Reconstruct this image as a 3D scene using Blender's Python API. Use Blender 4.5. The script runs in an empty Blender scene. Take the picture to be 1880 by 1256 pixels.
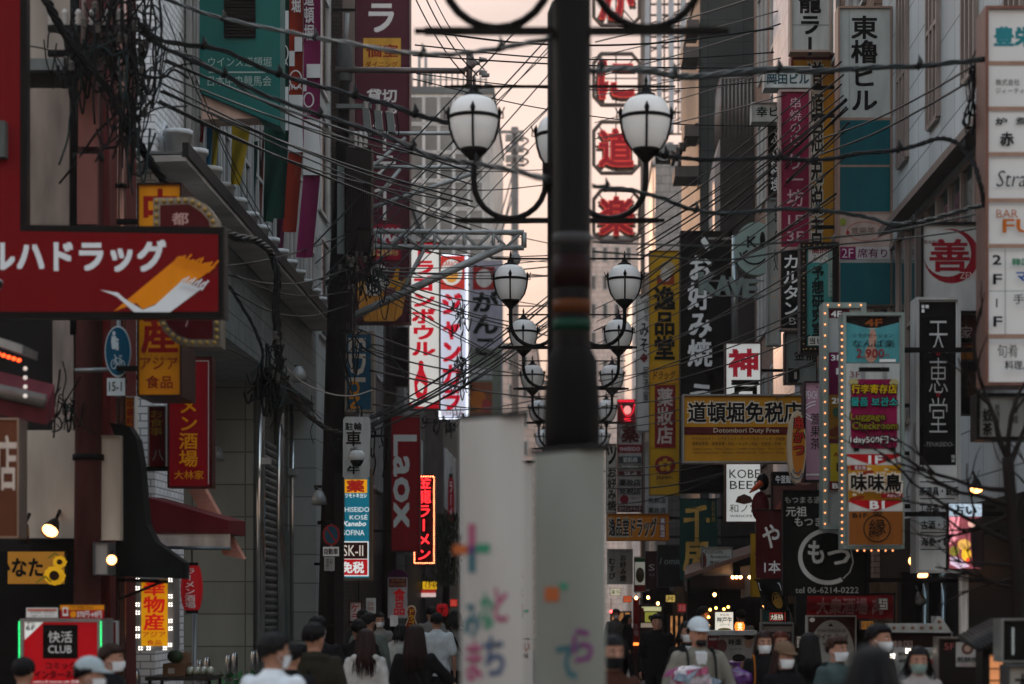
import bpy, math, random
from mathutils import Vector, Matrix
R = math.radians
SC = bpy.context.scene
COL = SC.collection
random.seed(7)
# ---------------------------------------------------------------- camera, sky, sun, exposure
FPX, CX, CY, CH = 4000.0, 1045.0, 1095.0, 1.95      # focal length and vanishing point measured on the 1880 px photograph
cd = bpy.data.cameras.new('camera'); cam = bpy.data.objects.new('camera', cd); COL.objects.link(cam)
cam.location = (0, 0, CH); cam.rotation_euler = (R(90), 0, 0)
cd.sensor_width = 36; cd.lens = FPX / 1880 * 36
cd.shift_x = (940 - CX) / 1880; cd.shift_y = (CY - 628) / 1880
cd.clip_start = 0.1; cd.clip_end = 5000
cd.dof.use_dof = True; cd.dof.focus_distance = 31; cd.dof.aperture_fstop = 1.45
SC.camera = cam
SC.render.engine = 'CYCLES'
SC.cycles.use_denoising = True
SC.cycles.max_bounces = 5; SC.cycles.diffuse_bounces = 3; SC.cycles.glossy_bounces = 2
SC.cycles.transmission_bounces = 4; SC.cycles.transparent_max_bounces = 6
SC.cycles.caustics_reflective = False; SC.cycles.caustics_refractive = False
SC.view_settings.view_transform = 'Standard'; SC.view_settings.look = 'None'
SC.view_settings.exposure = 1.38; SC.view_settings.gamma = 1
SUN_EL, SUN_AZ = 9.0, -9.0                            # low sun down the street, a little to the left
w = bpy.data.worlds.new('World'); SC.world = w; w.use_nodes = True
nt = w.node_tree; bg = nt.nodes['Background']
sky = nt.nodes.new('ShaderNodeTexSky'); sky.sky_type = 'NISHITA'; sky.sun_disc = False
sky.sun_elevation = R(SUN_EL); sky.sun_rotation = R(SUN_AZ); sky.dust_density = 3.5; sky.ozone_density = 1.5; sky.air_density = 1.2
dk = nt.nodes.new('ShaderNodeMix'); dk.data_type = 'RGBA'; dk.blend_type = 'DARKEN'; dk.inputs[0].default_value = 1
tc = nt.nodes.new('ShaderNodeTexCoord'); sx = nt.nodes.new('ShaderNodeSeparateXYZ'); nt.links.new(tc.outputs['Generated'], sx.inputs[0])
mr = nt.nodes.new('ShaderNodeMapRange'); mr.interpolation_type = 'SMOOTHSTEP'      # dim rosy sky near the horizon; overhead, out of view, brightened as added fill
mr.inputs[1].default_value = .30; mr.inputs[2].default_value = .85; mr.inputs[3].default_value = 0; mr.inputs[4].default_value = 1
nt.links.new(sx.outputs[2], mr.inputs[0])
cap = nt.nodes.new('ShaderNodeMix'); cap.data_type = 'RGBA';  cap.inputs[7].default_value = (14.3, 13.9, 12.9, 1)
nt.links.new(mr.outputs[0], cap.inputs[0])
lo = nt.nodes.new('ShaderNodeMix'); lo.data_type = 'RGBA'; lo.inputs[6].default_value = (2.85, 1.92, 1.42, 1); lo.inputs[7].default_value = (2.45, 1.96, 1.78, 1)     # peach low down, rosy grey above
lr = nt.nodes.new('ShaderNodeMapRange'); lr.inputs[1].default_value = .07; lr.inputs[2].default_value = .27; nt.links.new(sx.outputs[2], lr.inputs[0]); nt.links.new(lr.outputs[0], lo.inputs[0]); nt.links.new(lo.outputs[2], cap.inputs[6])
cm = nt.nodes.new('ShaderNodeMapping'); cm.inputs['Scale'].default_value = (3, 3, 14); cl = nt.nodes.new('ShaderNodeTexNoise'); cl.inputs['Scale'].default_value = 1.6; cl.inputs['Detail'].default_value = 4
cr = nt.nodes.new('ShaderNodeMapRange'); cr.inputs[1].default_value = .35; cr.inputs[2].default_value = .65; cr.inputs[3].default_value = .86; cr.inputs[4].default_value = 1.12     # streaks of thin cloud
cx = nt.nodes.new('ShaderNodeMix'); cx.data_type = 'RGBA'; cx.blend_type = 'MULTIPLY'; cx.inputs[0].default_value = 1
nt.links.new(tc.outputs['Generated'], cm.inputs[0]); nt.links.new(cm.outputs[0], cl.inputs[0]); nt.links.new(cl.outputs[0], cr.inputs[0])
nt.links.new(cap.outputs[2], cx.inputs[6]); nt.links.new(cr.outputs[0], cx.inputs[7]); nt.links.new(cx.outputs[2], dk.inputs[7])
hs = nt.nodes.new('ShaderNodeHueSaturation'); hs.inputs['Saturation'].default_value = .55; hs.inputs['Value'].default_value = 2.6; nt.links.new(sky.outputs[0], hs.inputs['Color'])
nt.links.new(hs.outputs[0], dk.inputs[6]); nt.links.new(dk.outputs[2], bg.inputs[0]); bg.inputs[1].default_value = 0.15
sl = bpy.data.lights.new('sun', 'SUN'); sl.energy = 0.6; sl.angle = R(2.5); sl.color = (1, .58, .36)
so = bpy.data.objects.new('sun', sl); COL.objects.link(so)
so.rotation_euler = Vector((-math.sin(R(SUN_AZ)) * math.cos(R(SUN_EL)), -math.cos(R(SUN_AZ)) * math.cos(R(SUN_EL)), -math.sin(R(SUN_EL)))).to_track_quat('-Z', 'Y').to_euler()

def PX(px, Y): return (px - CX) * Y / FPX
def PZ(py, Y): return CH + (CY - py) * Y / FPX

# ---------------------------------------------------------------- materials
def lin(h):
    if not isinstance(h, str): return tuple(h)
    c = [int(h[i:i + 2], 16) / 255 for i in (0, 2, 4)]
    return tuple(x / 12.92 if x <= .04045 else ((x + .055) / 1.055) ** 2.4 for x in c)
_M = {}
def M(col, rough=.55, metal=0., emit=0., var=.28, bump=0., scale=6., streak=.25, kind=None, spec=.06, alpha=1., emcol=None):
    key = (col, rough, metal, emit, var, bump, scale, streak, kind, spec, alpha, emcol)
    if key in _M: return _M[key]
    m = bpy.data.materials.new('m_' + (col if isinstance(col, str) else 'c')); m.use_nodes = True
    n = m.node_tree.nodes; L = m.node_tree.links; b = n['Principled BSDF']
    c = lin(col); b.inputs['Base Color'].default_value = (*c, 1)
    b.inputs['Roughness'].default_value = rough; b.inputs['Metallic'].default_value = metal
    b.inputs['Specular IOR Level'].default_value = spec
    if alpha < 1: b.inputs['Alpha'].default_value = alpha
    geo = n.new('ShaderNodeNewGeometry'); mp = n.new('ShaderNodeMapping'); mp.inputs['Scale'].default_value = (1, 1, streak)
    L.new(geo.outputs['Position'], mp.inputs['Vector'])
    out = None
    if kind in ('brick', 'tile', 'block', 'slat'):
        sx = n.new('ShaderNodeSeparateXYZ'); L.new(geo.outputs['Position'], sx.inputs[0])
        ad = n.new('ShaderNodeMath'); L.new(sx.outputs[0], ad.inputs[0]); L.new(sx.outputs[1], ad.inputs[1])
        cb = n.new('ShaderNodeCombineXYZ'); L.new(ad.outputs[0], cb.inputs[0]); L.new(sx.outputs[2], cb.inputs[1])
        br = n.new('ShaderNodeTexBrick'); L.new(cb.outputs[0], br.inputs['Vector']); br.inputs['Scale'].default_value = 1
        bw, bh, ms = {'brick': (.24, .085, .009), 'tile': (.9, .55, .012), 'block': (.6, .3, .012), 'slat': (30, .12, .02)}[kind]
        br.inputs['Brick Width'].default_value = bw; br.inputs['Row Height'].default_value = bh; br.inputs['Mortar Size'].default_value = ms
        br.offset = 0 if kind in ('tile', 'slat') else .5
        br.inputs['Color1'].default_value = (*c, 1); br.inputs['Color2'].default_value = (*[x * .82 for x in c], 1)
        br.inputs['Mortar'].default_value = (*[x * .4 for x in c], 1)
        out = br.outputs['Color']
        bp = n.new('ShaderNodeBump'); bp.inputs['Strength'].default_value = .5; bp.inputs['Distance'].default_value = .01; bp.invert = True
        L.new(br.outputs['Fac'], bp.inputs['Height']); L.new(bp.outputs[0], b.inputs['Normal'])
    if kind == 'pave':
        br = n.new('ShaderNodeTexBrick'); L.new(geo.outputs['Position'], br.inputs['Vector']); br.inputs['Scale'].default_value = 1
        br.inputs['Brick Width'].default_value = .6; br.inputs['Row Height'].default_value = .3; br.inputs['Mortar Size'].default_value = .012
        br.inputs['Color1'].default_value = (*c, 1); br.inputs['Color2'].default_value = (*[x * .7 for x in c], 1); br.inputs['Mortar'].default_value = (*[x * .45 for x in c], 1)
        out = br.outputs['Color']
    if var > 0:
        no = n.new('ShaderNodeTexNoise'); no.inputs['Scale'].default_value = scale; no.inputs['Detail'].default_value = 5
        L.new(mp.outputs[0], no.inputs['Vector'])
        mr = n.new('ShaderNodeMapRange'); mr.inputs[1].default_value = .3; mr.inputs[2].default_value = .72; mr.inputs[3].default_value = 1 - var; mr.inputs[4].default_value = 1 + var * .35
        L.new(no.outputs[0], mr.inputs[0])
        mx = n.new('ShaderNodeMix'); mx.data_type = 'RGBA'; mx.blend_type = 'MULTIPLY'; mx.inputs[0].default_value = 1
        if out is not None: L.new(out, mx.inputs[6])
        else: mx.inputs[6].default_value = (*c, 1)
        L.new(mr.outputs[0], mx.inputs[7]); L.new(mx.outputs[2], b.inputs['Base Color'])
        if emit: L.new(mx.outputs[2], b.inputs['Emission Color'])
        if bump and kind is None:
            bp = n.new('ShaderNodeBump'); bp.inputs['Strength'].default_value = bump; bp.inputs['Distance'].default_value = .02
            L.new(no.outputs[0], bp.inputs['Height']); L.new(bp.outputs[0], b.inputs['Normal'])
    elif out is not None: L.new(out, b.inputs['Base Color'])
    if emit:
        if emcol: 
            for l in list(b.inputs['Emission Color'].links): L.remove(l)
            b.inputs['Emission Color'].default_value = (*lin(emcol), 1)
        elif var <= 0: b.inputs['Emission Color'].default_value = (*c, 1)
        b.inputs['Emission Strength'].default_value = emit
    _M[key] = m
    return m
def TRANS(col, k=.5):
    m = M(col, rough=.3, var=.06, spec=.5); m = m.copy(); n = m.node_tree.nodes; L = m.node_tree.links
    t = n.new('ShaderNodeBsdfTranslucent'); t.inputs[0].default_value = (*lin(col), 1); x = n.new('ShaderNodeMixShader'); x.inputs[0].default_value = k
    L.new(n['Principled BSDF'].outputs[0], x.inputs[1]); L.new(t.outputs[0], x.inputs[2]); L.new(x.outputs[0], n['Material Output'].inputs[0]); return m
def LIT(col, e=.35): return M(col, rough=.35, emit=e, var=.12, scale=2.)     # a backlit sign face
def GLOW(col, e=6.): return M(col, emit=e, var=0)
def PNT(col): return M(col, rough=.45, var=.3)

# ---------------------------------------------------------------- geometry
ORG = {}
class MB:
    def __init__(s): s.v = []; s.f = []; s.m = []; s.sm = []; s.mats = []
    def mi(s, m):
        for i, q in enumerate(s.mats):
            if q == m: return i
        s.mats.append(m); return len(s.mats) - 1
    def add(s, vs, fs, m, smooth=False):
        o = len(s.v); k = s.mi(m); s.v += [tuple(p) for p in vs]
        for f in fs: s.f.append([i + o for i in f]); s.m.append(k); s.sm.append(smooth)
    def box(s, x0, x1, y0, y1, z0, z1, m):
        if x0 > x1: x0, x1 = x1, x0
        if y0 > y1: y0, y1 = y1, y0
        if z0 > z1: z0, z1 = z1, z0
        s.add([(x0, y0, z0), (x1, y0, z0), (x1, y1, z0), (x0, y1, z0), (x0, y0, z1), (x1, y0, z1), (x1, y1, z1), (x0, y1, z1)],
              [(0, 3, 2, 1), (4, 5, 6, 7), (0, 1, 5, 4), (1, 2, 6, 5), (2, 3, 7, 6), (3, 0, 4, 7)], m)
    def prism(s, pts, y0, y1, m):                       # outline in XZ pushed along Y
        a = sum(pts[i][0] * pts[(i + 1) % len(pts)][1] - pts[(i + 1) % len(pts)][0] * pts[i][1] for i in range(len(pts)))
        if a < 0: pts = pts[::-1]
        n = len(pts)
        vs = [(x, y0, z) for x, z in pts] + [(x, y1, z) for x, z in pts]
        s.add(vs, [tuple(range(n)), tuple(range(2 * n - 1, n - 1, -1))] + [((i + 1) % n, i, i + n, (i + 1) % n + n) for i in range(n)], m)
    def flat(s, pts, y, m):
        a = sum(pts[i][0] * pts[(i + 1) % len(pts)][1] - pts[(i + 1) % len(pts)][0] * pts[i][1] for i in range(len(pts)))
        if a < 0: pts = pts[::-1]
        s.add([(x, y, z) for x, z in pts], [tuple(range(len(pts)))], m)
    def quad(s, a, b, c, d, m): s.add([a, b, c, d], [(0, 1, 2, 3)], m)
    def hexa(s, p, m):                                  # eight corners: bottom ring then top ring
        s.add(p, [(0, 3, 2, 1), (4, 5, 6, 7), (0, 1, 5, 4), (1, 2, 6, 5), (2, 3, 7, 6), (3, 0, 4, 7)], m)
    def tube(s, pts, r, m, n=6, caps=True, sx=1.):
        pts = [Vector(p) for p in pts]; rs = r if isinstance(r, (list, tuple)) else [r] * len(pts)
        vs = []; fs = []; up = None
        for i, p in enumerate(pts):
            t = (pts[min(i + 1, len(pts) - 1)] - pts[max(i - 1, 0)])
            t = t.normalized() if t.length > 1e-9 else Vector((0, 0, 1))
            if up is None: up = Vector((0, 0, 1)) if abs(t.z) < .9 else Vector((0, 1, 0))
            a = t.cross(up)
            if a.length < 1e-4: a = t.cross(Vector((1, 0, 0)))
            a.normalize(); b = a.cross(t).normalized(); up = b
            for k in range(n):
                q = 2 * math.pi * k / n
                vs.append(p + (a * math.cos(q) * sx + b * math.sin(q)) * rs[i])
        for i in range(len(pts) - 1):
            for k in range(n):
                fs.append((i * n + k, i * n + (k + 1) % n, (i + 1) * n + (k + 1) % n, (i + 1) * n + k))
        if caps: fs += [tuple(range(n - 1, -1, -1)), tuple(range((len(pts) - 1) * n, len(pts) * n))]
        s.add(vs, fs, m, True)
    def lathe(s, prof, c, m, n=16, smooth=True):        # (radius, z) profile round a vertical axis
        vs = []; fs = []
        for r, z in prof:
            for k in range(n):
                q = 2 * math.pi * k / n; vs.append((c[0] + r * math.cos(q), c[1] + r * math.sin(q), c[2] + z))
        for i in range(len(prof) - 1):
            for k in range(n): fs.append((i * n + k, i * n + (k + 1) % n, (i + 1) * n + (k + 1) % n, (i + 1) * n + k))
        s.add(vs, fs, m, smooth)
    def ell(s, c, r, m, n=10, k=7):
        vs = []; fs = []
        for i in range(k + 1):
            t = math.pi * i / k
            for j in range(n):
                q = 2 * math.pi * j / n
                vs.append((c[0] + r[0] * math.sin(t) * math.cos(q), c[1] + r[1] * math.sin(t) * math.sin(q), c[2] - r[2] * math.cos(t)))
        for i in range(k):
            for j in range(n): fs.append((i * n + j, i * n + (j + 1) % n, (i + 1) * n + (j + 1) % n, (i + 1) * n + j))
        s.add(vs, fs, m, True)
    def disc(s, cx, cz, rx, rz, y, m, n=28):
        s.flat([(cx + rx * math.cos(2 * math.pi * i / n), cz + rz * math.sin(2 * math.pi * i / n)) for i in range(n)], y, m)
    def ring(s, cx, cz, rx, rz, wd, y, m, a0=0., a1=360., n=36):
        for i in range(n):
            a, b = R(a0 + (a1 - a0) * i / n), R(a0 + (a1 - a0) * (i + 1) / n)
            wa = wd if not callable(wd) else wd(i / n); wb = wd if not callable(wd) else wd((i + 1) / n)
            p = [(cx + (rx - wa) * math.cos(a), cz + (rz - wa) * math.sin(a)), (cx + rx * math.cos(a), cz + rz * math.sin(a)),
                 (cx + rx * math.cos(b), cz + rz * math.sin(b)), (cx + (rx - wb) * math.cos(b), cz + (rz - wb) * math.sin(b))]
            s.flat(p, y, m)
    def build(s, name, parent=None):
        if not s.v: return None
        o = ORG.get(parent.name, Vector((0, 0, 0))) if parent else Vector((0, 0, 0))
        me = bpy.data.meshes.new(name)
        me.from_pydata([(x - o.x, y - o.y, z - o.z) for x, y, z in s.v], [], s.f)
        for m in s.mats: me.materials.append(m)
        me.polygons.foreach_set('material_index', s.m); me.polygons.foreach_set('use_smooth', s.sm); me.update()
        ob = bpy.data.objects.new(name, me); COL.objects.link(ob)
        if parent: ob.parent = parent; ORG[ob.name] = o
        return ob
_seen = {}
def tag(o, label, cat, group=None, kind=None):
    o['label'] = label; o['category'] = cat
    if group: o['group'] = group
    if kind: o['kind'] = kind
    return o
def thing(name, label, cat, loc, group=None, yaw=0.):
    o = bpy.data.objects.new(name, None); COL.objects.link(o); o.empty_display_size = .2
    o.location = loc; ORG[o.name] = Vector(loc); o.rotation_euler = (0, 0, R(yaw))
    return tag(o, label, cat, group)
def struct(name, mb):
    o = mb.build(name); o['kind'] = 'structure'; return o
def copy_tree(o, parent=None):
    c = o.copy(); COL.objects.link(c)
    if parent: c.parent = parent
    for ch in list(o.children): copy_tree(ch, c)
    return c

# ---------------------------------------------------------------- lettering
_G = {}
def glyph(sx, bold):
    k = (sx, bold)
    if k not in _G:
        c = bpy.data.curves.new('lettering', 'FONT'); c.body = sx; c.size = 1; c.offset = bold; c.resolution_u = 2
        o = bpy.data.objects.new('lettering', c); COL.objects.link(o)
        dg = bpy.context.evaluated_depsgraph_get()
        me = bpy.data.meshes.new_from_object(o.evaluated_get(dg))
        _G[k] = ([(v.co.x, v.co.y) for v in me.vertices], [tuple(p.vertices) for p in me.polygons])
        bpy.data.objects.remove(o); bpy.data.curves.remove(c); bpy.data.meshes.remove(me)
    return _G[k]
def put(mb, g, f, y, m, bold=0.):                        # glyph points through f -> (x, z); bold strokes are laid as shifted copies
    vs, fs = g
    if not vs: return
    e = bold * .8
    for n_, (dx, dz) in enumerate(((0, 0),) if bold <= 0 else ((-e, -e), (e, -e), (-e, e), (e, e), (0, 0))):
        P = [f(a + dx, b + dz) for a, b in vs]; out = []
        for q in fs:
            ar = 0
            for i in range(len(q)):
                a, b = P[q[i]], P[q[(i + 1) % len(q)]]; ar += a[0] * b[1] - b[0] * a[1]
            out.append(q if ar > 0 else tuple(reversed(q)))
        mb.add([(a, y - .0002 * n_, b) for a, b in P], out, m)
def text_fit(mb, sx, x0, z0, x1, z1, y, m, bold=.0, rot=0, shear=0.):
    g = glyph(sx, min(bold, 0.))
    if not g[0]: return
    pts = [(a + shear * b, b) for a, b in g[0]]
    if rot == 90: pts = [(b, -a) for a, b in pts]       # reads downwards
    xa, xb = min(p[0] for p in pts), max(p[0] for p in pts); za, zb = min(p[1] for p in pts), max(p[1] for p in pts)
    kx = (x1 - x0) / max(xb - xa, 1e-6); kz = (z1 - z0) / max(zb - za, .25 if len(set(sx)) == 1 and sx[0] in 'ー一-' else 1e-6)
    put(mb, (pts, g[1]), lambda a, b: (x0 + (a - xa) * kx, z0 + (b - za) * kz), y, m, bold)
def text_col(mb, sx, x0, z0, x1, z1, y, m, bold=.0):    # one column, top to bottom
    n = len(sx); h = (z1 - z0) / n
    for i, ch in enumerate(sx):
        if ch == ' ': continue
        g = glyph(ch, min(bold, 0.)); cz = z1 - h * (i + .5); cx = (x0 + x1) / 2; kx = x1 - x0
        if ch in 'ー〜-': put(mb, g, lambda a, b: (cx + (b - .38) * kx, cz - (a - .5) * h), y, m, bold)
        else:
            mxx = .5 if ord(ch) > 0x2000 else .32
            put(mb, g, lambda a, b: (cx + (a - mxx) * kx, cz + (b - .38) * h), y, m, bold)

# ---------------------------------------------------------------- signs, given by their rectangle on the photograph and their distance
DARKM = M('0d0d0c', .5, var=.3); STEEL = M('7c8080', .4, .6); GREY = M('8a8d8b', .5)
def items_on(mb, items, Y, y):
    lv = 0
    for it in items:
        lv += 1; yy = y - .003 * lv; k = it[0]
        if k == 'r': _, a, b, c, d, m = it; mb.flat([(PX(a, Y), PZ(d, Y)), (PX(c, Y), PZ(d, Y)), (PX(c, Y), PZ(b, Y)), (PX(a, Y), PZ(b, Y))], yy, m)
        elif k == 'p': mb.flat([(PX(a, Y), PZ(b, Y)) for a, b in it[1]], yy, it[2])
        elif k == 'c': _, a, b, rx, ry, m = it; mb.disc(PX(a, Y), PZ(b, Y), rx * Y / FPX, ry * Y / FPX, yy, m)
        elif k == 'o': _, a, b, rx, ry, wd, m = it[:7]; mb.ring(PX(a, Y), PZ(b, Y), rx * Y / FPX, ry * Y / FPX, wd * Y / FPX, yy, m, *(it[7:9] if len(it) > 7 else ()))
        elif k in 'tsd':
            _, s_, a, b, c, d, m = it[:7]; bo = it[7] if len(it) > 7 else .0
            text_fit(mb, s_, PX(a, Y), PZ(d, Y), PX(c, Y), PZ(b, Y), yy, m, bo, 90 if k == 'd' else 0, .22 if k == 's' else 0)
        elif k == 'v':
            _, s_, a, b, c, d, m = it[:7]; bo = it[7] if len(it) > 7 else .0
            text_col(mb, s_, PX(a, Y), PZ(d, Y), PX(c, Y), PZ(b, Y), yy, m, bo)
        elif k == 'l':
            _, pts, wd, m = it; hw = wd * Y / FPX / 2; q = [Vector((PX(a, Y), PZ(b, Y))) for a, b in pts]
            for i in range(len(q) - 1):
                t = (q[i + 1] - q[i]).normalized(); nn = Vector((-t.y, t.x)) * hw; e = t * hw * .6
                mb.flat([tuple(q[i] + nn - e), tuple(q[i + 1] + nn + e), tuple(q[i + 1] - nn + e), tuple(q[i] - nn - e)], yy - .0002 * (i % 9), m)
def sign(name, label, rect, Y, panel, items=(), frame=None, depth=.22, side=None, cat='sign', wall=None, bulbs=None, group=None, yaw=0., bpx=None):
    x0, y0, x1, y1 = rect; X0, X1, Z0, Z1 = PX(x0, Y), PX(x1, Y), PZ(y1, Y), PZ(y0, Y)
    t = thing(name, label, cat, ((X0 + X1) / 2, Y, Z0), group, yaw)
    fw = (frame[1] if frame else 0) * Y / FPX; fm = frame[0] if frame else None
    b = MB(); b.box(X0 + fw * .3, X1 - fw * .3, Y + .012, Y + depth, Z0 + fw * .3, Z1 - fw * .3, side or fm or DARKM); b.build('sign_box', t)
    p = MB(); p.flat([(X0 + fw * .9, Z0 + fw * .9), (X1 - fw * .9, Z0 + fw * .9), (X1 - fw * .9, Z1 - fw * .9), (X0 + fw * .9, Z1 - fw * .9)], Y + .006, panel)
    items_on(p, items, Y, Y + .006); p.build('panel', t)
    if frame:
        f = MB(); ya, yb = Y - .03, Y + depth + .006
        f.box(X0, X0 + fw, ya, yb, Z0, Z1, fm); f.box(X1 - fw, X1, ya, yb, Z0, Z1, fm)
        f.box(X0 + fw, X1 - fw, ya, yb, Z1 - fw, Z1, fm); f.box(X0 + fw, X1 - fw, ya, yb, Z0, Z0 + fw, fm); f.build('sign_frame', t)
    if wall is not None:
        xe = X0 if wall < X0 else X1; r = .025
        for u in (.15, .85):
            k = MB(); z = Z0 + (Z1 - Z0) * u; k.box(min(wall, xe), max(wall, xe), Y + depth * .5 - r, Y + depth * .5 + r, z - r, z + r, DARKM); k.build('bracket', t)
    if bulbs:                                           # (material, pixel positions, radius in m)
        bm, pos, br = bulbs; first = None
        for (a, c) in pos:
            q = MB(); q.ell((PX(a, Y), Y - .035, PZ(c, Y)), (br, br, br), bm, 8, 5); q.build('bulb', t)
    return t
def along(pts, n):                                      # n points spread along a polyline
    d = [0]
    for i in range(len(pts) - 1): d.append(d[-1] + math.dist(pts[i], pts[i + 1]))
    out = []
    for k in range(n):
        s_ = d[-1] * k / max(n - 1, 1); i = 0
        while i < len(d) - 2 and d[i + 1] < s_: i += 1
        u = (s_ - d[i]) / max(d[i + 1] - d[i], 1e-9); out.append((pts[i][0] + (pts[i + 1][0] - pts[i][0]) * u, pts[i][1] + (pts[i + 1][1] - pts[i][1]) * u))
    return out
def spline(pts, seg=6):
    P = [Vector(p) for p in pts]; P = [P[0] * 2 - P[1]] + P + [P[-1] * 2 - P[-2]]; out = []
    for i in range(1, len(P) - 2):
        for k in range(seg):
            t = k / seg; a, b, c, d = P[i - 1], P[i], P[i + 1], P[i + 2]
            out.append(.5 * ((2 * b) + (c - a) * t + (2 * a - 5 * b + 4 * c - d) * t * t + (3 * b - a - 3 * c + d) * t ** 3))
    out.append(P[-2]); return out
# ================================================================ the setting
g = MB(); g.quad((-400, -60, 0), (400, -60, 0), (400, 1500, 0), (-400, 1500, 0), M('4a4a49', .8, kind=None, var=.4, scale=1.)); struct('ground', g)
g = MB(); g.quad((-5.6, -5, .004), (5.2, -5, .004), (5.2, 140, .004), (-5.6, 140, .004), M('7d7a74', .6, kind='pave', var=.35, scale=.7, streak=1)); struct('pavement', g)

WALLD = M('201e1d', .7, var=.4, scale=1.5); BEIGE = M('a39a90', .7, var=.35, scale=2.); STONE = M('767a72', .55, kind='tile', var=.25, scale=1.5)
WBRICK = M('f0f2f2', .6, kind='brick', var=.15, scale=2.); BRICK = M('8a6f62', .75, kind='brick', var=.3); CONC = M('6f7270', .75, var=.35, scale=1.2)
PANELG = M('bcc4c0', .5, kind='tile', var=.2, scale=1.); GLASS = M('3a4446', .08, var=.3, scale=.8, spec=.8); GLASSP = M('8f9694', .12, var=.4, scale=.6)
DRED = M('5a1d1d', .4, var=.35); BROWNP = M('7a4f49', .4, var=.25); METALW = M('b8bcbb', .35, .3)
def building(name, label, x0, x1, y0, y1, z1, m, z0=0., roof=True, group=None):
    t = thing(name, label, 'building', ((x0 + x1) / 2, (y0 + y1) / 2, 0), group)
    b = MB(); b.box(x0, x1, y0, y1, z0, z1, m); b.build('wall', t)
    if roof:
        r = MB(); r.box(x0 - .05, x1 + .05, y0 - .05, y1 + .05, z1, z1 + .25, CONC); r.build('roof', t)
    return t
def window_front(t, x0, x1, z0, z1, y, fm=METALW, gm=GLASS, nx=2, nz=1, d=.05):
    b = MB(); b.box(x0, x1, y - .02, y + .01, z0, z1, gm); w_ = .05
    for i in range(nx + 1): x = x0 + (x1 - x0) * i / nx; b.box(x - w_ / 2, x + w_ / 2, y - d, y + .01, z0, z1, fm)
    for i in range(nz + 1): z = z0 + (z1 - z0) * i / nz; b.box(x0 + w_ / 2, x1 - w_ / 2, y - d + .005, y + .008, z - w_ / 2, z + w_ / 2, fm)
    b.build('window', t)
def window_side(t, y0, y1, z0, z1, x, sgn, fm=METALW, gm=GLASS, ny=2, nz=1, d=.06):       # on a street face; sgn = the way out of the wall
    b = MB(); b.box(x - sgn * .01, x + sgn * .02, y0, y1, z0, z1, gm); w_ = .06
    for i in range(ny + 1): y = y0 + (y1 - y0) * i / ny; b.box(x - sgn * .01, x + sgn * d, y - w_ / 2, y + w_ / 2, z0, z1, fm)
    for i in range(nz + 1): z = z0 + (z1 - z0) * i / nz; b.box(x - sgn * .008, x + sgn * (d - .005), y0 + w_ / 2, y1 - w_ / 2, z - w_ / 2, z + w_ / 2, fm)
    b.build('window', t)

# ---- left row
t = building('corner_building', 'dark building with beige panels behind the red drugstore sign', -9, -4.75, 22, 23.7, 9, WALLD)
b = MB(); b.box(PX(52, 22), PX(162, 22), 21.9, 21.998, PZ(112, 22), 8.9, BEIGE); b.box(PX(52, 22), PX(162, 22), 21.85, 21.998, PZ(135, 22), PZ(114, 22), M('6d7270', .5)); b.build('cladding', t)
b = MB(); b.box(PX(55, 22), PX(130, 22), 21.93, 21.998, PZ(420, 22), PZ(165, 22), M('8b7e74', .8, var=.6, scale=3)); b.build('stained_board', t)
b = MB(); b.box(PX(100, 22), PX(138, 22), 21.92, 21.998, PZ(800, 22), PZ(590, 22), M('8b8078', .8, var=.5)); b.build('render_patch', t)
b = MB()
for x in (-4.74, -4.66): b.tube([(x, 21.93, 0), (x, 21.93, 9)], .07 if x < -4.7 else .045, DRED, 10)
b.build('downpipe', t)
b = MB(); b.box(-4.748, -4.70, 22.3, 23.65, 0, 8.95, DRED); b.build('red_cladding', t)
b = MB(); b.box(PX(35, 21.6), PX(172, 21.6), 21.6, 21.88, PZ(988, 21.6), PZ(790, 21.6), M('b5aa9c', .8, var=.35, scale=3.)); b.build('shop_fascia', t)
b = MB(); b.box(-7.2, -4.8, 21.96, 21.999, .02, 2.4, M('0d0c0c', .6)); b.build('shop_opening', t)

t = building('brick_building', 'narrow white brick building with two arched windows', -9, -4.83, 25.4, 27.3, 10.4, WBRICK)
for k, (a, b_, yt, yb) in enumerate(((294, 308, 222, 328), (316, 331, 243, 340))):
    Ya, Yb = 4.83 * FPX / (CX - a), 4.83 * FPX / (CX - b_); zt, zb = PZ(yt, Ya), PZ(yb, Ya); n = 8; rr = (Yb - Ya) / 2
    pts = [(Ya, zb), (Yb, zb)] + [((Ya + Yb) / 2 + rr * math.cos(math.pi * i / n), zt - .9 * rr + .9 * rr * math.sin(math.pi * i / n)) for i in range(n + 1)]
    q = MB(); q.add([(-4.825, y, z) for y, z in pts], [tuple(range(len(pts)))[::-1]], M('23282a', .2))
    q.tube([(-4.81, y, z) for y, z in pts] + [(-4.81, *pts[0])], .03, M('c4c7c8', .6), 5); q.build('arched_window', t)
t = building('betting_hall', 'grey building with a long steel canopy, flags and pots over the pavement', -9, -4.83, 27.4, 41.5, 13.6, M('7d8583', .5, kind='block', var=.3), z0=5.6)
for i in range(4): window_side(t, 27.5 + i * .25, 27.72 + i * .25, 7.5, 14, -4.83, 1, fm=METALW, gm=M('c8b5ae', .1, var=.5, scale=2.), ny=1, nz=6)
for i in range(9):
    for j in range(3): window_side(t, 28.8 + i * 1.38, 29.9 + i * 1.38, 7.4 + j * 2.6, 9.4 + j * 2.6, -4.83, 1, ny=2, nz=2)
c = MB()
SOFF = M('c4beb6', .5, .0, var=.4, scale=1.2, streak=1)
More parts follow.
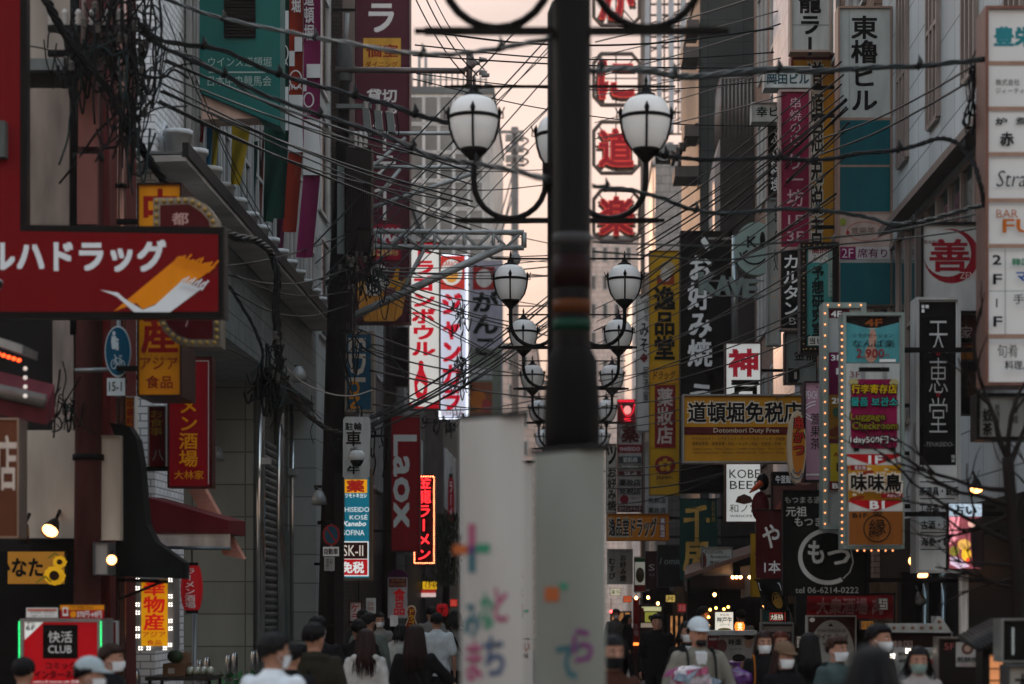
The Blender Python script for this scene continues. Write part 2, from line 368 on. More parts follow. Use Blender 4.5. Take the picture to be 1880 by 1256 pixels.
for i in range(11):
    ya, yb = 25 + i * 16 / 11 + .015, 25 + (i + 1) * 16 / 11 - .015
    c.hexa([(-5.37, ya, 6.92), (-4.4, ya, 6.95), (-4.4, yb, 6.95), (-5.37, yb, 6.92), (-5.37, ya, 7.0), (-4.4, ya, 7.02), (-4.4, yb, 7.02), (-5.37, yb, 7.0)], SOFF)
c.box(-5.36, -4.42, 25.02, 40.98, 7.03, 7.06, CONC); c.box(-4.44, -4.37, 25, 41, 7.0, 7.16, M('2f2f2f', .4)); c.build('canopy', t)
c = MB(); c.box(-5.5, -5.38, 27, 41.2, 6.75, 7.0, M('a8a6a0', .4, .3)); c.build('beam', t)
b = MB(); b.box(-8, -5.37, 37, 44, 0, 6.9, STONE); b.build('lower_wall', t)
b = MB(); b.box(-8, -4.96, 42, 44, 0, 6.9, STONE); b.build('pier', t)
sh = MB()
for i in range(36): sh.tube([(-5.33, 37.5, .25 + i * .125), (-5.33, 39.4, .25 + i * .125)], .055, M('6b6f6d', .45, .4), 6)
sh.build('shutter', t)
for y in (37.2, 39.7, 41.7): q = MB(); q.tube([(-5.3, y, 0), (-5.3, y, 6.7)], .11, M('b9bcba', .15, .9, var=.2), 10); q.build('column', t)
q = MB(); q.box(-5.36, -5.31, 40.1, 41.3, 0, 3.2, M('5d6763', .4)); q.build('door', t)
for k in range(14):
    y = 25.6 + k * 1.1; q = thing('plant_pot', 'white plastic pots standing along the canopy edge', 'pot', (-4.6, y, 7.06), 'pots on the canopy')
    p = MB(); p.lathe([(0, 0), (.13, 0), (.16, .3), (.18, .3), (.18, .36), (.15, .36), (.13, .3), (0, .3)], (-4.6, y, 7.062), M('c9cdcd', .5), 12); p.build('pot_body', q)
    p = MB(); p.ell((-4.6, y, 7.37), (.13, .13, .03), M('3a2f28', .9), 8, 4); p.build('soil', q)

t = building('panel_building', 'pale grey panelled building with a brick edge behind the leaning pole', -9, -4.83, 41.6, 47, 15, PANELG)
q = MB(); q.box(-4.829, -4.60, 44.2, 46.9, 0, 14.9, M('4d413b', .7, kind='brick')); q.build('brick_edge', t)
for j in range(4): window_side(t, 42, 43.4, 7 + j * 2.4, 8.9 + j * 2.4, -4.83, 1, ny=1)
XL = -4.6
for k, (ya, yb, h, m, lab) in enumerate(((47.1, 54, 13, M('524b47', .7), 'dark brown shop building behind the maroon tower sign'),
        (54.1, 62, 12, M('6b6a67', .7, kind='block'), 'grey block shop building behind the bowling sign'),
        (62.1, 72, 11, M('59504d', .7), 'low dark shop building behind the gradient brush lettered sign'))):
    t = building('shop_building', lab, -10, XL + .5 * k, ya, yb, h, m)
    for j in range(3):
        for i in range(3): window_side(t, ya + .6 + i * 2, ya + 2 + i * 2, 4.5 + j * 2.7, 6.2 + j * 2.7, XL + .5 * k, 1)
    q = MB(); q.box(XL + .5 * k + .002, XL + .5 * k + .03, ya + .3, yb - .3, .05, 3, M('151312', .5)); q.build('shop_opening', t)
# glass block with roof railing, above the left row
Y = 78; t = building('glass_building', 'pale glass fronted block with a railing on its roof', PX(640, Y), PX(905, Y), Y, Y + 12, PZ(172, Y), M('cdc8c0', .5))
for i in range(5):
    for j in range(6):
        x0, x1 = PX(752 + i * 27.5, Y), PX(752 + (i + 1) * 27.5 - 3, Y); window_front(t, x0, x1, PZ(178 + (j + 1) * 52 - 4, Y), PZ(178 + j * 52, Y), Y, fm=M('d9d7d2', .5), gm=M('8f8c86', .12, var=.6, scale=.5, streak=1), nx=1, nz=1)
q = MB(); zt = PZ(172, Y) + .25
for i in range(14): x = PX(756 + i * 10.5, Y); q.tube([(x, Y + .2, zt), (x, Y + .2, zt + .6)], .03, GREY, 5)
for z in (.3, .6): q.tube([(PX(756, Y), Y + .2, zt + z), (PX(893, Y), Y + .2, zt + z)], .025, GREY, 5)
q.build('railing', t)
q = MB()
for x in (768, 780): q.tube([(PX(x, Y), Y + .5, zt), (PX(x, Y), Y + .5, zt + 1.3)], .05, GREY, 6)
q.box(PX(784, Y), PX(792, Y), Y + .4, Y + .7, zt + .2, zt + .7, GREY); q.build('antenna', t)
PINKB = M('d9c4b8', .7, kind='block', var=.25, scale=.5)  # far facades kept pale: haze put into their own colour
FAR = [(905, 985, 640, 100, 'pale pink flat roofed building beyond the glass block', PINKB), (975, 1060, 706, 130, 'distant peach coloured house closing the street', M('e0c4b0', .7)),
       (1080, 1172, 440, 130, 'tall cream slab block behind the round lamps', M('e0ccc0', .7, kind='block')), (1160, 1196, 540, 105, 'slim white building beside the yellow vertical sign', M('d4ccc6', .6))]
for a, b_, yt, Y, lab, m in FAR:
    t = building('distant_building', lab, PX(a, Y), PX(b_, Y), Y, Y + 15, PZ(yt, Y), m)
    nx = max(2, int((b_ - a) / 22))
    for i in range(nx):
        for j in range(5):
            x0 = PX(a + 5 + i * (b_ - a - 6) / nx, Y); zt = PZ(yt + 14 + j * 52, Y)
            window_front(t, x0, x0 + 9 * Y / FPX, zt - 26 * Y / FPX, zt, Y, nx=1)

# ---- right row
t = building('office_building', 'tall light grey office block with strip windows, above the directory sign', 4.6, 11, 21.5, 32, 11.8, M('b4bbbc', .5, kind='tile', var=.25, scale=1.))
for i in range(4):
    for j in range(2): window_side(t, 22 + i * 2.5, 24.4 + i * 2.5 if j == 0 else 22.8 + i * 2.5, 4.3 + j * 3.6, 6.9 + j * 3.4, 4.6, -1, ny=3, nz=2, fm=M('8a807a', .4, .3), gm=M('23383c', .06, spec=.8, var=.3))
q = MB()
q.hexa([(4.32, 22, 6.98), (4.598, 22, 7.06), (4.598, 30.5, 7.06), (4.32, 30.5, 6.98), (4.32, 22, 7.08), (4.598, 22, 7.16), (4.598, 30.5, 7.16), (4.32, 30.5, 7.08)], M('726963', .4, .4))
q.build('sloping_ledge', t)
for x, r, m in ((1647, .055, M('a7aaa8', .5, var=.5)), (1661, .055, M('9c9e9b', .5, var=.5))):
    q = MB(); Y = 31.2; q.tube([(PX(x, Y), Y, 2), (PX(x, Y), Y, 11.7)], r, m, 8)
    for j in range(5): q.tube([(PX(x, Y), Y, 3 + j * 2), (PX(x, Y), Y, 3.12 + j * 2)], r * 1.35, m, 8)
    q.build('drainpipe', t)
q = MB(); q.box(PX(1672, 31.5), PX(1690, 31.5), 31.2, 31.9, 4, 11.7, BRICK); q.build('brick_pilaster', t)
q = MB(); q.box(4.55, 4.598, 21.6, 31.9, .05, 3, M('121110', .6)); q.build('shop_opening', t)
t = building('narrow_building', 'brown brick and white panel building behind the small building name plates', 4.5, 11, 32.2, 53, 17, M('8d7568', .75, kind='brick', var=.25))
for i in range(6):
    for j in range(4): window_side(t, 33 + i * 3.3, 35 + i * 3.3, 5 + j * 3, 7 + j * 3, 4.5, -1, ny=2)
q = MB(); q.box(4.40, 4.499, 42.5, 47, 3.2, 16.9, M('c2c6cc', .45, kind='tile')); q.build('white_cladding', t)
q = MB(); q.box(4.45, 4.498, 32.5, 52.5, .05, 3, M('141211', .6)); q.build('shop_opening', t)
Y = 55; t = building('stair_building', 'windowless charcoal concrete building with a railed outside stair', PX(1285, Y), 11, Y, Y + 9, 17.6, M('3f4341', .7, kind='tile', var=.25, scale=.8))
Y = 52.8; b = MB(); b.box(PX(1322, Y), 4.49, Y, 54.99, 0, PZ(252, Y), M('35312f', .7)); b.hexa([(PX(1312, Y), Y, 0), (PX(1322, Y) - .002, Y, 0), (PX(1322, Y) - .002, 54.98, 0), (PX(1312, Y), 54.98, 0), (PX(1312, Y), Y, PZ(300, Y)), (PX(1322, Y) - .002, Y, PZ(254, Y)), (PX(1322, Y) - .002, 54.98, PZ(254, Y)), (PX(1312, Y), 54.98, PZ(300, Y))], M('a39a95', .6)); b.build('stair_block', t)
q = MB(); zt = PZ(252, Y)
for i in range(9): x = PX(1324 + i * 7, Y); q.tube([(x, Y + .05, zt), (x, Y + .05, zt + 1.45)], .022, M('7b736e', .4, .5), 5)
for i in range(7): y = Y + .1 + i * .33; q.tube([(PX(1324, Y), y, zt), (PX(1324, Y), y, zt + 1.45)], .022, M('7b736e', .4, .5), 5)
q.tube([(PX(1324, Y), 54.9, zt + 1.45), (PX(1324, Y), Y + .05, zt + 1.45), (PX(1382, Y), Y + .05, zt + 1.45)], .03, M('8d837d', .4, .5), 5); q.build('railing', t)
# ledges with stair silhouettes to the left of it
q = MB(); Y = 54.6
for k, (a, yt) in enumerate(((1262, 30), (1255, 80), (1258, 225), (1240, 300))): q.box(PX(a, Y), PX(1285, Y) - .003, Y + .3, Y + 1.6, PZ(yt + 20, Y), PZ(yt, Y), M('55504d', .7))
for k in range(7): q.box(PX(1236 + k * 7, Y), PX(1243 + k * 7, Y) - .003, Y + .5, Y + 1.4, PZ(285 - k * 9, Y), PZ(272 - k * 9, Y), M('3c3937', .7))
q.box(PX(1284, Y), PX(1285, Y) - .004, Y + .31, Y + 1.59, PZ(330, Y), PZ(28, Y), M('55504d', .7)); q.build('outside_stair', t)
# louvred frame building
Y = 88; t = thing('louvre_frame', 'tall white louvre screen on a steel grid against the sky', 'screen', (PX(1235, Y), Y, 0))
q = MB()
for i, x in enumerate((1184, 1206, 1228, 1250, 1272, 1287)): q.box(PX(x, Y), PX(x + 9, Y), Y, Y + .5, PZ(250 - 5 * i, Y), PZ(-60, Y), M('b9bec2', .5))
q.build('louvre', t)
q = MB()
for i in range(15): q.box(PX(1180, Y), PX(1292, Y), Y + .6, Y + .7, PZ(-40 + i * 20, Y) - .03, PZ(-40 + i * 20, Y) + .03, M('4a3a34', .6))
for i in range(9): q.box(PX(1182 + i * 13, Y) - .03, PX(1182 + i * 13, Y) + .03, Y + .701, Y + .8, PZ(240, Y), PZ(-60, Y), M('4a3a34', .6))
for i in range(6): q.tube([(PX(1184, Y), Y + .9, PZ(240 - i * 50, Y)), (PX(1288, Y), Y + .9, PZ(190 - i * 50, Y))], .03, M('4a3a34', .6), 4)
q.box(PX(1183, Y), PX(1290, Y), Y, Y + 6, 0, PZ(500, Y), M('8d8883', .7)); q.build('grid', t)
Y = 86; t = building('plant_room_building', 'low pale building carrying air conditioner units', PX(1192, Y), 9, Y - 6, Y, PZ(335, Y), M('a29d98', .6, kind='block'))
for k, (a, yt, lab) in enumerate(((1200, 297, 'larger air conditioner unit on the pale roof'), (1246, 305, 'smaller air conditioner unit half behind the dark building'))):
    Yc = 79.5; q = thing('air_conditioner', lab, 'air conditioner', (PX(a + 20, Yc), Yc, PZ(335, 86) + .25)); s_ = 38 if k == 0 else 26
    p = MB(); p.box(PX(a, Yc), PX(a + s_, Yc), Yc + .5, Yc + 1.1, PZ(335, 86) + .34, PZ(yt, Yc), M('b9b6b0', .5))
    for xx in (.15, .8): p.box(PX(a + s_ * xx, Yc), PX(a + s_ * xx + 2, Yc), Yc + .5, Yc + 1.1, PZ(335, 86) + .25, PZ(335, 86) + .338, GREY)
    p.build('casing', q)
    p = MB(); zc = (PZ(335, 86) + .34 + PZ(yt, Yc)) / 2
    p.disc(PX(a + s_ / 2, Yc), zc, .24, .24, Yc + .49, M('2b2b2b')); p.ring(PX(a + s_ / 2, Yc), zc, .26, .26, .04, Yc + .48, GREY); p.disc(PX(a + s_ / 2, Yc), zc, .06, .06, Yc + .47, GREY); p.build('fan_grille', q)
for k, (x0, ya, yb, h, m, lab) in enumerate(((3.7, 64.2, 72, 10, M('4a4643', .7), 'dark shop building beyond the charcoal stair building'), (3.2, 72.2, 79.9, 9, M('5c5753', .7, kind='block'), 'grey shop building below the louvre screen'))):
    t = building('shop_building', lab, x0, 10, ya, yb, h, m)
    for j in range(2):
        for i in range(3): window_side(t, ya + .6 + i * 2.3, ya + 2 + i * 2.3, 4.5 + j * 2.6, 6.2 + j * 2.6, x0, -1)
    q = MB(); q.box(x0 - .03, x0 - .002, ya + .3, yb - .3, .05, 3, M('151312', .5)); q.build('shop_opening', t)
# ================================================================ street lamps on the centre line
IRON = M('0b0806', .45, .0, var=.3); GLOBE = TRANS('fbfaf6', .4)
def lamp(label, x, Y, first=[None]):
    if first[0] is None:
        t = thing('street_lamp', label, 'street lamp', (0, 0, 0), 'four globe street lamps down the middle')
        b = MB(); b.lathe([(.0, 0), (.2, 0), (.2, .3), (.15, .4), (.15, 1.2), (.117, 1.3), (.115, 7.3), (.08, 7.4), (0, 7.45)], (0, 0, 0), IRON, 20)
        b.box(-.16, .16, -.16, .16, 5.72, 5.9, IRON); b.build('post', t)
        for sx, sy in ((-1, 0), (1, 0), (0, 1)):
            def q(u, z): return (sx * u, sy * u, z)
            a = MB(); pts = [q(.79, 5.97)] + [q(.46 + .33 * math.cos(R(k)), 5.75 - .33 * math.sin(R(k))) for k in range(0, 181, 15)] + [q(.13, 5.84)]
            a.tube(pts, .027, IRON, 8); a.build('arm', t)
            c = (sx * .79, sy * .79, 0)
            gl = MB(); gl.lathe([(.10, 6.04), (.145, 6.08), (.185, 6.16), (.213, 6.26), (.224, 6.34), (.218, 6.41), (.195, 6.47), (.155, 6.515), (.09, 6.54), (0, 6.545)], c, GLOBE, 24); gl.build('globe', t)
            h = MB(); h.lathe([(.026, 5.93), (.05, 5.96), (.09, 6.0), (.125, 6.035), (.125, 6.06), (.1, 6.06)], c, IRON, 16)
            h.lathe([(.228, 6.325), (.232, 6.335), (.232, 6.35), (.228, 6.36), (.222, 6.35), (.222, 6.33), (.228, 6.325)], c, IRON, 24)
            h.lathe([(.10, 6.535), (.085, 6.565), (.05, 6.575), (.045, 6.6), (.03, 6.62), (.012, 6.66), (.018, 6.68), (.004, 6.74), (0, 6.74)], c, IRON, 12)
            for k in range(4):
                cx_, sn = math.cos(k * math.pi / 2), math.sin(k * math.pi / 2)
                h.tube([(c[0] + cx_ * r, c[1] + sn * r, z) for r, z in ((.125, 6.05), (.19, 6.14), (.22, 6.24), (.233, 6.34))], .012, IRON, 5)
                h.tube([(c[0] + cx_ * .234, c[1] + sn * .234, 6.34), (c[0] + cx_ * .236, c[1] + sn * .236, 6.395), (c[0] + cx_ * .23, c[1] + sn * .23, 6.45)], [.012, .024, .002], IRON, 6)
                if k % 2 == 0: h.tube([(c[0] + cx_ * .235, c[1], 6.34), (c[0] + cx_ * .27, c[1], 6.34), (c[0] + cx_ * .265, c[1], 6.4), (c[0] + cx_ * .28, c[1], 6.44)], .007, IRON, 5)
            h.build('globe_holder', t)
        for z, hw, r in ((5.4, .9, .022), (6.63, 1.0, .012)):
            b = MB(); b.box(-hw, hw, -r, r, z - r, z + r, IRON)
            for s_ in (-1, 1): b.box(s_ * hw, s_ * (hw + .06), -r * .7, r * .7, z - r * .7, z + r * .7, IRON)
            b.build('crossbar', t)
        first[0] = t
    else:
        t = copy_tree(first[0]); t['label'] = label
    t.location = (x, Y, 0); return t
fl = lamp('nearest street lamp, a dark post through the middle with sticker bands and a black wrap', .017, 13.3)
ORG[fl.name] = Vector((.017, 13.3, 0))
for x, Y, lab in ((-.085, 20, 'second nearest globe lamp, its largest milky globes fully in view'), (-.022, 30.2, 'third globe lamp, half as large, beside the yellow sign'),
                  (.03, 36.2, 'fourth globe lamp, below and behind the third'), (.06, 43.3, 'fifth globe lamp, low behind the banners'), (.08, 51, 'sixth and smallest globe lamp, next to the neon bull sign'), (.09, 60, 'farthest globe lamp, almost lost behind the banners')):
    lamp(lab, x, Y)
q = MB(); Y = 13.3; zc = lambda py: PZ(py, Y)
q.lathe([(.118, zc(640)), (.15, zc(660)), (.158, zc(700)), (.168, zc(730)), (.172, zc(800)), (.165, zc(835)), (.12, zc(836))], (.017, Y, 0), M('060606', .6, var=.3), 20); q.build('black_wrap', fl)
for ya, yb, m in ((470, 530, '1a0707'), (552, 577, '4a260c'), (588, 608, '0d3325'), (430, 452, '3b3b3b')):
    q = MB(); q.lathe([(.117, zc(yb)), (.1185, zc(yb)), (.1185, zc(ya)), (.117, zc(ya))], (.017, Y, 0), M(m, .5), 20); q.build('sticker_band', fl)
# cloth street banners
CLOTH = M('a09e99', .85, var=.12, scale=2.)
def banner(label, px0, px1, py0, py1, Y, wave, marks, slant=0, CLOTH=CLOTH):
    x0, x1, z0, z1 = PX(px0, Y), PX(px1, Y), PZ(py1, Y), PZ(py0, Y)
    t = thing('street_banner', label, 'banner', ((x0 + x1) / 2, Y, z0), 'white banners along the street')
    nx, nz = 24, 30
    def S(u, v): return (x0 + (x1 - x0) * u, Y + wave * math.sin(u * 7 + v * 1.5) * (1 - .35 * v) + .02 * math.sin(v * 5 + u * 3), z0 + (z1 - z0) * v + slant * u * v)
    b = MB(); vs = [S(i / nx, j / nz) for j in range(nz + 1) for i in range(nx + 1)]
    b.add(vs, [(j * (nx + 1) + i, j * (nx + 1) + i + 1, (j + 1) * (nx + 1) + i + 1, (j + 1) * (nx + 1) + i) for j in range(nz) for i in range(nx)], CLOTH, True)
    def onc(x, z):
        u = (x - x0) / (x1 - x0); v = (z - z0) / (z1 - z0); p = S(u, v); return (x, p[1] - .004, z)
    for mk in marks:
        if mk[0] == 'r':
            _, a, b_, c, d, m = mk; xa, xb, za, zb = PX(a, Y), PX(c, Y), PZ(d, Y), PZ(b_, Y)
            for k in range(4):
                u0, u1 = xa + (xb - xa) * k / 4, xa + (xb - xa) * (k + 1) / 4
                b.add([onc(u0, za), onc(u1, za), onc(u1, zb), onc(u0, zb)], [(0, 1, 2, 3)], m)
        else:
            _, ch, a, b_, c, d, m = mk; tmp = MB(); text_fit(tmp, ch, PX(a, Y), PZ(d, Y), PX(c, Y), PZ(b_, Y), 0, m, .03)
            b.add([onc(x, z) for x, _, z in tmp.v], tmp.f, m)
    b.build('cloth', t)
    r = MB(); r.tube([(x0 - .02, Y + .01, z1 + .012), (x1 + .02, Y + .01, z1 + .012 + slant)], .012, IRON, 8); r.build('rod', t)
    return t
C_ = {k: M(v, .8, var=.1) for k, v in dict(pink='95506a', green='3a7d62', teal='3a6068', orange='a35a34', purple='5a3f68', red='8c4048', violet='6d3d68', blue='45546d').items()}
def plus(cx, cy, s): return [('r', cx - s * .22, cy - s * 1.5, cx + s * .22, cy - s * .2, C_['pink']), ('r', cx + s * .25, cy - s * .3, cx + s * 1.1, cy + s * .25, C_['green']),
                             ('r', cx - s * .22, cy + s * .3, cx + s * .22, cy + s * 1.4, C_['teal']), ('r', cx - s * 1.1, cy - s * .25, cx - s * .25, cy + s * .3, C_['orange']), ('r', cx - s * .23, cy - s * .19, cx + s * .23, cy + s * .28, C_['purple'])]
banner('left white banner with a coloured cross and bright brush letters, nearest of all', 846, 962, 772, 1340, 9.8, .028,
       plus(866, 1008, 31) + [('g', 'み', 852, 1110, 880, 1170, C_['teal']), ('g', 'な', 882, 1090, 906, 1155, C_['green']), ('g', 'と', 908, 1080, 932, 1140, C_['pink']),
        ('g', 'ま', 856, 1178, 884, 1250, C_['pink']), ('g', 'ち', 888, 1170, 926, 1240, C_['blue'])], .02)
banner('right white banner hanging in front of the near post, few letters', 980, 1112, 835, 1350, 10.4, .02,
       [('r', 1000, 1078, 1026, 1104, C_['orange']), ('r', 1027, 1070, 1042, 1082, C_['green']), ('g', 'ら', 1050, 1155, 1088, 1215, C_['violet']), ('g', 'て', 1022, 1185, 1062, 1245, C_['teal'])], .03, M('7a7d76', .85, var=.2, scale=2.))  # darker grey cloth: shade of its turned face is put into the colour
banner('narrow white banner with small letters showing between the two near banners', 930, 978, 850, 1330, 19.5, .015,
       plus(960, 1122, 9) + [('g', '子', 950, 1050, 962, 1068, M('555555')), ('g', 'は', 950, 1080, 962, 1096, M('555555')), ('r', 952, 1172, 973, 1174, M('444444')), ('g', 'いい', 953, 1180, 972, 1196, M('8a4a3a')), ('g', '大阪', 953, 1200, 970, 1208, M('444444'))])

# ================================================================ utility poles
POLE = M('171413', .6, var=.35); RUST = M('4d2a26', .5, var=.4)
def insul(mb, p, h=.16, r=.04, m=None):
    m = m or M('b9b7b2', .25)
    mb.lathe([(r * .5, 0), (r, .02), (r * .6, h * .3), (r, h * .4), (r * .6, h * .65), (r, h * .75), (r * .4, h), (0, h)], p, m, 8)
Y = 21.3; t = thing('utility_pole', 'reddish brown utility pole with a pale cable cover at the left', 'utility pole', (PX(165, Y), Y, 0))
b = MB(); b.tube([(PX(158, Y), Y, 0), (PX(172, Y), Y, 12)], [.14, .11], M('4a2b28', .6, var=.3), 14); b.build('pole', t)
b = MB(); b.box(PX(150, Y), PX(186, Y), Y - .2, Y - .12, PZ(418, Y), PZ(290, Y), BROWNP); b.box(PX(152, Y), PX(188, Y), Y - .2, Y - .12, PZ(277, Y), PZ(132, Y), BROWNP); b.build('cable_cover', t)
b = MB()
for k in range(4): b.tube([(PX(134 + 3 * k, Y), Y - .05, 4.5), (PX(134 + 4 * k, Y), Y - .05, 9)], .018, DARKM, 6)
b.tube([(PX(163, Y), Y - .25, PZ(110, Y)), (PX(168, Y), Y - .25, 9)], .022, M('9a8f8a', .4), 6); b.build('conduit', t)
b = MB()
for z in (290, 840): b.lathe([(.145, -.03), (.155, -.03), (.155, .03), (.145, .03)], (PX(162, Y), Y, PZ(z, Y)), DARKM, 14)
b.build('strap', t)
b = MB()
for z in (60, 105): b.box(PX(95, Y), PX(255, Y), Y - .17, Y - .11, PZ(z, Y) - .03, PZ(z, Y) + .03, DARKM)
for k in range(7): insul(b, (PX(100 + k * 25, Y), Y - .14, PZ(60, Y) + .03))
b.build('crossarm', t)
Y = 21.6; t = thing('pipe_riser', 'shiny brown metal riser pipe beside the cable tangle', 'pipe', (PX(222, Y), Y, 0))
b = MB(); b.tube([(PX(222, Y), Y, 0), (PX(222, Y), Y, 9.5)], .05, M('6b4a40', .18, .8, var=.5), 12); b.build('pipe', t)
b = MB()
for z in (342, 700, 60): b.lathe([(.052, -.02), (.06, -.02), (.06, .02), (.052, .02)], (PX(222, Y), Y, PZ(z, Y)), DARKM, 12)
b.build('clamp', t)
def tangle(name, label, c, spread, n, r, seed, parent=None, ln=.5):   # slack drapes, a few loops and loose ends
    rnd = random.Random(seed); b = MB()
    for k in range(n):
        p = Vector((c[0] + rnd.gauss(0, spread[0]), c[1] + rnd.gauss(0, spread[1]), c[2] + rnd.gauss(0, spread[2]))); pts = [p]
        q_ = rnd.random()
        if q_ < .55:
            dx = rnd.uniform(-.5, .5) * ln; h_ = rnd.uniform(.15, .9) * ln; dz = rnd.uniform(-.5, .2) * ln
            pts = [p + Vector((dx * u, rnd.uniform(-.02, .02), dz * u - h_ * 4 * u * (1 - u) * rnd.uniform(.85, 1.1))) for u in (0, .25, .5, .75, 1)]
        elif q_ < .72:
            pts = [p + Vector((rnd.uniform(-.04, .04), rnd.uniform(-.03, .03), (1 - .5 * i) * ln * 1.1)) for i in range(5)]
        elif q_ < .9:                                   # a loop of slack
            a0 = rnd.random() * 6; rad = rnd.uniform(.06, .16) * ln * 1.6; asp = rnd.uniform(.4, 1.1)
            pts = [p + Vector((rad * math.cos(a0 + i * .7) * asp, rnd.uniform(-.03, .03), rad * math.sin(a0 + i * .7))) for i in range(rnd.randint(6, 11))]
        else:
            d = Vector((rnd.uniform(-1, 1), rnd.uniform(-.3, .3), rnd.uniform(-1.4, .6)))
            for i in range(4): pts.append(pts[-1] + (d + Vector((rnd.uniform(-.6, .6), rnd.uniform(-.3, .3), rnd.uniform(-.8, .4)))) * ln * .3)
        b.tube(spline(pts, 4), rnd.uniform(.6, 1.3) * r, M('0c0c0c', .6, var=0, spec=.1) if rnd.random() < .85 else M('1c2828', .5, var=0, spec=.1), 5)
    for k in range(n // 6):
        p = (c[0] + rnd.gauss(0, spread[0]), c[1] + rnd.gauss(0, spread[1]), c[2] + rnd.gauss(0, spread[2])); insul(b, p, .1, .035, M('55524e', .4))
    b.tube([Vector(c) - Vector(spread) * 2.2, Vector(c), Vector(c) + Vector(spread) * 2.2], r, M('0c0c0c', .6, var=0, spec=.1), 5)
    if parent: return b.build(name, parent)
    t = thing(name, label, 'cables', c); b.build('slack_loop', t); return t
tangle('cable_tangle', 'dense tangle of black service cables round the brown pole top', (PX(215, 21), 21, PZ(70, 21)), (.17, .1, .3), 85, .011, 1, ln=.5)
tangle('cable_tangle', 'loose loops of cable hanging below the big tangle', (PX(245, 21), 21, PZ(170, 21)), (.08, .05, .3), 50, .010, 2, ln=.6)
tangle('cable_tangle', 'grey cable knot against the beige wall panel', (PX(138, 20.9), 20.9, PZ(115, 21)), (.06, .04, .12), 30, .009, 3, ln=.4)
tangle('cable_tangle', 'knotted cables on the lower brown pole near the plaster patch', (PX(118, 21), 21, PZ(740, 21)), (.06, .05, .12), 16, .008, 13, ln=.3)

Y = 36; t = thing('utility_pole', 'leaning dark utility pole in front of the grey panelled building', 'utility pole', (PX(600, Y), Y, 0))
b = MB(); b.tube([(PX(600, Y), Y, 0), (PX(617, Y), Y, PZ(620, Y)), (PX(631, Y), Y, PZ(200, Y)), (PX(634, Y), Y, PZ(90, Y))], [.19, .165, .1, .085], POLE, 14)
b.tube([(PX(634, Y), Y, PZ(90, Y)), (PX(638, Y), Y, PZ(25, Y))], .035, GREY, 8); b.build('pole', t)
b = MB(); b.lathe([(.11, 0), (.13, .05), (.13, .5), (.1, .62), (.06, .7)], (PX(633, Y), Y, PZ(150, Y)), M('4f5351', .5), 12); b.build('pole_cap', t)
b = MB(); b.tube([(PX(617, Y), Y - .1, PZ(131, Y)), (PX(855, Y), Y - .1, PZ(133, Y))], .05, M('6d6360', .45, .4), 8); b.tube([(PX(855, Y), Y - .1, PZ(133, Y)), (PX(868, Y), Y - .1, PZ(122, Y)), (PX(862, Y), Y - .1, PZ(100, Y))], .06, M('6d6360', .45, .4), 8)
b.tube([(PX(862, Y), Y - .1, PZ(165, Y)), (PX(862, Y), Y - .1, PZ(106, Y))], .05, M('6d6360', .45, .4), 8)
for k, (x, z) in enumerate(((868, 118), (880, 112), (885, 140), (890, 160), (872, 162), (880, 135))): b.tube([(PX(x, Y), Y - .1, PZ(z, Y)), (PX(x + 14, Y), Y - .1, PZ(z + 1, Y))], [.05, .03], M('8b8783', .3), 8)
b.build('bracket_arm', t)
b = MB(); b.box(PX(620, Y), PX(684, Y), Y - .22, Y - .14, PZ(204, Y), PZ(196, Y), M('5f6664', .5, .4)); b.build('crossarm', t)
for k in range(3):
    x = 676 + k * 22; q = MB(); z = PZ(218 + k * 4, Y)
    q.hexa([(PX(x - 5, Y), Y - .3, z - .2), (PX(x + 8, Y), Y - .3, z - .22), (PX(x + 8, Y), Y - .1, z - .22), (PX(x - 5, Y), Y - .1, z - .2), (PX(x - 8, Y), Y - .3, z + .12), (PX(x + 4, Y), Y - .3, z + .1), (PX(x + 4, Y), Y - .1, z + .1), (PX(x - 8, Y), Y - .1, z + .12)], M('6f7775', .4))
    insul(q, (PX(x - 2, Y), Y - .2, z + .11), .14, .05); q.tube(spline([(PX(x, Y), Y - .2, z - .2), (PX(x + 6, Y), Y - .25, z - .38), (PX(x + 14, Y), Y - .2, z - .2), (PX(x + 10, Y), Y - .2, z + .1)], 4), .012, DARKM, 5); q.build('cutout_fuse', t)
q = MB(); xa, xb = PX(641, Y), PX(687, Y); q.box(xa, xb, Y - .5, Y - .14, PZ(470, Y), PZ(282, Y), M('241e1d', .5, .2)); nf = 12
for i in range(nf): x = xa + (xb - xa) * (i + .5) / nf; q.box(x - .008, x + .008, Y - .56, Y - .501, PZ(430, Y), PZ(345, Y), M('241e1d', .5, .2))
q.box(PX(644, Y), PX(682, Y), Y - .48, Y - .2, PZ(476, Y), PZ(470, Y) - .002, M('171413', .5)); q.build('transformer_tank', t)
q = MB()
for k in range(3): insul(q, (PX(656 + 9 * k, Y), Y - .3, PZ(281, Y)), .3, .045); q.tube([(PX(656 + 9 * k, Y), Y - .3, PZ(250, Y)), (PX(657 + 9 * k, Y), Y - .3, PZ(243, Y))], .02, DARKM, 6)
q.build('bushing', t)
q = MB(); q.box(PX(631, Y), PX(651, Y), Y - .4, Y - .15, PZ(616, Y), PZ(537, Y), M('221b1b', .5)); q.build('junction_box', t)
q = MB(); q.box(PX(622, Y), PX(634, Y), Y - .24, Y - .14, PZ(470, Y), PZ(310, Y), M('7d8784', .5)); q.build('cable_guard', t)
q = MB()
for z in (960, 1150, 520): q.lathe([(.19, -.03), (.2, -.03), (.2, .03), (.19, .03)], (PX(605 if z > 900 else 620, Y), Y, PZ(z, Y)), DARKM, 14)
q.build('strap', t)
q = MB(); q.box(PX(617, Y), PX(634, Y), Y - .3, Y - .18, .3, PZ(870, Y), M('1d1a19', .5)); q.build('riser_cover', t)
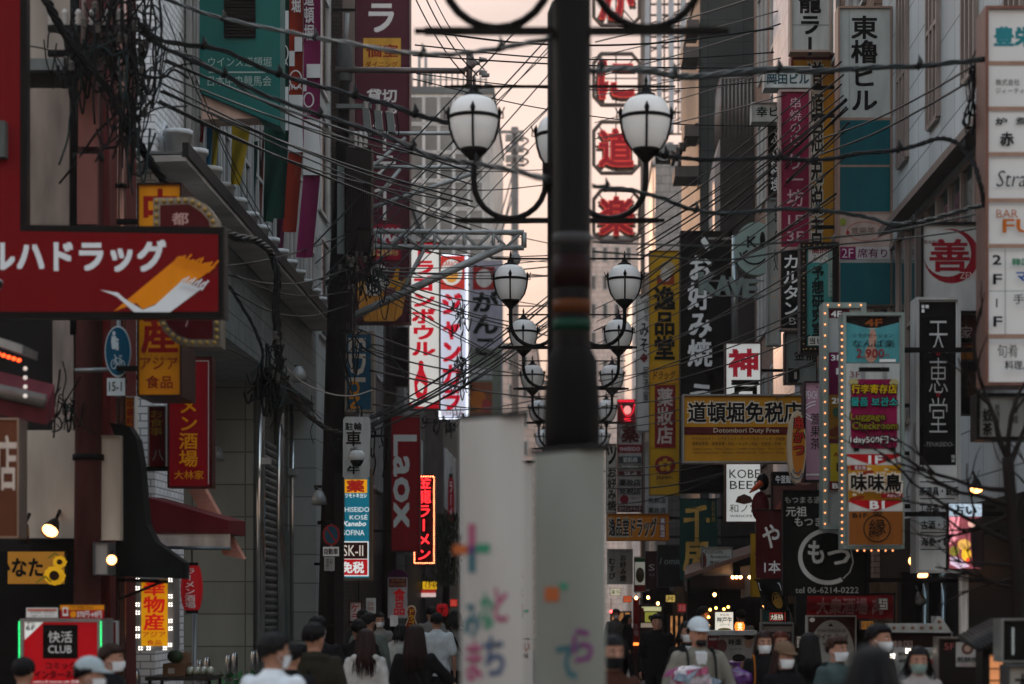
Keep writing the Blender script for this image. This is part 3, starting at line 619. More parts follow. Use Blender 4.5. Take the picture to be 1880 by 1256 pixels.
tangle('cable_tangle', 'cable bunch below the transformer on the leaning pole', (PX(665, 35.5), 35.4, PZ(500, 35.5)), (.2, .1, .14), 50, .012, 4, ln=.45)
tangle('cable_tangle', 'cable coil beside the dark junction boxes', (PX(640, 35.5), 35.4, PZ(630, 35.5)), (.1, .06, .1), 18, .012, 5, ln=.6)
tangle('cable_tangle', 'hanging knot of wires in front of the corner parking sign', (PX(660, 34.5), 34.3, PZ(800, 34.5)), (.2, .1, .12), 40, .010, 6, ln=.35)
tangle('cable_tangle', 'grey green cable loops hanging by the shuttered wall', (PX(490, 26), 26, PZ(690, 26)), (.10, .05, .1), 20, .012, 7, ln=.4)
tangle('cable_tangle', 'black frayed cable ends at the lower drop of the thick bundle', (PX(508, 26), 25.9, PZ(700, 26)), (.04, .04, .2), 34, .010, 8, ln=.25)
tangle('cable_tangle', 'cable splice cluster in front of the karaoke sign', (PX(848, 46), 46, PZ(680, 46)), (.1, .06, .25), 26, .012, 9, ln=.3)
tangle('cable_tangle', 'small splice cluster left of the second lamp', (PX(846, 45), 45, PZ(575, 45)), (.08, .05, .12), 14, .012, 10, ln=.3)
tangle('cable_tangle', 'wire clutter under the white lit karaoke sign', (PX(800, 50), 50, PZ(775, 50)), (.4, .1, .06), 30, .012, 11, ln=.3)
tangle('cable_tangle', 'wire bunch with slack loops at the directory sign edge', (PX(1790, 19.6), 19.6, PZ(160, 19.6)), (.03, .03, .16), 18, .009, 12, ln=.3)
Y = 48.5; t = thing('utility_pole', 'plain dark pole carrying two splice clusters by the bowling sign', 'utility pole', (PX(712, Y), Y, 0))
b = MB(); b.tube([(PX(712, Y), Y, 0), (PX(720, Y), Y, PZ(560, Y))], [.17, .14], M('2b1f1d', .5), 12); b.build('pole', t)
b = MB(); b.box(PX(726, Y), PX(752, Y), Y - .4, Y - .15, PZ(712, Y), PZ(605, Y), M('191717', .5, .2)); 
for i in range(5): b.box(PX(728 + 5 * i, Y), PX(729 + 5 * i, Y), Y - .43, Y - .401, PZ(700, Y), PZ(612, Y), M('191717', .5))
b.build('transformer_tank', t)
Y = 95; t = thing('utility_pole', 'far slim pole bristling with white insulators against the sky', 'utility pole', (PX(945, Y), Y, 0))
b = MB(); b.tube([(PX(946, Y), Y, 0), (PX(945, Y), Y, PZ(234, Y))], .16, M('75706c', .6), 8); b.build('pole', t)
b = MB()
for z, a, c in ((242, 912, 962), (270, 930, 962), (287, 930, 962), (303, 930, 962)): b.box(PX(a, Y), PX(c, Y), Y - .3, Y - .2, PZ(z + 5, Y), PZ(z, Y), M('8d8985', .5))
b.build('crossarm', t)
b = MB()
for z in (262, 282, 300): 
    for x in (932, 938, 952, 958): insul(b, (PX(x, Y), Y - .25, PZ(z, Y)), .32, .12)
    b.tube(spline([(PX(950, Y), Y - .3, PZ(z, Y)), (PX(962, Y), Y - .3, PZ(z - 6, Y)), (PX(970, Y), Y - .3, PZ(z, Y)), (PX(960, Y), Y - .3, PZ(z + 8, Y))], 5), .04, DARKM, 5)
b.build('insulator', t)
# pale lattice gantry reaching over the street
Y = 40; t = thing('lattice_gantry', 'pale grey lattice truss arm reaching from the left over the street', 'gantry', (PX(655, Y), Y, PZ(580, Y)))
TR = M('a9adab', .45, .2); b = MB()
def bar(a, c, r=.05): b.tube([(PX(a[0], Y), Y, PZ(a[1], Y)), (PX(c[0], Y), Y, PZ(c[1], Y))], r, TR, 4)
bar((640, 245), (900, 245), .035); bar((686, 307), (880, 307), .035); bar((685, 380), (870, 318), .04); bar((660, 425), (962, 427)); bar((660, 453), (962, 455)); bar((650, 580), (925, 452), .07); bar((735, 540), (780, 455), .04)
bar((640, 345), (745, 253), .035); bar((690, 365), (735, 310), .035)
for i in range(11): bar((660 + i * 27, 426), (687 + i * 27, 454), .03) if i % 2 else bar((660 + i * 27, 454), (687 + i * 27, 426), .03)
for i in range(6): bar((690 + i * 54, 427), (690 + i * 54, 454), .03)
bar((962, 427), (962, 455)); bar((947, 455), (947, 470), .02)
b.build('truss', t); b = MB(); b.tube([(PX(626, Y), Y + .01, 0), (PX(626, Y), Y + .01, PZ(240, Y))], .07, M('6b6e6c', .5), 10); b.build('post', t)
b = MB(); b.lathe([(0, -.12), (.07, -.1), (.1, 0), (.07, .06), (.03, .1), (0, .1)], (PX(947, Y), Y, PZ(474, Y)), M('9fa3a1', .3), 12); b.build('camera_dome', t)
# ================================================================ signs of the left row
W_ = M('dcdedc', .5, var=.12); K_ = M('0b0b0b', .5, var=.1); RD = M('a3151c', .45, var=.2); RDK = M('6d0f17', .4, var=.2); OR = M('d98a14', .5, var=.12); YL = M('d9a520', .5, var=.12)
WL = -4.7
# drugstore sign, an L: upright panel and long panel with a brush-stroke bird
Y = 18.5; t = thing('drugstore_sign', 'large dark red L-shaped drugstore sign with white lettering and orange and white bird', 'sign', (PX(200, Y), Y, PZ(582, Y)))
BLK = M('0f0f0f', .35, var=.2); REDS = M('68030c', .35, var=.12, scale=3.)
b = MB(); b.prism([(PX(a, Y), PZ(c, Y)) for a, c in ((-180, -80), (48, -80), (48, 412), (412, 416), (412, 584), (-180, 584))], Y + .02, Y + .14, BLK); b.build('sign_box', t)
b = MB(); b.box(PX(410, Y), PX(414, Y), Y - .02, Y + .15, PZ(585, Y), PZ(416, Y), M('2e2e2c', .4, .4)); b.build('edge_trim', t)
b = MB(); S_ = M('ccd2d4', .4, var=.08)
items_on(b, [('p', [(-170, -80), (36, -80), (36, 424), (400, 430), (400, 572), (-170, 572)], REDS),
    ('t', 'ルハドラッグ', -24, 442, 303, 497, S_, .045),
    ('p', [(208, 572), (236, 548), (330, 470), (350, 478), (396, 490), (350, 522), (300, 552), (262, 568), (250, 556)], M('d17d10', .45, var=.1)),
    ('p', [(183, 532), (207, 536), (216, 537), (228, 548), (262, 569), (285, 560), (332, 517), (345, 520), (366, 530), (378, 524), (312, 573), (246, 573), (215, 545), (207, 541)], S_)], Y, Y + .015)
st = []
for k in range(9): a = 318 + k * 8.3; c = 478 + k * 2; st.append(('l', [(a, c + 6), (a + 9, c - 5), (a + 17 - (k % 2) * 3, c - 6 - (k % 3) * 4)], 3.2, M('d17d10', .45, var=.1)))
for k in range(8): a = 330 + k * 6; c = 520 + k * 1.3; st.append(('l', [(a, c + 5), (a + 6, c - 4), (a + 12, c - 8 - (k % 2) * 4)], 2.6, S_))
items_on(b, st, Y, Y + .0)
b.build('panel', t)
b = MB(); b.box(PX(-10, Y), PX(14, Y), Y - .1, Y + .01, PZ(292, Y), PZ(226, Y), M('4d5250', .4)); b.build('switch_box', t)
# marquee shaped sign with bulbs, mostly behind the drugstore sign
Y = 19.6; BUL = M('8a7040', .25, emit=.02, var=0)
t = thing('marquee_sign', 'arrow shaped marquee sign ringed with dim bulbs, half hidden by the drugstore sign', 'sign', (PX(340, Y), Y, PZ(636, Y)))
out = [(280, 362), (352, 361), (380, 376), (396, 398), (404, 440), (404, 636), (345, 636), (318, 626), (298, 606), (284, 575), (280, 540)]
b = MB(); b.prism([(PX(a, Y), PZ(c, Y)) for a, c in out], Y + .03, Y + .3, M('7d776a', .4, .4, var=.4)); b.build('sign_box', t)
b = MB(); inn = [(293, 376), (346, 374), (368, 388), (382, 404), (390, 440), (390, 622), (348, 622), (326, 614), (308, 598), (297, 572), (293, 540)]
items_on(b, [('p', inn, M('4a0f14', .35)), ('t', '都', 315, 390, 345, 412, M('b08c86'), .02), ('t', 'ナ', 338, 570, 350, 600, M('b08c86'), .02)], Y, Y + .028); b.build('panel', t)
mid = [((a[0] + c[0]) / 2, (a[1] + c[1]) / 2) for a, c in zip(out, inn)]
for a, c in along(mid + [mid[0]], 52)[:-1]: q = MB(); q.ell((PX(a, Y), Y + .01, PZ(c, Y)), (.022, .022, .022), BUL, 7, 5); q.build('bulb', t)
# grocery sign, tall orange
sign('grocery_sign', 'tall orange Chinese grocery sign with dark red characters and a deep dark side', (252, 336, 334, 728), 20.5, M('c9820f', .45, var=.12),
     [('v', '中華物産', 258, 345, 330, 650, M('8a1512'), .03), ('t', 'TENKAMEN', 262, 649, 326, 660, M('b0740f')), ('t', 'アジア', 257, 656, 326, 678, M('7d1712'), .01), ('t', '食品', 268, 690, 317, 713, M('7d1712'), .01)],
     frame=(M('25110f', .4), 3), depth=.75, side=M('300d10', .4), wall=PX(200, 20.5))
sign('grocery_sign', 'lit yellow grocery sign framed by clusters of four white lamps, low at the left', (250, 1062, 320, 1194), 22, LIT('c98f0c', .22),
     [('r', 250, 1062, 259, 1194, M('8b8d8d', .3, .5)), ('r', 308, 1062, 320, 1194, M('8b8d8d', .3, .5)), ('r', 259, 1186, 308, 1194, M('8b8d8d', .3, .5)),
      ('v', '華物産', 263, 1062, 304, 1158, LIT('b01512', .3), .03), ('t', 'アジア', 262, 1160, 304, 1170, LIT('9a1a12', .2), .01), ('t', '食品', 270, 1175, 297, 1184, LIT('9a1a12', .2), .01)],
     frame=(M('7f8282', .3, .5), 2), depth=.3,
     bulbs=(GLOW('fff6ea', 2.2), [(x + dx, y + dy) for x, y in ((254, 1065), (314, 1065), (254, 1080), (314, 1095), (254, 1110), (314, 1110), (254, 1125), (314, 1140), (254, 1154), (314, 1154), (254, 1168), (313, 1184), (259, 1190), (274, 1190), (304, 1190)) for dx in (-2.2, 2.2) for dy in (-2.2, 2.2)], .0058))
sign('ramen_sign', 'tall red ramen tavern sign with gold characters and a fine white border', (308, 655, 390, 896), 24, M('8a0d1a', .35, var=.1),
     [('p', [(316, 662), (383, 662), (383, 663.5), (316, 663.5)], W_), ('r', 382, 663, 383.5, 889, W_), ('v', 'ラーメン酒場', 328, 664, 364, 858, M('d98f10', .4, var=.08), .02), ('t', '大林家', 320, 864, 374, 880, M('d98f10', .4, var=.08), .01)],
     frame=(M('3a1512', .4), 3), depth=.2, wall=-5.3)
sign('shop_sign', 'narrow dark red sign with gold script tucked beside the ramen sign', (272, 745, 306, 862), 24.6, M('6d0f14', .4), [('v', 'お食事', 274, 752, 300, 800, M('b0861a')), ('t', '八', 280, 826, 300, 846, M('a09a92'))], frame=(M('9a9a96', .4), 2), depth=.3)
sign('shop_sign', 'small orange notice with red columns of writing behind the 15-1 plate', (214, 728, 249, 800), 22.8, M('c9820f', .45), [('v', '元祖名物', 218, 735, 230, 796, M('a3151c'), .02), ('v', '中華料理', 232, 735, 246, 796, M('a3151c'), .02)], frame=(M('c9c5bd', .4), 2), depth=.12)
# blue pedestrian and bicycle sign
Y = 20.9; t = thing('traffic_sign', 'round blue traffic sign with white walkers and bicycle, plate 15-1 below', 'traffic sign', (PX(216, Y), Y, PZ(727, Y)))
b = MB(); WS = M('b9c4c6', .4, var=.1)
q = [(PX(216, Y) + .126 * math.cos(R(i * 10)), PZ(645, Y) + .245 * math.sin(R(i * 10))) for i in range(36)]; b.prism(q, Y + .01, Y + .025, WS)
items_on(b, [('c', 216, 645, 22.5, 44.5, M('0e4a63', .35, var=.15)), ('c', 209, 612, 3, 4, WS), ('p', [(205, 617), (213, 617), (214, 628), (212, 641), (206, 641), (204, 628)], WS), ('c', 216, 624, 2, 3, WS), ('p', [(213, 628), (218, 628), (218, 643), (213, 643)], WS),
   ('o', 209, 669, 5, 9, 1.3, WS), ('o', 225, 671, 5, 9, 1.3, WS), ('l', [(209, 669), (213, 658), (222, 658), (225, 671)], 1.2, WS), ('l', [(213, 658), (217, 671), (222, 658)], 1.2, WS), ('l', [(211, 652), (214, 658)], 1.5, WS), ('l', [(220, 654), (225, 654)], 1.5, WS)], Y, Y + .008); b.build('sign_disc', t)
b = MB(); b.box(PX(196, Y), PX(229, Y), Y + .01, Y + .02, PZ(726, Y), PZ(694, Y), WS); items_on(b, [('t', '15-1', 200, 701, 223, 718, K_, .01)], Y, Y + .008); b.build('plate', t)
b = MB(); b.tube([(PX(216, Y), Y + .05, PZ(728, Y)), (PX(216, Y), Y + .05, PZ(585, Y))], .02, STEEL, 8); b.tube([(PX(135, Y), Y + .06, PZ(679, Y)), (PX(216, Y), Y + .06, PZ(677, Y))], .022, STEEL, 8); b.build('bracket', t)
# lower left shop front
sign('shop_sign', 'brown metal shop sign with white characters at the very left edge', (-60, 768, 36, 988), 18, M('5a3a2c', .25, .6, var=.4), [('t', '飯店', -50, 800, 30, 900, M('c4b8ac', .4), .02)], frame=(M('8a7d72', .3, .7), 3), depth=.25)
sign('sunflower_sign', 'warm lit yellow shop sign with brush lettering and a sunflower', (14, 1013, 118, 1072), 21.2, LIT('9a6a26', .12),
     [('t', 'ひなた', -8, 1026, 78, 1058, K_, .04)] + [('c', 101 + 14 * math.cos(R(k * 30)), 1057 + 13 * math.sin(R(k * 30)), 6, 5, LIT('c99a1a', .2)) for k in range(12)] + [('c', 101, 1057, 9, 9, M('2b1a10'))] + [('c', 112 + 9 * math.cos(R(k * 40)), 1032 + 8 * math.sin(R(k * 40)), 4, 3.5, LIT('c99a1a', .2)) for k in range(9)] + [('c', 112, 1032, 5, 5, M('2b1a10')), ('l', [(70, 1070), (86, 1058), (96, 1068)], 2.5, M('5a6a20')), ('l', [(92, 1025), (104, 1016), (110, 1020)], 2.5, M('5a6a20'))], depth=.1)
def spotlight(label, p, d, lit=True, s=1.):
    t = thing('spotlight', label, 'spotlight', p); p = Vector(p); d = Vector(d).normalized()
    b = MB(); b.tube([p - d * .16 * s, p - d * .1 * s, p, p + d * .02 * s], [.035 * s, .06 * s, .085 * s, .09 * s], M('1a1a1a', .4, .4), 12, caps=False); b.tube([p - d * .16 * s, p - d * .14 * s + Vector((0, .2, .12)) * s], .018 * s, DARKM, 6); b.build('housing', t)
    b = MB(); b.tube([p - d * .005, p + d * .004], .078 * s, GLOW('ffa860', 3) if lit else M('c9c9c4', .1), 12); b.build('lens', t)
spotlight('lit black spotlight on the beige shop fascia', (PX(92, 21.3), 21.3, PZ(974, 21.3)), (-.15, -.75, -.6))
spotlight('unlit black spotlight over the sunflower sign', (PX(38, 21.2), 21.2, PZ(990, 21.2)), (-.3, .2, -.9), False)
spotlight('warm round spotlight under the black awning', (PX(205, 20.6), 20.6, PZ(1028, 20.6)), (.35, -.9, -.2), True, .6)
Y = 18.4; t = thing('awning', 'faded maroon awning with a grey box edge at the left', 'awning', (PX(30, Y), Y, PZ(780, Y)))
b = MB(); b.hexa([(PX(-80, Y), Y, PZ(745, Y)), (PX(85, Y), Y, PZ(780, Y)), (PX(85, Y), Y + .3, PZ(760, Y)), (PX(-80, Y), Y + .3, PZ(725, Y)), (PX(-80, Y), Y, PZ(718, Y)), (PX(85, Y), Y, PZ(748, Y)), (PX(85, Y), Y + .3, PZ(700, Y)), (PX(-80, Y), Y + .3, PZ(660, Y))], M('54262b', .8)); b.build('fabric', t)
b = MB(); b.tube([(PX(-80, Y), Y - .03, PZ(700, Y)), (PX(84, Y), Y - .03, PZ(738, Y))], .06, M('6f6b67', .4, .3), 8); b.build('roller', t)
Y = 17.6; t = thing('light_strip', 'strip of red and orange lamps under a steel eave at the left edge', 'lights', (PX(10, Y), Y, PZ(665, Y)))
b = MB(); b.hexa([(PX(-60, Y), Y, PZ(615, Y)), (PX(40, Y), Y, PZ(650, Y)), (PX(40, Y), Y + .5, PZ(650, Y)), (PX(-60, Y), Y + .5, PZ(615, Y)), (PX(-60, Y), Y, PZ(600, Y)), (PX(42, Y), Y, PZ(634, Y)), (PX(42, Y), Y + .5, PZ(634, Y)), (PX(-60, Y), Y + .5, PZ(600, Y))], STEEL); b.build('eave', t)
for k in range(7): q = MB(); q.ell((PX(-28 + k * 9.5, Y), Y + .1, PZ(641 + k * 3, Y)), (.02, .02, .016), GLOW('ff4a20', 1.6), 8, 5); q.build('bulb', t)
for k in range(4): q = MB(); q.ell((PX(35, Y), Y + .2, PZ(672 + k * 17, Y)), (.018, .018, .018), M('d9cfc5', .2, emit=.25, var=0), 8, 5); q.build('bulb', t)
Y = 17.2; t = thing('security_camera', 'white bullet security camera at the left frame edge under the drugstore lettering', 'security camera', (PX(4, Y), Y, PZ(530, Y)))
b = MB(); b.tube([(PX(-25, Y), Y - .1, PZ(515, Y)), (PX(10, Y), Y - .22, PZ(530, Y))], .045, M('b4bcbd', .3), 12); b.build('camera_body', t)
b = MB(); b.tube([(PX(10, Y), Y - .22, PZ(530, Y)), (PX(11, Y), Y - .225, PZ(530.5, Y))], .036, BLK, 12); b.build('lens', t)
# black fabric awning, white box sign beside it
Y = 21.4; t = thing('awning', 'black fabric shop awning sloping out beside the white fabric panel', 'awning', (PX(270, Y), Y, PZ(1062, Y)))
BF = M('121514', .75, var=.35, bump=.3); b = MB()
b.prism([(PX(a, Y), PZ(c, Y)) for a, c in ((206, 1058), (214, 985), (220, 880), (210, 800), (202, 776), (236, 782), (250, 805), (258, 850), (263, 910), (268, 962), (285, 994), (338, 1033), (338, 1063))], Y, Y + .3, BF); b.build('fabric', t)
b = MB(); b.tube([(PX(210, Y), Y + .1, PZ(1064, Y)), (PX(305, Y), Y + .1, PZ(1068, Y))], .02, DARKM, 6); b.tube([(PX(215, Y), Y + .1, PZ(1100, Y)), (PX(300, Y), Y + .1, PZ(1066, Y))], .015, DARKM, 6); b.build('awning_arm', t)
sign('fabric_panel', 'blank white fabric sign panel above the black awning', (171, 800, 222, 992), 21.3, M('b5aa9c', .8, var=.35, scale=3.), frame=(M('a39a8c', .6), 1), depth=.3, side=M('3a3836'))
sign('shop_sign', 'small grey steel box below the white fabric panel', (172, 996, 200, 1056), 20.9, M('8b8d8e', .3, .4), frame=(M('4a4a4a'), 2), depth=.3)
Y = 21.8; t = thing('hydrant_sign', 'round red fire hydrant sign with white characters', 'sign', (PX(154, Y), Y, PZ(1098, Y)))
b = MB(); b.prism([(PX(156, Y) + .12 * math.cos(R(i * 12)), PZ(1068, Y) + .165 * math.sin(R(i * 12))) for i in range(30)], Y + .02, Y + .05, M('b9a8a5', .4))
items_on(b, [('c', 156, 1068, 20.5, 28.5, RDK), ('t', '消火', 147, 1050, 168, 1069, W_, .02), ('r', 142, 1072, 172, 1081, M('a0801a')), ('c', 157, 1088, 8, 4, W_)], Y, Y + .015); b.build('sign_disc', t)
b = MB(); b.tube([(PX(156, Y), Y + .08, 0), (PX(156, Y), Y + .08, PZ(1045, Y))], .025, RDK, 8); b.build('post', t)
Y = 23.5; t = thing('awning', 'maroon shop awning with a clear vinyl skirt and slanted copper board', 'awning', (PX(340, Y), Y, PZ(1005, Y)))
b = MB(); MR = M('5a141c', .6, var=.25); b.hexa([(PX(264, Y), Y, PZ(978, Y)), (PX(420, Y), Y, PZ(979, Y)), (PX(420, Y), Y + 1.2, PZ(979, Y)), (PX(264, Y), Y + 1.2, PZ(978, Y)), (PX(264, Y), Y, PZ(912, Y)), (PX(420, Y), Y, PZ(956, Y)), (PX(420, Y), Y + 1.2, PZ(950, Y)), (PX(264, Y), Y + 1.2, PZ(905, Y))], MR); b.build('fabric', t)
b = MB(); b.box(PX(276, Y), PX(422, Y), Y + .02, Y + .03, PZ(1004, Y), PZ(980, Y), M('c9bdb2', .1, alpha=.55, var=.5)); b.tube([(PX(276, Y), Y, PZ(1005, Y)), (PX(424, Y), Y, PZ(1007, Y))], .02, M('5d6a70', .3, .6), 6); b.build('vinyl_skirt', t)
b = MB(); Y2 = 24.9; b.hexa([(PX(352, Y2), Y2 - .3, PZ(898, Y2)), (PX(382, Y2), Y2 - .3, PZ(898, Y2)), (PX(385, Y2), Y2 - .2, PZ(896, Y2)), (PX(355, Y2), Y2 - .2, PZ(896, Y2)), (PX(418, Y2), Y2 - .3, PZ(1020, Y2)), (PX(455, Y2), Y2 - .3, PZ(1028, Y2)), (PX(457, Y2), Y2 - .2, PZ(1026, Y2)), (PX(420, Y2), Y2 - .2, PZ(1018, Y2))], M('b07d6c', .4, var=.2, streak=4)); b.build('copper_board', t)
# lantern
def lantern(label, cx, y0, y1, hw, Y, word, col='8a1218', wc=None, e=.12, sub=None, pole=False):
    t = thing('paper_lantern', label, 'lantern', (PX(cx, Y), Y, PZ(y1, Y))); z0, z1 = PZ(y1, Y), PZ(y0, Y); h = z1 - z0; r = hw * Y / FPX
    b = MB(); n = 13; pr = []
    for i in range(n * 2 + 1):
        u = i / (n * 2); rr = r * (.62 + .38 * math.sin(math.pi * u) ** .6) * (1 if i % 2 == 0 else 1.035); pr.append((rr, h * (.06 + .88 * u)))
    b.lathe(pr, (PX(cx, Y), Y, z0), LIT(col, e), 20)
    tmp = MB(); text_col(tmp, word, PX(cx - hw * .5, Y), PZ(y1 - (y1 - y0) * .1, Y), PX(cx + hw * .5, Y), PZ(y0 + (y1 - y0) * .1, Y), 0, wc or W_, .02)
    def bend(x, z):
        u = min(max((z - z0) / h, .06), .94); rr = r * (.62 + .38 * math.sin(math.pi * (u - .06) / .88) ** .6) * 1.05; d = x - PX(cx, Y); return (x, Y - math.sqrt(max(rr * rr - d * d, 0)) - .004, z)
    b.add([bend(x, z) for x, _, z in tmp.v], tmp.f, wc or W_)
    b.build('paper_shade', t); b = MB()
    for u in (0, .94): b.lathe([(0, u * h), (r * .6, u * h), (r * .6, (u + .06) * h), (0, (u + .06) * h)], (PX(cx, Y), Y, z0), BLK, 16)
    b.tube([(PX(cx, Y), Y, z1), (PX(cx, Y), Y, z1 + .2)], .008, BLK, 5); b.build('lantern_cap', t)
    return t
lantern('tall red ramen tavern lantern with white brush characters by the grey stone wall', 352, 1033, 1126, 20, 23.8, 'ラーメン酒場')
b = MB(); Y = 24.2; t = thing('awning_post', 'steel post standing below the red ramen lantern', 'post', (PX(357, Y), Y, 0)); b.tube([(PX(357, Y), Y, 0), (PX(357, Y), Y, PZ(1125, Y))], .03, STEEL, 8); b.build('tube', t)
# internet cafe sign on a stand
sign('cafe_sign', 'bright red internet cafe sign with a black square and green edge lights', (38, 1136, 186, 1262), 19, LIT('8f0c14', .22),
     [('p', [(45, 1140), (82, 1140), (45, 1175)], LIT('b9bcb9', .3)), ('t', '受付', 49, 1139, 64, 1146, K_, .01), ('t', '6F', 48, 1148, 65, 1157, K_, .02), ('r', 79, 1147, 143, 1209, M('0a0a0a', .4)), ('t', '快活', 89, 1159, 133, 1180, W_), ('t', 'CLUB', 89, 1185, 132, 1199, W_), ('t', 'コミック', 85, 1216, 140, 1228, M('2a0608'), .03), ('t', 'インターネット', 64, 1231, 160, 1246, M('2a0608'), .03), ('t', 'comics & internet cafe 店舗案内', 62, 1248, 160, 1254, LIT('c9c9c9', .2))],
     frame=(M('7d7f7f', .3, .5), 6), depth=.5, bulbs=(GLOW('20d070', 2.2), [(x, 1142 + 3.4 * i) for x in (37, 187) for i in range(20)], .0048))
sign('price_sign', 'red and orange app price sign standing on the internet cafe sign', (110, 1111, 191, 1136), 19.1, M('a3151c', .4), [('r', 110, 1111, 191, 1120, OR), ('t', 'アプリ会員になると', 128, 1112, 172, 1118, K_), ('r', 115, 1115, 125, 1131, W_), ('r', 117, 1118, 123, 1127, RD), ('c', 135, 1128, 6, 6, OR), ('t', '370円→0円', 142, 1122, 187, 1134, W_, .02)], depth=.08)
sign('notice_board', 'small white notice with orange heading on the internet cafe sign', (48, 1116, 106, 1134), 19.1, W_, [('r', 50, 1118, 104, 1122, M('b5563a')), ('t', '店内禁煙・学生割引', 55, 1123, 100, 1126, DARKM), ('t', '各種クーポン使えます', 58, 1129, 98, 1132, DARKM)], depth=.08)
sign('menu_board', 'dim red menu board behind the internet cafe sign', (188, 1140, 216, 1200), 20, M('6d1016'), [('t', '営業中', 190, 1150, 204, 1158, W_)], frame=(M('9a9a9a', .4), 2), depth=.06)

# ---- teal betting hall sign, banners and pennants
Y = 27; t = thing('hall_sign', 'big teal betting hall sign with slanted lower edge and black louvre', 'sign', (PX(440, Y), Y, PZ(225, Y)))
TEAL = M('1c5853', .5, var=.2, scale=1.5); b = MB()
b.prism([(PX(366, Y), PZ(-120, Y)), (PX(514, Y), PZ(-120, Y)), (PX(514, Y), PZ(231, Y)), (PX(366, Y), PZ(168, Y))], Y + .02, Y + .5, TEAL)
LT = M('8fa39c', .5, var=.1)
items_on(b, [('t', 'ウインズ道頓堀', 382, 104, 498, 122, LT), ('r', 383, 131, 488, 133.5, LT), ('t', '日本中央競馬会', 381, 139, 498, 158, LT)], Y, Y + .018); b.build('panel', t)
b = MB(); b.hexa([(PX(367, Y), Y + .02, PZ(169, Y)), (PX(512, Y), Y + .02, PZ(231, Y)), (PX(512, Y), Y + .5, PZ(231, Y)), (PX(367, Y), Y + .5, PZ(169, Y)), (PX(367, Y), Y + .02, PZ(168, Y)), (PX(513, Y), Y + .02, PZ(230, Y)), (PX(513, Y), Y + .5, PZ(230, Y)), (PX(367, Y), Y + .5, PZ(168, Y))], TEAL)
b.hexa([(PX(367, Y), Y + .1, PZ(216, Y)), (PX(470, Y), Y + .1, PZ(214, Y)), (PX(475, Y), Y + .48, PZ(214, Y)), (PX(367, Y), Y + .48, PZ(218, Y)), (PX(367, Y), Y + .1, PZ(170, Y)), (PX(470, Y), Y + .1, PZ(212, Y)), (PX(475, Y), Y + .48, PZ(212, Y)), (PX(367, Y), Y + .48, PZ(171, Y))], M('b59a8c', .5)); b.build('soffit', t)  # pinkish underside: sunset glow put into the soffit colour
b = MB()
for i in range(24): b.box(PX(412, Y), PX(468, Y), Y - .03, Y + .016, PZ(68 - i * 6, Y), PZ(64 - i * 6, Y), M('191512', .6))
b.box(PX(411, Y), PX(469, Y), Y + .005, Y + .017, PZ(69, Y), PZ(-100, Y), M('0f0d0c', .6)); b.build('louvre', t)
WC = M('c4c8c8', .8, var=.12)
def long_banner(label, col, x0, x1, Y, yb, parts, tail, top=-100):
    t = thing('street_banner', label, 'banner', (PX((x0 + x1) / 2, Y), Y, PZ(yb, Y)), 'racing banners beside the teal sign'); m = M(col, .8, var=.15); nx = 6
    b = MB(); X0, X1, Z0, Z1, ZT = PX(x0, Y), PX(x1, Y), PZ(yb, Y), PZ(top, Y), PZ(tail, Y)
    def S(u, z):
        k = 0 if z > ZT else (ZT - z) / (ZT - Z0); return (X0 + (X1 - X0) * u - k * (X1 - X0) * .45 * (1 - u * .1) + k * u * -.08 * (X1 - X0), Y + .05 * math.sin(u * 3.1) + .03 * math.sin(z * 2), z)
    zs = [Z1 + (Z0 - Z1) * j / 40 for j in range(41)]
    b.add([S(i / nx, z) for z in zs for i in range(nx + 1)], [(j * (nx + 1) + i, (j + 1) * (nx + 1) + i, (j + 1) * (nx + 1) + i + 1, j * (nx + 1) + i + 1) for j in range(40) for i in range(nx)], m, True)
    tmp = MB(); items_on(tmp, parts, Y, Y - .005); b.add([(x, y, z) for x, y, z in tmp.v], tmp.f, W_)
    b.m = b.m[:len(b.m) - len(tmp.m)] + [b.mi(tmp.mats[i]) for i in tmp.m]
    b.build('cloth', t); r = MB(); r.tube([(X0, Y + .08, Z1), (X0, Y + .08, Z0 + .8)], .012, STEEL, 5); r.build('rod', t)
long_banner('dark green racing banner, leftmost beside the teal sign', '12382f', 511, 531, 30, 400, [('r', 514, 20, 530, 55, WC), ('o', 521, 98, 9, 16, 2, WC), ('t', 'JRA', 513, 112, 529, 124, WC), ('r', 512, 160, 530, 240, WC)], 240)
long_banner('red orange racing banner in the middle of the three', '7d2a1c', 530, 556, 30.6, 425, [('v', '道頓堀', 535, -60, 553, 24, WC, .02), ('r', 541, 68, 555, 95, WC), ('r', 531, 94, 541, 122, WC), ('o', 543, 146, 12, 17, 2.4, WC), ('t', 'JRA', 529, 156, 555, 168, WC), ('r', 529, 175, 556, 280, WC)], 280)
long_banner('magenta racing banner, rightmost of the three', '6d1f4a', 557, 588, 31.2, 472, [('v', '道頓堀', 558, -20, 577, 76, WC, .02), ('r', 563, 118, 588, 143, WC), ('r', 557, 144, 563, 168, WC), ('o', 567, 184, 10, 14, 2.4, WC), ('t', 'JRA', 558, 203, 577, 214, WC), ('r', 557, 220, 588, 322, WC)], 322)
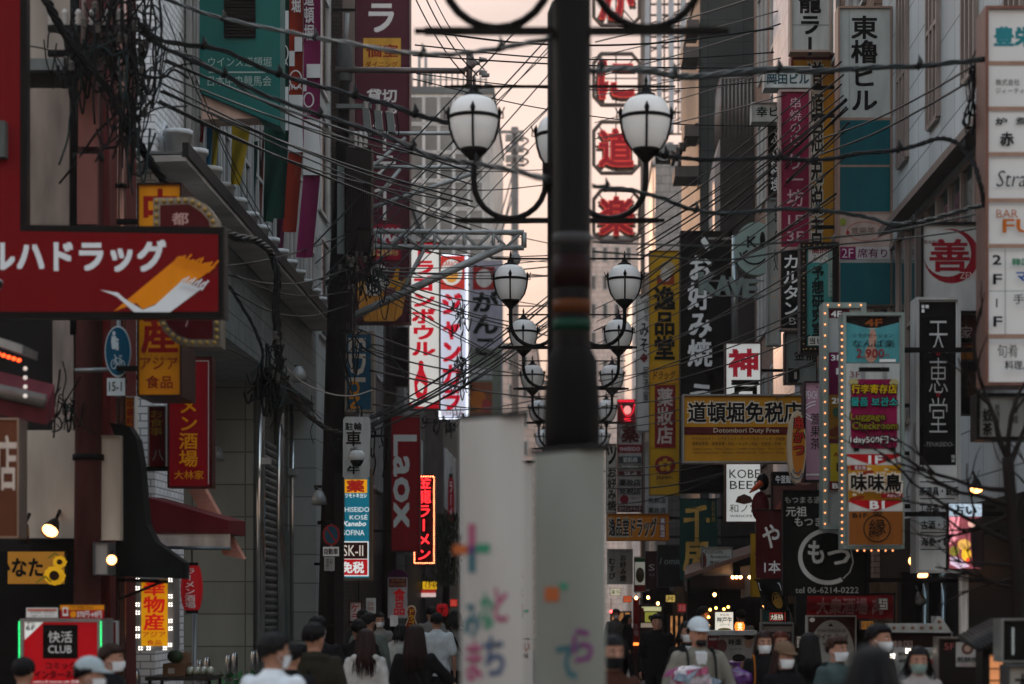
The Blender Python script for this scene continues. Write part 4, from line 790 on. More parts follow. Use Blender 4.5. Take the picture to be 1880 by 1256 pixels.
for k, (x0, x1, y0, y1, Y, c, lab) in enumerate(((366, 378, 216, 262, 27.6, '5a1416', 'short dark red pennant under the teal sign'), (378, 392, 216, 330, 28, '1f5a78', 'narrow blue pennant under the teal sign'), (388, 404, 216, 318, 28.2, '9a8a2a', 'slim olive yellow pennant beside the blue one'),
        (424, 460, 218, 340, 28.8, 'a08a20', 'broad yellow pennant under the middle of the teal sign'), (484, 522, 228, 408, 29.4, '123a30', 'long dark green pennant below the right of the teal sign'), (452, 474, 260, 420, 33, '173f38', 'muted green pennant deeper behind the yellow one'), (472, 486, 240, 430, 34, '5a1f1a', 'dull red pennant deeper behind the green one'), (508, 530, 300, 470, 35, '4a1a34', 'dark plum pennant deepest under the banners'))):
    t = thing('pennant', lab, 'flag', (PX((x0 + x1) / 2, Y), Y, PZ(y1, Y)), 'coloured pennants over the canopy'); b = MB(); n = 14; m = M(c, .8, var=.2); X0, X1 = PX(x0, Y), PX(x1, Y)
    def S(u, v): k = v ** 1.6; return (X0 + (X1 - X0) * (u * (1 - .55 * k) + .0) + (X1 - X0) * .03 * math.sin(v * 6), Y + .06 * math.sin(u * 4 + v * 3), PZ(y0 + (y1 - y0) * v, Y))
    b.add([S(i / 6, j / n) for j in range(n + 1) for i in range(7)], [(j * 7 + i, (j + 1) * 7 + i, (j + 1) * 7 + i + 1, j * 7 + i + 1) for j in range(n) for i in range(6)], m, True); b.build('cloth', t)
    b = MB(); b.tube([(X0 - .02, Y + .02, PZ(y0, Y) + .01), (X1 + .02, Y + .02, PZ(y0, Y) + .01)], .012, STEEL, 5); b.build('rod', t)

# ---- around the leaning pole
Y = 34.2; t = thing('traffic_sign', 'round no parking sign with a red slash and black kanji plate on the pole', 'traffic sign', (PX(608, Y), Y, PZ(1048, Y)))
b = MB(); b.prism([(PX(608, Y) + .135 * math.cos(R(i * 12)), PZ(982, Y) + .165 * math.sin(R(i * 12))) for i in range(30)], Y + .02, Y + .035, M('8a1f1f', .4))
items_on(b, [('c', 608, 982, 12.2, 16, M('1d4a5d', .4)), ('l', [(600, 970), (616, 994)], 3, M('8a1f1f', .4))], Y, Y + .018); b.build('sign_disc', t)
b = MB(); b.box(PX(593, Y), PX(622, Y), Y + .02, Y + .035, PZ(1021, Y), PZ(1004, Y), W_); items_on(b, [('t', '自動車', 595, 1007, 620, 1018, K_, .02)], Y, Y + .018); b.box(PX(595, Y), PX(614, Y), Y + .02, Y + .03, PZ(1048, Y), PZ(1022.5, Y), M('9a9d9b')); items_on(b, [('v', '車両進入', 598, 1025, 604, 1046, K_), ('v', '八時ーー', 605, 1025, 611, 1046, K_)], Y, Y + .018); b.build('plate', t)
b = MB(); b.tube([(PX(608, Y), Y + .06, PZ(1050, Y)), (PX(608, Y), Y + .06, PZ(962, Y))], .02, STEEL, 6); b.build('bracket', t)
Y = 33; t = thing('parking_sign', 'rounded grey white bicycle parking sign on the pole, below the wire knot', 'sign', (PX(655, Y), Y, PZ(880, Y)))
b = MB(); rr = [(a, c) for a, c in ((634, 765), (676, 765), (680, 770), (678, 875), (673, 880), (634, 880), (629, 875), (630, 770))]
b.prism([(PX(a, Y), PZ(c, Y)) for a, c in rr], Y + .01, Y + .08, M('a9adaa', .4)); items_on(b, [('t', '駐輪', 634, 776, 664, 790, K_, .02), ('v', '車', 634, 790, 664, 820, K_, .02), ('t', '牛', 638, 855, 660, 870, K_, .03)], Y, Y + .008); b.build('panel', t)
Y = 32.6; t = thing('security_camera', 'white dome security camera in front of the bicycle parking sign', 'security camera', (PX(655, Y), Y, PZ(852, Y)))
b = MB(); b.lathe([(0, -.1), (.06, -.09), (.1, -.02), (.1, 0)], (PX(655, Y), Y, PZ(845, Y)), M('191a1a', .1), 14); b.lathe([(.105, 0), (.12, .02), (.12, .09), (.08, .14), (0, .15)], (PX(655, Y), Y, PZ(845, Y)), M('b9bdbb', .35), 14); b.build('camera_dome', t)
b = MB(); b.tube([(PX(655, Y), Y, PZ(830, Y)), (PX(655, Y), Y, PZ(822, Y)), (PX(640, Y), Y + .4, PZ(822, Y))], .02, STEEL, 6); b.build('bracket', t)
Y = 38; t = thing('electronics_sign', 'teal sign with sideways white and orange letters behind the leaning pole', 'sign', (PX(658, Y), Y, PZ(755, Y)))
b = MB(); b.box(PX(633, Y), PX(686, Y), Y + .02, Y + .4, PZ(756, Y), PZ(608, Y), M('8a7f6f', .4)); b.build('sign_box', t)
b = MB(); TB = M('17506a', .4); items_on(b, [('r', 637, 614, 681, 752, TB), ('d', 'EDI', 641, 622, 670, 700, M('c9bfb0', .4), .03), ('d', 'ON', 641, 700, 660, 750, M('c9842a', .4), .03)], Y, Y + .015); b.build('panel', t)
sign('pharmacy_sign', 'teal pharmacy sign with cosmetic brand names and red tax free panel', (627, 862, 683, 1066), 40, LIT('176a80', .25),
     [('r', 633, 880, 674, 905, LIT('c98a14', .4)), ('t', '薬', 637, 882, 668, 903, LIT('a3201a', .2), .05), ('t', 'マツモトキヨシ', 627, 906, 673, 914, LIT('c9ccca', .4), .02),
      ('t', 'SHISEIDO', 627, 931, 678, 940, LIT('c9ccca', .4)), ('t', 'KOSÉ', 642, 944, 675, 954, LIT('c9ccca', .4)), ('s', 'Kanebo', 630, 957, 672, 966, LIT('c9ccca', .4), .02), ('t', 'SOFINA', 629, 973, 669, 983, LIT('c9ccca', .4)),
      ('r', 627, 994, 677, 1058, LIT('c9ccca', .4)), ('r', 627, 996, 675, 1026, LIT('24100f', .3)), ('t', 'SK-II', 630, 1001, 667, 1021, LIT('c9bfb4', .35)), ('r', 627, 1027, 675, 1056, LIT('a3151c', .35)), ('t', '免税', 628, 1032, 668, 1052, LIT('c9ccca', .4), .04)],
     frame=(M('74624f', .4), 5), depth=.3, wall=WL)
# maroon tower sign
Y = 43; MAR = M('512530', .45, var=.18, scale=1.); MW = M('d6d2ce', .5, var=.08)
sign('tower_sign', 'very tall maroon karaoke dining sign with white characters and a picture of a crepe', (652, -90, 752, 592), Y, MAR,
     [('t', 'セ', 678, -60, 728, -12, MW, .03), ('t', 'ラ', 678, 8, 722, 58, MW, .03), ('r', 667, 70, 736, 127, M('c9963a', .5)), ('t', '個室', 673, 82, 730, 105, M('8a201a'), .03), ('t', 'ダイニング', 671, 113, 730, 124, M('8a201a'), .01),
      ('t', '貸切', 674, 164, 728, 188, MW, .03), ('v', 'パーティー', 682, 196, 730, 408, MW, .02), ('r', 686, 412, 736, 478, M('9a1f35')), ('t', 'MAX', 690, 420, 733, 443, MW, .04), ('t', '350', 679, 450, 720, 470, M('c9a36a'), .03), ('t', '様', 720, 460, 732, 470, M('c9a36a')),
      ('p', [(655, 528), (748, 522), (738, 578), (725, 590), (670, 590), (660, 570)], M('c98a3a', .5)), ('c', 700, 525, 46, 14, M('d6a55a')), ('c', 692, 522, 22, 15, M('b9b0a5')), ('c', 696, 498, 16, 12, M('cfcac2')), ('c', 703, 500, 9, 8, M('3a2a24')), ('p', [(716, 530), (728, 492), (734, 492), (730, 530)], M('c98a20')), ('p', [(728, 530), (748, 508), (750, 512), (738, 534)], M('c98a20')), ('c', 716, 536, 12, 8, M('7d1f2a')), ('c', 686, 535, 14, 9, M('d6cfc6')), ('l', [(672, 545), (680, 588)], 1.5, M('8a5a24')), ('l', [(690, 548), (694, 590)], 1.5, M('8a5a24')), ('l', [(712, 548), (710, 590)], 1.5, M('8a5a24')), ('l', [(732, 545), (724, 588)], 1.5, M('8a5a24'))],
     frame=(M('3a1a22', .4), 2), depth=.5, wall=-4.7)
sign('bowling_sign', 'white lit bowling alley sign with red katakana and a red pin', (750, 444, 808, 752), 49, LIT('c4c2bc', .36),
     [('r', 752, 446, 806, 455, LIT('a3101f', .3)), ('v', 'ドラゴンボウル', 755, 446, 800, 655, LIT('b01022', .35), .05), ('p', [(770, 664), (776, 664), (778, 680), (786, 700), (784, 724), (779, 733), (767, 733), (762, 724), (760, 700), (768, 680)], LIT('b01022', .35)), ('c', 773, 669, 5, 7, LIT('b01022', .35)), ('p', [(766, 708), (770, 700), (780, 708), (776, 722), (768, 718)], LIT('c4c2bc', .36)),
      ('p', [(750, 752), (750, 738), (765, 746), (785, 747), (808, 735), (808, 752)], LIT('a3101f', .3))], frame=(M('3d2020', .4), 2), depth=.3, wall=-4.2)
sign('karaoke_sign', 'white karaoke sign with bold red katakana edged by a white light line', (806, 468, 858, 768), 55, LIT('b9bcc9', .34),
     [('r', 807, 470, 853, 532, LIT('a02a24', .35)), ('c', 829, 500, 20, 24, LIT('b9b5ae', .4)), ('t', 'KARAOKE', 812, 480, 848, 489, LIT('a02a24', .3), .02), ('c', 829, 505, 12, 14, LIT('c98a3a', .3)), ('v', 'ジャンカラ', 809, 536, 848, 755, LIT('b01028', .35), .05), ('t', 'カラオケ広場', 810, 756, 850, 763, LIT('7a1c28', .3))], frame=(GLOW('e8eeff', .8), 1.6), depth=.3, wall=-4.2)
Y = 64; sign('restaurant_sign', 'tall sign fading from grey violet to green with black brush hiragana', (862, 478, 922, 768), Y, M('96939c', .5, var=.2),
     [('r', 864, 640, 920, 766, M('6d7265', .6)), ('r', 868, 490, 908, 532, M('8a201f', .5)), ('c', 889, 511, 15, 17, M('b9b2ac')), ('v', 'がんこ', 866, 534, 916, 656, K_, .04), ('r', 862, 674, 904, 698, M('9a9c98')), ('t', '大阪の寿司', 866, 678, 900, 692, M('c9c9c4')), ('r', 862, 702, 904, 766, M('7d4a34')), ('c', 878, 735, 14, 20, M('b0652a')), ('c', 892, 745, 8, 12, M('a3383a'))], depth=.3, wall=-4)
sign('electronics_sign', 'red vertical sign with large sideways white Latin letters', (718, 762, 771, 1012), 45, M('8a0f1c', .4, var=.12), [('d', 'Laox', 723, 800, 764, 968, M('cfd3d0', .45, var=.06), .025)], depth=.3, wall=WL, frame=(M('5a0a12', .4), 1.5))
sign('neon_sign', 'dark red ramen sign with glowing neon characters ringed by orange bulbs', (759, 872, 799, 1037), 52, M('3a0a10', .4), [('v', '金龍ラーメン', 764, 872, 792, 1030, GLOW('ff2a30', 1.0), .01)], frame=(M('2a0d0d', .4), 2.5), depth=.3, wall=-4.2,
     bulbs=(GLOW('ff7a50', 5), along([(761, 875), (797, 875), (797, 1034), (761, 1034), (761, 990)], 66), .014))
sign('advert_column', 'white food shop sign with red characters under a purple arched top', (712, 1060, 748, 1135), 46, M('c4c4c4', .5), [('r', 714, 1062, 746, 1078, M('7d1f50')), ('t', '全商品', 717, 1062, 743, 1068, M('c9a35a'), .01), ('t', '税込価格', 716, 1070, 744, 1076, M('c9a35a'), .01), ('v', '食品', 722, 1080, 744, 1130, LIT('a3151c', .1), .03)], depth=.15)
b = MB(); Y = 46; t = thing('arched_top', 'purple rounded crown standing on the white food shop sign', 'sign', (PX(730, Y), Y, PZ(1060, Y))); b.prism([(PX(730 + 19 * math.cos(R(i * 15)), Y), PZ(1060 - 15 * math.sin(R(i * 15)), Y)) for i in range(13)], Y + .02, Y + .16, M('5d1a55', .4)); b.build('crown_panel', t)
sign('shop_sign', 'yellow lit sign with black characters far left below the neon ramen sign', (776, 1068, 802, 1082), 60, LIT('c99a1a', .4), [('t', 'くから', 780, 1070, 799, 1080, K_, .03)], depth=.1)
sign('shop_sign', 'white lit strip sign with red words under the yellow one', (773, 1083, 800, 1096), 60, LIT('c4a8a4', .5), [('r', 773, 1083, 800, 1089, LIT('a32a24', .3)), ('t', 'ジャンカラ', 775, 1090, 798, 1095, RD)], depth=.1)
sign('shop_sign', 'white poster with red katakana behind the walkers on the left', (641, 1104, 665, 1170), 38, M('b4b0ac'), [('v', 'ケラ', 644, 1108, 660, 1142, RD, .03), ('r', 641, 1140, 665, 1145, K_), ('v', '食品', 644, 1147, 656, 1168, RD, .02)], frame=(M('3a1414'), 2), depth=.1)
sign('shop_sign', 'small white poster with orange writing beside the red katakana poster', (672, 1098, 690, 1126), 41, W_, [('t', '営業', 675, 1105, 686, 1112, M('b0663a')), ('t', '時間', 675, 1114, 686, 1121, M('b0663a'))], depth=.05)
Y = 36.5; t = thing('bowling_pin_sign', 'pin shaped bowling alley standee outlined in gold among the crowd', 'sign', (PX(755, Y), Y, 0))
prof = [(745, 1165), (743, 1150), (749, 1135), (746, 1122), (749, 1113), (755, 1111), (761, 1113), (764, 1122), (761, 1135), (767, 1150), (765, 1165), (765, 1300), (745, 1300)]
b = MB(); b.prism([(PX(a, Y), max(PZ(c, Y), .02)) for a, c in prof], Y + .02, Y + .1, M('b9a98a', .4)); items_on(b, [('p', [(755 + (a - 755) * .8, 1140 + (c - 1140) * .9) for a, c in prof[:11]], M('6d1a14')), ('v', 'ドラゴ', 749, 1117, 761, 1150, M('c99a1a'), .03)], Y, Y + .018); b.build('panel', t)
lantern('plump red lantern hanging far left of the white banners', 812, 1107, 1133, 11, 45, '大', '8a1418', M('4a0808'), .2)
lantern('narrow red lantern strip by the weeping plant behind the neon sign', 828, 870, 990, 6, 62, 'ラーメン', '7a101a', W_, .05)
# ================================================================ signs of the right row
WR = 4.55; FRB = M('8a7468', .35, .4, var=.2); FRD = M('4a3a33', .4, .3)
# neon crab restaurant characters in octagon frames
Y = 84; NEON = GLOW('ff5a4c', .10)
for k, (ch, yc, lab) in enumerate((('か', 0, 'topmost red neon character in an octagon frame, cut by the picture edge'), ('に', 146, 'second red neon character in an octagon frame'), ('道', 271, 'third red neon character in an octagon frame, dense strokes'), ('楽', 396, 'lowest red neon character in an octagon frame'))):
    t = thing('neon_sign', lab, 'sign', (PX(1131, Y), Y, PZ(yc + 48, Y)), 'octagon framed red neon characters')
    oc = [(1090, yc - 30), (1104, yc - 47), (1160, yc - 47), (1174, yc - 30), (1174, yc + 32), (1160, yc + 47), (1104, yc + 47), (1090, yc + 32)]
    b = MB()
    b.tube([(PX(a, Y), Y, PZ(c, Y)) for a, c in oc + [oc[0], oc[1]]], .085, M('5e524b', .5), 6, caps=False)
    b.tube([(PX(1131, Y), Y + .1, PZ(yc - 47, Y)), (PX(1131, Y), Y + .1, PZ(yc + 47, Y))], .025, DARKM, 4); b.tube([(PX(1090, Y), Y + .1, PZ(yc - 3, Y)), (PX(1174, Y), Y + .1, PZ(yc - 3, Y))], .025, DARKM, 4)
    for a, c in ((1100, -40), (1164, -40), (1100, 40), (1164, 40)): b.tube([(PX(a, Y), Y + .1, PZ(yc + c, Y)), (PX(1131 + (a - 1131) * .4, Y), Y + .1, PZ(yc + c * .4, Y))], .025, DARKM, 4)
    b.build('sign_frame', t)
    b = MB(); text_fit(b, ch, PX(1101, Y), PZ(yc + 34, Y), PX(1162, Y), PZ(yc - 33, Y), Y - .03, NEON, .05); b.build('neon_tube', t)
    b = MB(); text_fit(b, ch, PX(1101, Y), PZ(yc + 34, Y), PX(1162, Y), PZ(yc - 33, Y), Y - .07, M('8a1620', .4, emit=.12, var=0), .026); b.build('red_character', t)
    b = MB(); text_fit(b, ch, PX(1097, Y), PZ(yc + 40, Y), PX(1166, Y), PZ(yc - 30, Y), Y + .12, M('5b5146', .6), .05); b.build('shadow_copy', t)  # offset grey copy: the character's shadow put in as a solid shape
t = thing('sign_mast', 'steel mast carrying the octagon neon characters', 'mast', (PX(1180, Y), Y, 0)); b = MB(); b.tube([(PX(1180, Y), Y, 0), (PX(1180, Y), Y, PZ(-60, Y))], .09, M('6b5f57', .5), 8)
for yc in (0, 146, 271, 396): b.tube([(PX(1172, Y), Y, PZ(yc - 20, Y)), (PX(1180, Y), Y, PZ(yc - 20, Y))], .05, DARKM, 5)
b.build('mast_tube', t)
# upper right cluster
sign('ramen_sign', 'white sign with bold black characters at the top beside the yellow tax free tower', (1450, -80, 1526, 96), 36, M('b4b9b6', .45, var=.25), [('v', '金龍ラー', 1466, -55, 1508, 105, K_, .04), ('r', 1451, 45, 1525, 46.5, GREY)], frame=(M('a39488', .4, .3), 4), depth=.3)
sign('tax_free_sign', 'tall ochre vertical tax free sign with white outlined black characters', (1452, 98, 1542, 462), 37, M('a8741c', .45, var=.15), [('r', 1452, 98, 1542, 110, M('4a1a2a')), ('v', '道頓堀免税店', 1482, 112, 1512, 452, M('b9b4a6'), .09), ('v', '道頓堀免税店', 1482, 112, 1512, 452, M('20160f'), .02)], frame=(M('6d2a1a', .4), 4), depth=.4, wall=WR)
sign('building_name_sign', 'small white building name plate with teal kanji under a steel hood', (1403, 122, 1490, 162), 34, M('b9bcb8', .45, var=.3), [('r', 1404, 122, 1489, 133, M('8e9898', .4)), ('t', '岡田ビル', 1409, 136, 1485, 154, M('1d4a55'), .03)], frame=(M('a8aaa6', .4), 2), depth=.35, wall=WR)
sign('building_name_sign', 'smaller white building name plate with dark green kanji, lower left of the teal one', (1380, 188, 1432, 224), 34.5, M('b9bcb8', .45, var=.3), [('t', '幸ビル', 1389, 196, 1452, 214, M('12332c'), .03)], frame=(M('a8aaa6', .4), 2), depth=.35)
sign('shop_sign', 'black vertical sign with white brush script behind the magenta sign', (1409, 232, 1434, 362), 35, M('131313', .4), [('v', 'ふぐ料理', 1415, 238, 1432, 352, W_, .02)], frame=(FRD, 2), depth=.25)
sign('shop_sign', 'narrow grey white hanging sign with faint black characters beside the smile disc', (1408, 364, 1434, 634), 34.8, M('9fa5a0', .45, var=.3), [('v', '食べ処', 1420, 366, 1433, 500, K_), ('v', 'スナック', 1414, 505, 1428, 620, M('b9a08e'))], frame=(M('8a8f8b', .4), 3), depth=.25)
sign('yakitori_sign', 'magenta vertical skewer shop sign with pale pink characters and floor numbers', (1430, 165, 1489, 458), 33, M('7a1c3c', .4, var=.12), [('v', '串焼の店', 1449, 178, 1472, 268, M('c4aab0')), ('v', 'いろり', 1445, 270, 1475, 310, M('7a1c3c')), ('v', 'り一坊', 1444, 280, 1476, 380, M('c4aab0'), .01), ('t', '1F', 1447, 395, 1474, 412, M('c4aab0')), ('t', '3F', 1445, 425, 1475, 443, M('c4aab0'))], frame=(M('9a8a86', .35, .3), 4), depth=.3, wall=WR)
sign('snack_sign', 'black vertical sign with bold white katakana and basement number', (1431, 458, 1472, 606), 32.5, M('121212', .4), [('v', 'カルタン', 1437, 466, 1469, 580, W_, .02), ('t', 'B1', 1449, 583, 1470, 596, M('a8a8a4'))], frame=(M('8a7f78', .35, .3), 2.5), depth=.25)
sign('shop_sign', 'dim white floor plate sign with black kanji under the smile disc', (1440, 610, 1500, 705), 36, M('7f8784', .5), [('t', '金龍', 1458, 642, 1500, 662, K_, .02), ('r', 1447, 676, 1468, 704, M('1c1e1e')), ('t', '1', 1458, 683, 1463, 696, M('b9b4aa')), ('p', [(1462, 705), (1480, 678), (1520, 672), (1520, 705)], M('8a938f'))], depth=.25, frame=(FRD, 2))
Y = 31; sign('marquee_sign', 'black framed bulb marquee with teal fortune forecast panel', (1469, 445, 1540, 648), Y, M('3a7d78', .4, var=.1),
     [('r', 1484, 450, 1540, 482, M('b4b4ae')), ('t', '高的中', 1491, 453, 1532, 466, M('7a1c2a'), .02), ('t', 'みやこ', 1492, 468, 1520, 480, K_), ('v', '予想研究室', 1490, 488, 1513, 618, M('14201f'), .04), ('r', 1520, 460, 1534, 545, M('7d8f86')), ('v', 'ランド', 1522, 500, 1533, 560, M('24504a')), ('r', 1484, 618, 1540, 634, M('c4c4be')), ('t', '当ビル', 1486, 620, 1524, 632, K_, .02)],
     frame=(M('171413', .35), 12), depth=.35, wall=WR, bulbs=(M('7d6a48', .2, emit=.1, var=0), along([(1475, 642), (1475, 451), (1535, 451)], 26) + [(1480 + 8 * i, 641) for i in range(7)], .011))
TP = M('0f5058', .35, var=.18)
sign('building_directory', 'tall building name sign with white kanji panel above blank teal panels', (1538, 12, 1638, 562), 31, M('a3aaa6', .45, var=.2),
     [('v', '東櫓ビル', 1562, 28, 1612, 206, K_, .03), ('l', [(1559, 18), (1559, 214)], 1, GREY), ('r', 1540, 216, 1636, 221, FRB), ('r', 1542, 221, 1634, 303, TP), ('r', 1540, 303, 1636, 307, FRB), ('r', 1542, 307, 1634, 389, TP), ('r', 1540, 389, 1636, 393, FRB),
      ('r', 1542, 394, 1634, 454, M('a08f86')), ('t', '萱果茶', 1562, 418, 1606, 430, M('5a4a44')), ('o', 1588, 425, 34, 18, 1.2, M('a3564a')), ('c', 1547, 408, 6, 7, M('7d8a3a')), ('c', 1556, 428, 3, 4, M('8a2a2a')), ('r', 1542, 454, 1570, 477, M('6d1a4a')), ('t', '2F', 1545, 457, 1566, 474, M('b9b0b4')), ('r', 1571, 454, 1634, 477, M('a8a4a4')), ('t', '席有り', 1574, 457, 1628, 474, M('5a1f4a'), .01), ('r', 1540, 478, 1636, 483, GREY), ('r', 1542, 484, 1634, 560, TP)],
     frame=(FRB, 3.5), depth=.35, wall=WR)
sign('restaurant_sign', 'white beef restaurant sign with red brush kanji in a red crescent', (1690, 408, 1800, 576), 23.6, M('a8a9a6', .4, var=.2),
     [('o', 1747, 470, 51, 51, lambda u: (.02 + .10 * math.sin(math.pi * min(1, max(0, (u * 360 - 20) / 330))) ** 2) , M('7d1422', .4), 60, 430)] if 0 else
     [('c', 1747, 470, 51, 50, M('7d1422', .4)), ('c', 1739, 465, 44, 43, M('a8a9a6', .4, var=.2)), ('t', '善', 1708, 440, 1779, 498, M('7d1422', .4), .025), ('t', '黒毛和牛', 1696, 441, 1726, 448, M('6d2a2a')), ('t', 'ZEN', 1762, 500, 1790, 512, M('b9a09a'))], frame=(M('191716', .35), 5), depth=.3, wall=WR)
sign('restaurant_sign', 'dim dark red and orange sign below the crescent beef sign', (1758, 577, 1800, 660), 23.7, M('3a1414', .4), [('t', '家', 1764, 598, 1786, 628, M('8a7f7a')), ('p', [(1758, 640), (1800, 630), (1800, 660), (1758, 660)], M('7d4a14'))], depth=.3)
sign('restaurant_sign', 'small unlit black box sign with faint brown characters right of the tea shop sign', (1764, 664, 1800, 760), 23.65, M('121010', .4), [('v', '家宴', 1772, 680, 1792, 730, M('4a3324'))], depth=.3)
sign('tea_shop_sign', 'tall black and white tea shop sign with thin white kanji and four lines of wares', (1681, 546, 1763, 1052), 22.9, M('c4c8c6', .45, var=.18),
     [('r', 1688, 554, 1755, 854, M('0b0c0d', .35)), ('r', 1692, 560, 1697, 566, W_), ('r', 1699, 560, 1705, 566, W_), ('r', 1692, 568, 1697, 574, W_), ('v', '天恵堂', 1703, 580, 1742, 800, M('b9bcba'), -.012), ('c', 1722, 650, 4, 4, M('7a1420')), ('c', 1722, 725, 4, 4, M('7a1420')), ('s', '-TENKEIDO-', 1696, 812, 1750, 820, M('8f9290')), ('t', '開', 1746, 836, 1752, 842, W_), ('t', '業', 1746, 843, 1752, 849, W_),
      ('r', 1688, 884, 1752, 886, K_), ('t', '茶道具・鉄瓶', 1687, 894, 1759, 910, K_, .03), ('r', 1688, 915, 1752, 917, K_), ('t', '工芸品・掛軸', 1687, 925, 1759, 942, K_, .03), ('r', 1688, 947, 1752, 949, K_), ('t', '古酒・洋酒', 1690, 956, 1756, 972, K_, .03), ('r', 1688, 977, 1752, 979, K_), ('t', '海参・乾貝', 1690, 987, 1756, 1003, K_, .03), ('r', 1688, 1008, 1752, 1010, K_)],
     frame=(M('a3a6a5', .4, .2), 5), depth=.35, wall=WR)
sign('floor_directory', 'white lit floor directory sign at the right edge with eight tenant panels', (1808, 12, 1990, 708), 19, LIT('b6b7b5', .07),
     [('t', '豊栄', 1826, 50, 1900, 84, M('2a7d86', .4), .05), ('r', 1812, 112, 1990, 120, FRB), ('t', '株式会社', 1828, 145, 1872, 157, DARKM), ('t', 'ジィーティー', 1828, 162, 1892, 172, DARKM), ('r', 1812, 196, 1990, 204, FRB), ('t', '炉', 1828, 217, 1848, 230, K_, .03), ('t', '赤', 1836, 244, 1860, 268, K_, .04), ('t', '煮', 1864, 216, 1882, 230, K_, .02), ('r', 1812, 280, 1990, 288, FRB),
      ('s', 'Strada', 1828, 314, 1915, 344, K_, -.005), ('r', 1812, 365, 1990, 373, FRB), ('t', 'BAR', 1828, 386, 1868, 401, M('a3561f')), ('t', 'FUJI', 1840, 404, 1925, 436, M('b5611a'), .02), ('r', 1812, 449, 1990, 457, FRB), ('r', 1843, 458, 1845, 615, GREY), ('t', '2', 1821, 470, 1836, 487, K_, .03), ('t', 'F', 1822, 505, 1837, 523, K_, .03), ('t', '韓国', 1856, 476, 1888, 489, M('1f6d4a'), .03), ('t', 'マダン', 1864, 498, 1930, 518, M('1f4a8a'), .04),
      ('r', 1812, 535, 1990, 537, GREY), ('t', '1', 1826, 550, 1829, 566, K_), ('t', 'F', 1822, 583, 1837, 601, K_, .03), ('t', '手羽', 1858, 542, 1898, 560, K_, .01), ('r', 1812, 615, 1990, 624, FRB), ('t', '旬肴', 1828, 634, 1866, 658, K_), ('t', '料理人', 1842, 664, 1890, 680, K_, .02)],
     frame=(M('6d5048', .35, .3), 6), depth=.4, wall=WR)
sign('restaurant_sign', 'dark framed dim white sign with brush writing under the floor directory', (1792, 722, 1890, 808), 20.5, M('7c807c', .5), [('v', '串料理', 1858, 730, 1870, 778, K_), ('v', '居酒屋', 1826, 742, 1836, 780, K_), ('v', '奴茶', 1804, 750, 1822, 800, K_, .03)], frame=(M('141414', .35), 6), depth=.3, wall=WR)
# bulb edged luggage sign, two faces one behind the other
AL = M('7d8f8c', .35, .5, var=.2)
sign('marquee_sign', 'bulb edged floor sign half hidden behind the luggage sign', (1510, 556, 1590, 972), 23.4, M('8f9492', .4), [('r', 1522, 568, 1560, 584, M('4a1420')), ('t', '4F', 1526, 571, 1545, 582, W_, .02), ('r', 1522, 647, 1560, 725, M('5a1438')), ('t', '3F', 1526, 652, 1544, 662, W_, .02), ('r', 1535, 676, 1552, 688, W_), ('r', 1522, 725, 1560, 806, M('7d5a1f')), ('t', '2F', 1527, 731, 1545, 741, W_, .02), ('c', 1535, 757, 7, 9, M('2a4a3a')), ('p', [(1522, 790), (1560, 770), (1560, 800), (1522, 800)], M('5a2a1a')), ('r', 1522, 806, 1560, 814, M('4a1420')), ('r', 1524, 815, 1560, 884, M('9a8a1f')), ('t', 'A', 1530, 831, 1538, 838, RDK, .03), ('r', 1535, 850, 1540, 866, K_), ('r', 1522, 884, 1560, 900, M('5a1420')), ('t', 'B1', 1528, 888, 1545, 897, W_, .02)],
     frame=(AL, 10), depth=.3, bulbs=(GLOW('ff9a60', .9), along([(1514, 962), (1514, 561), (1580, 561)], 24), .010))
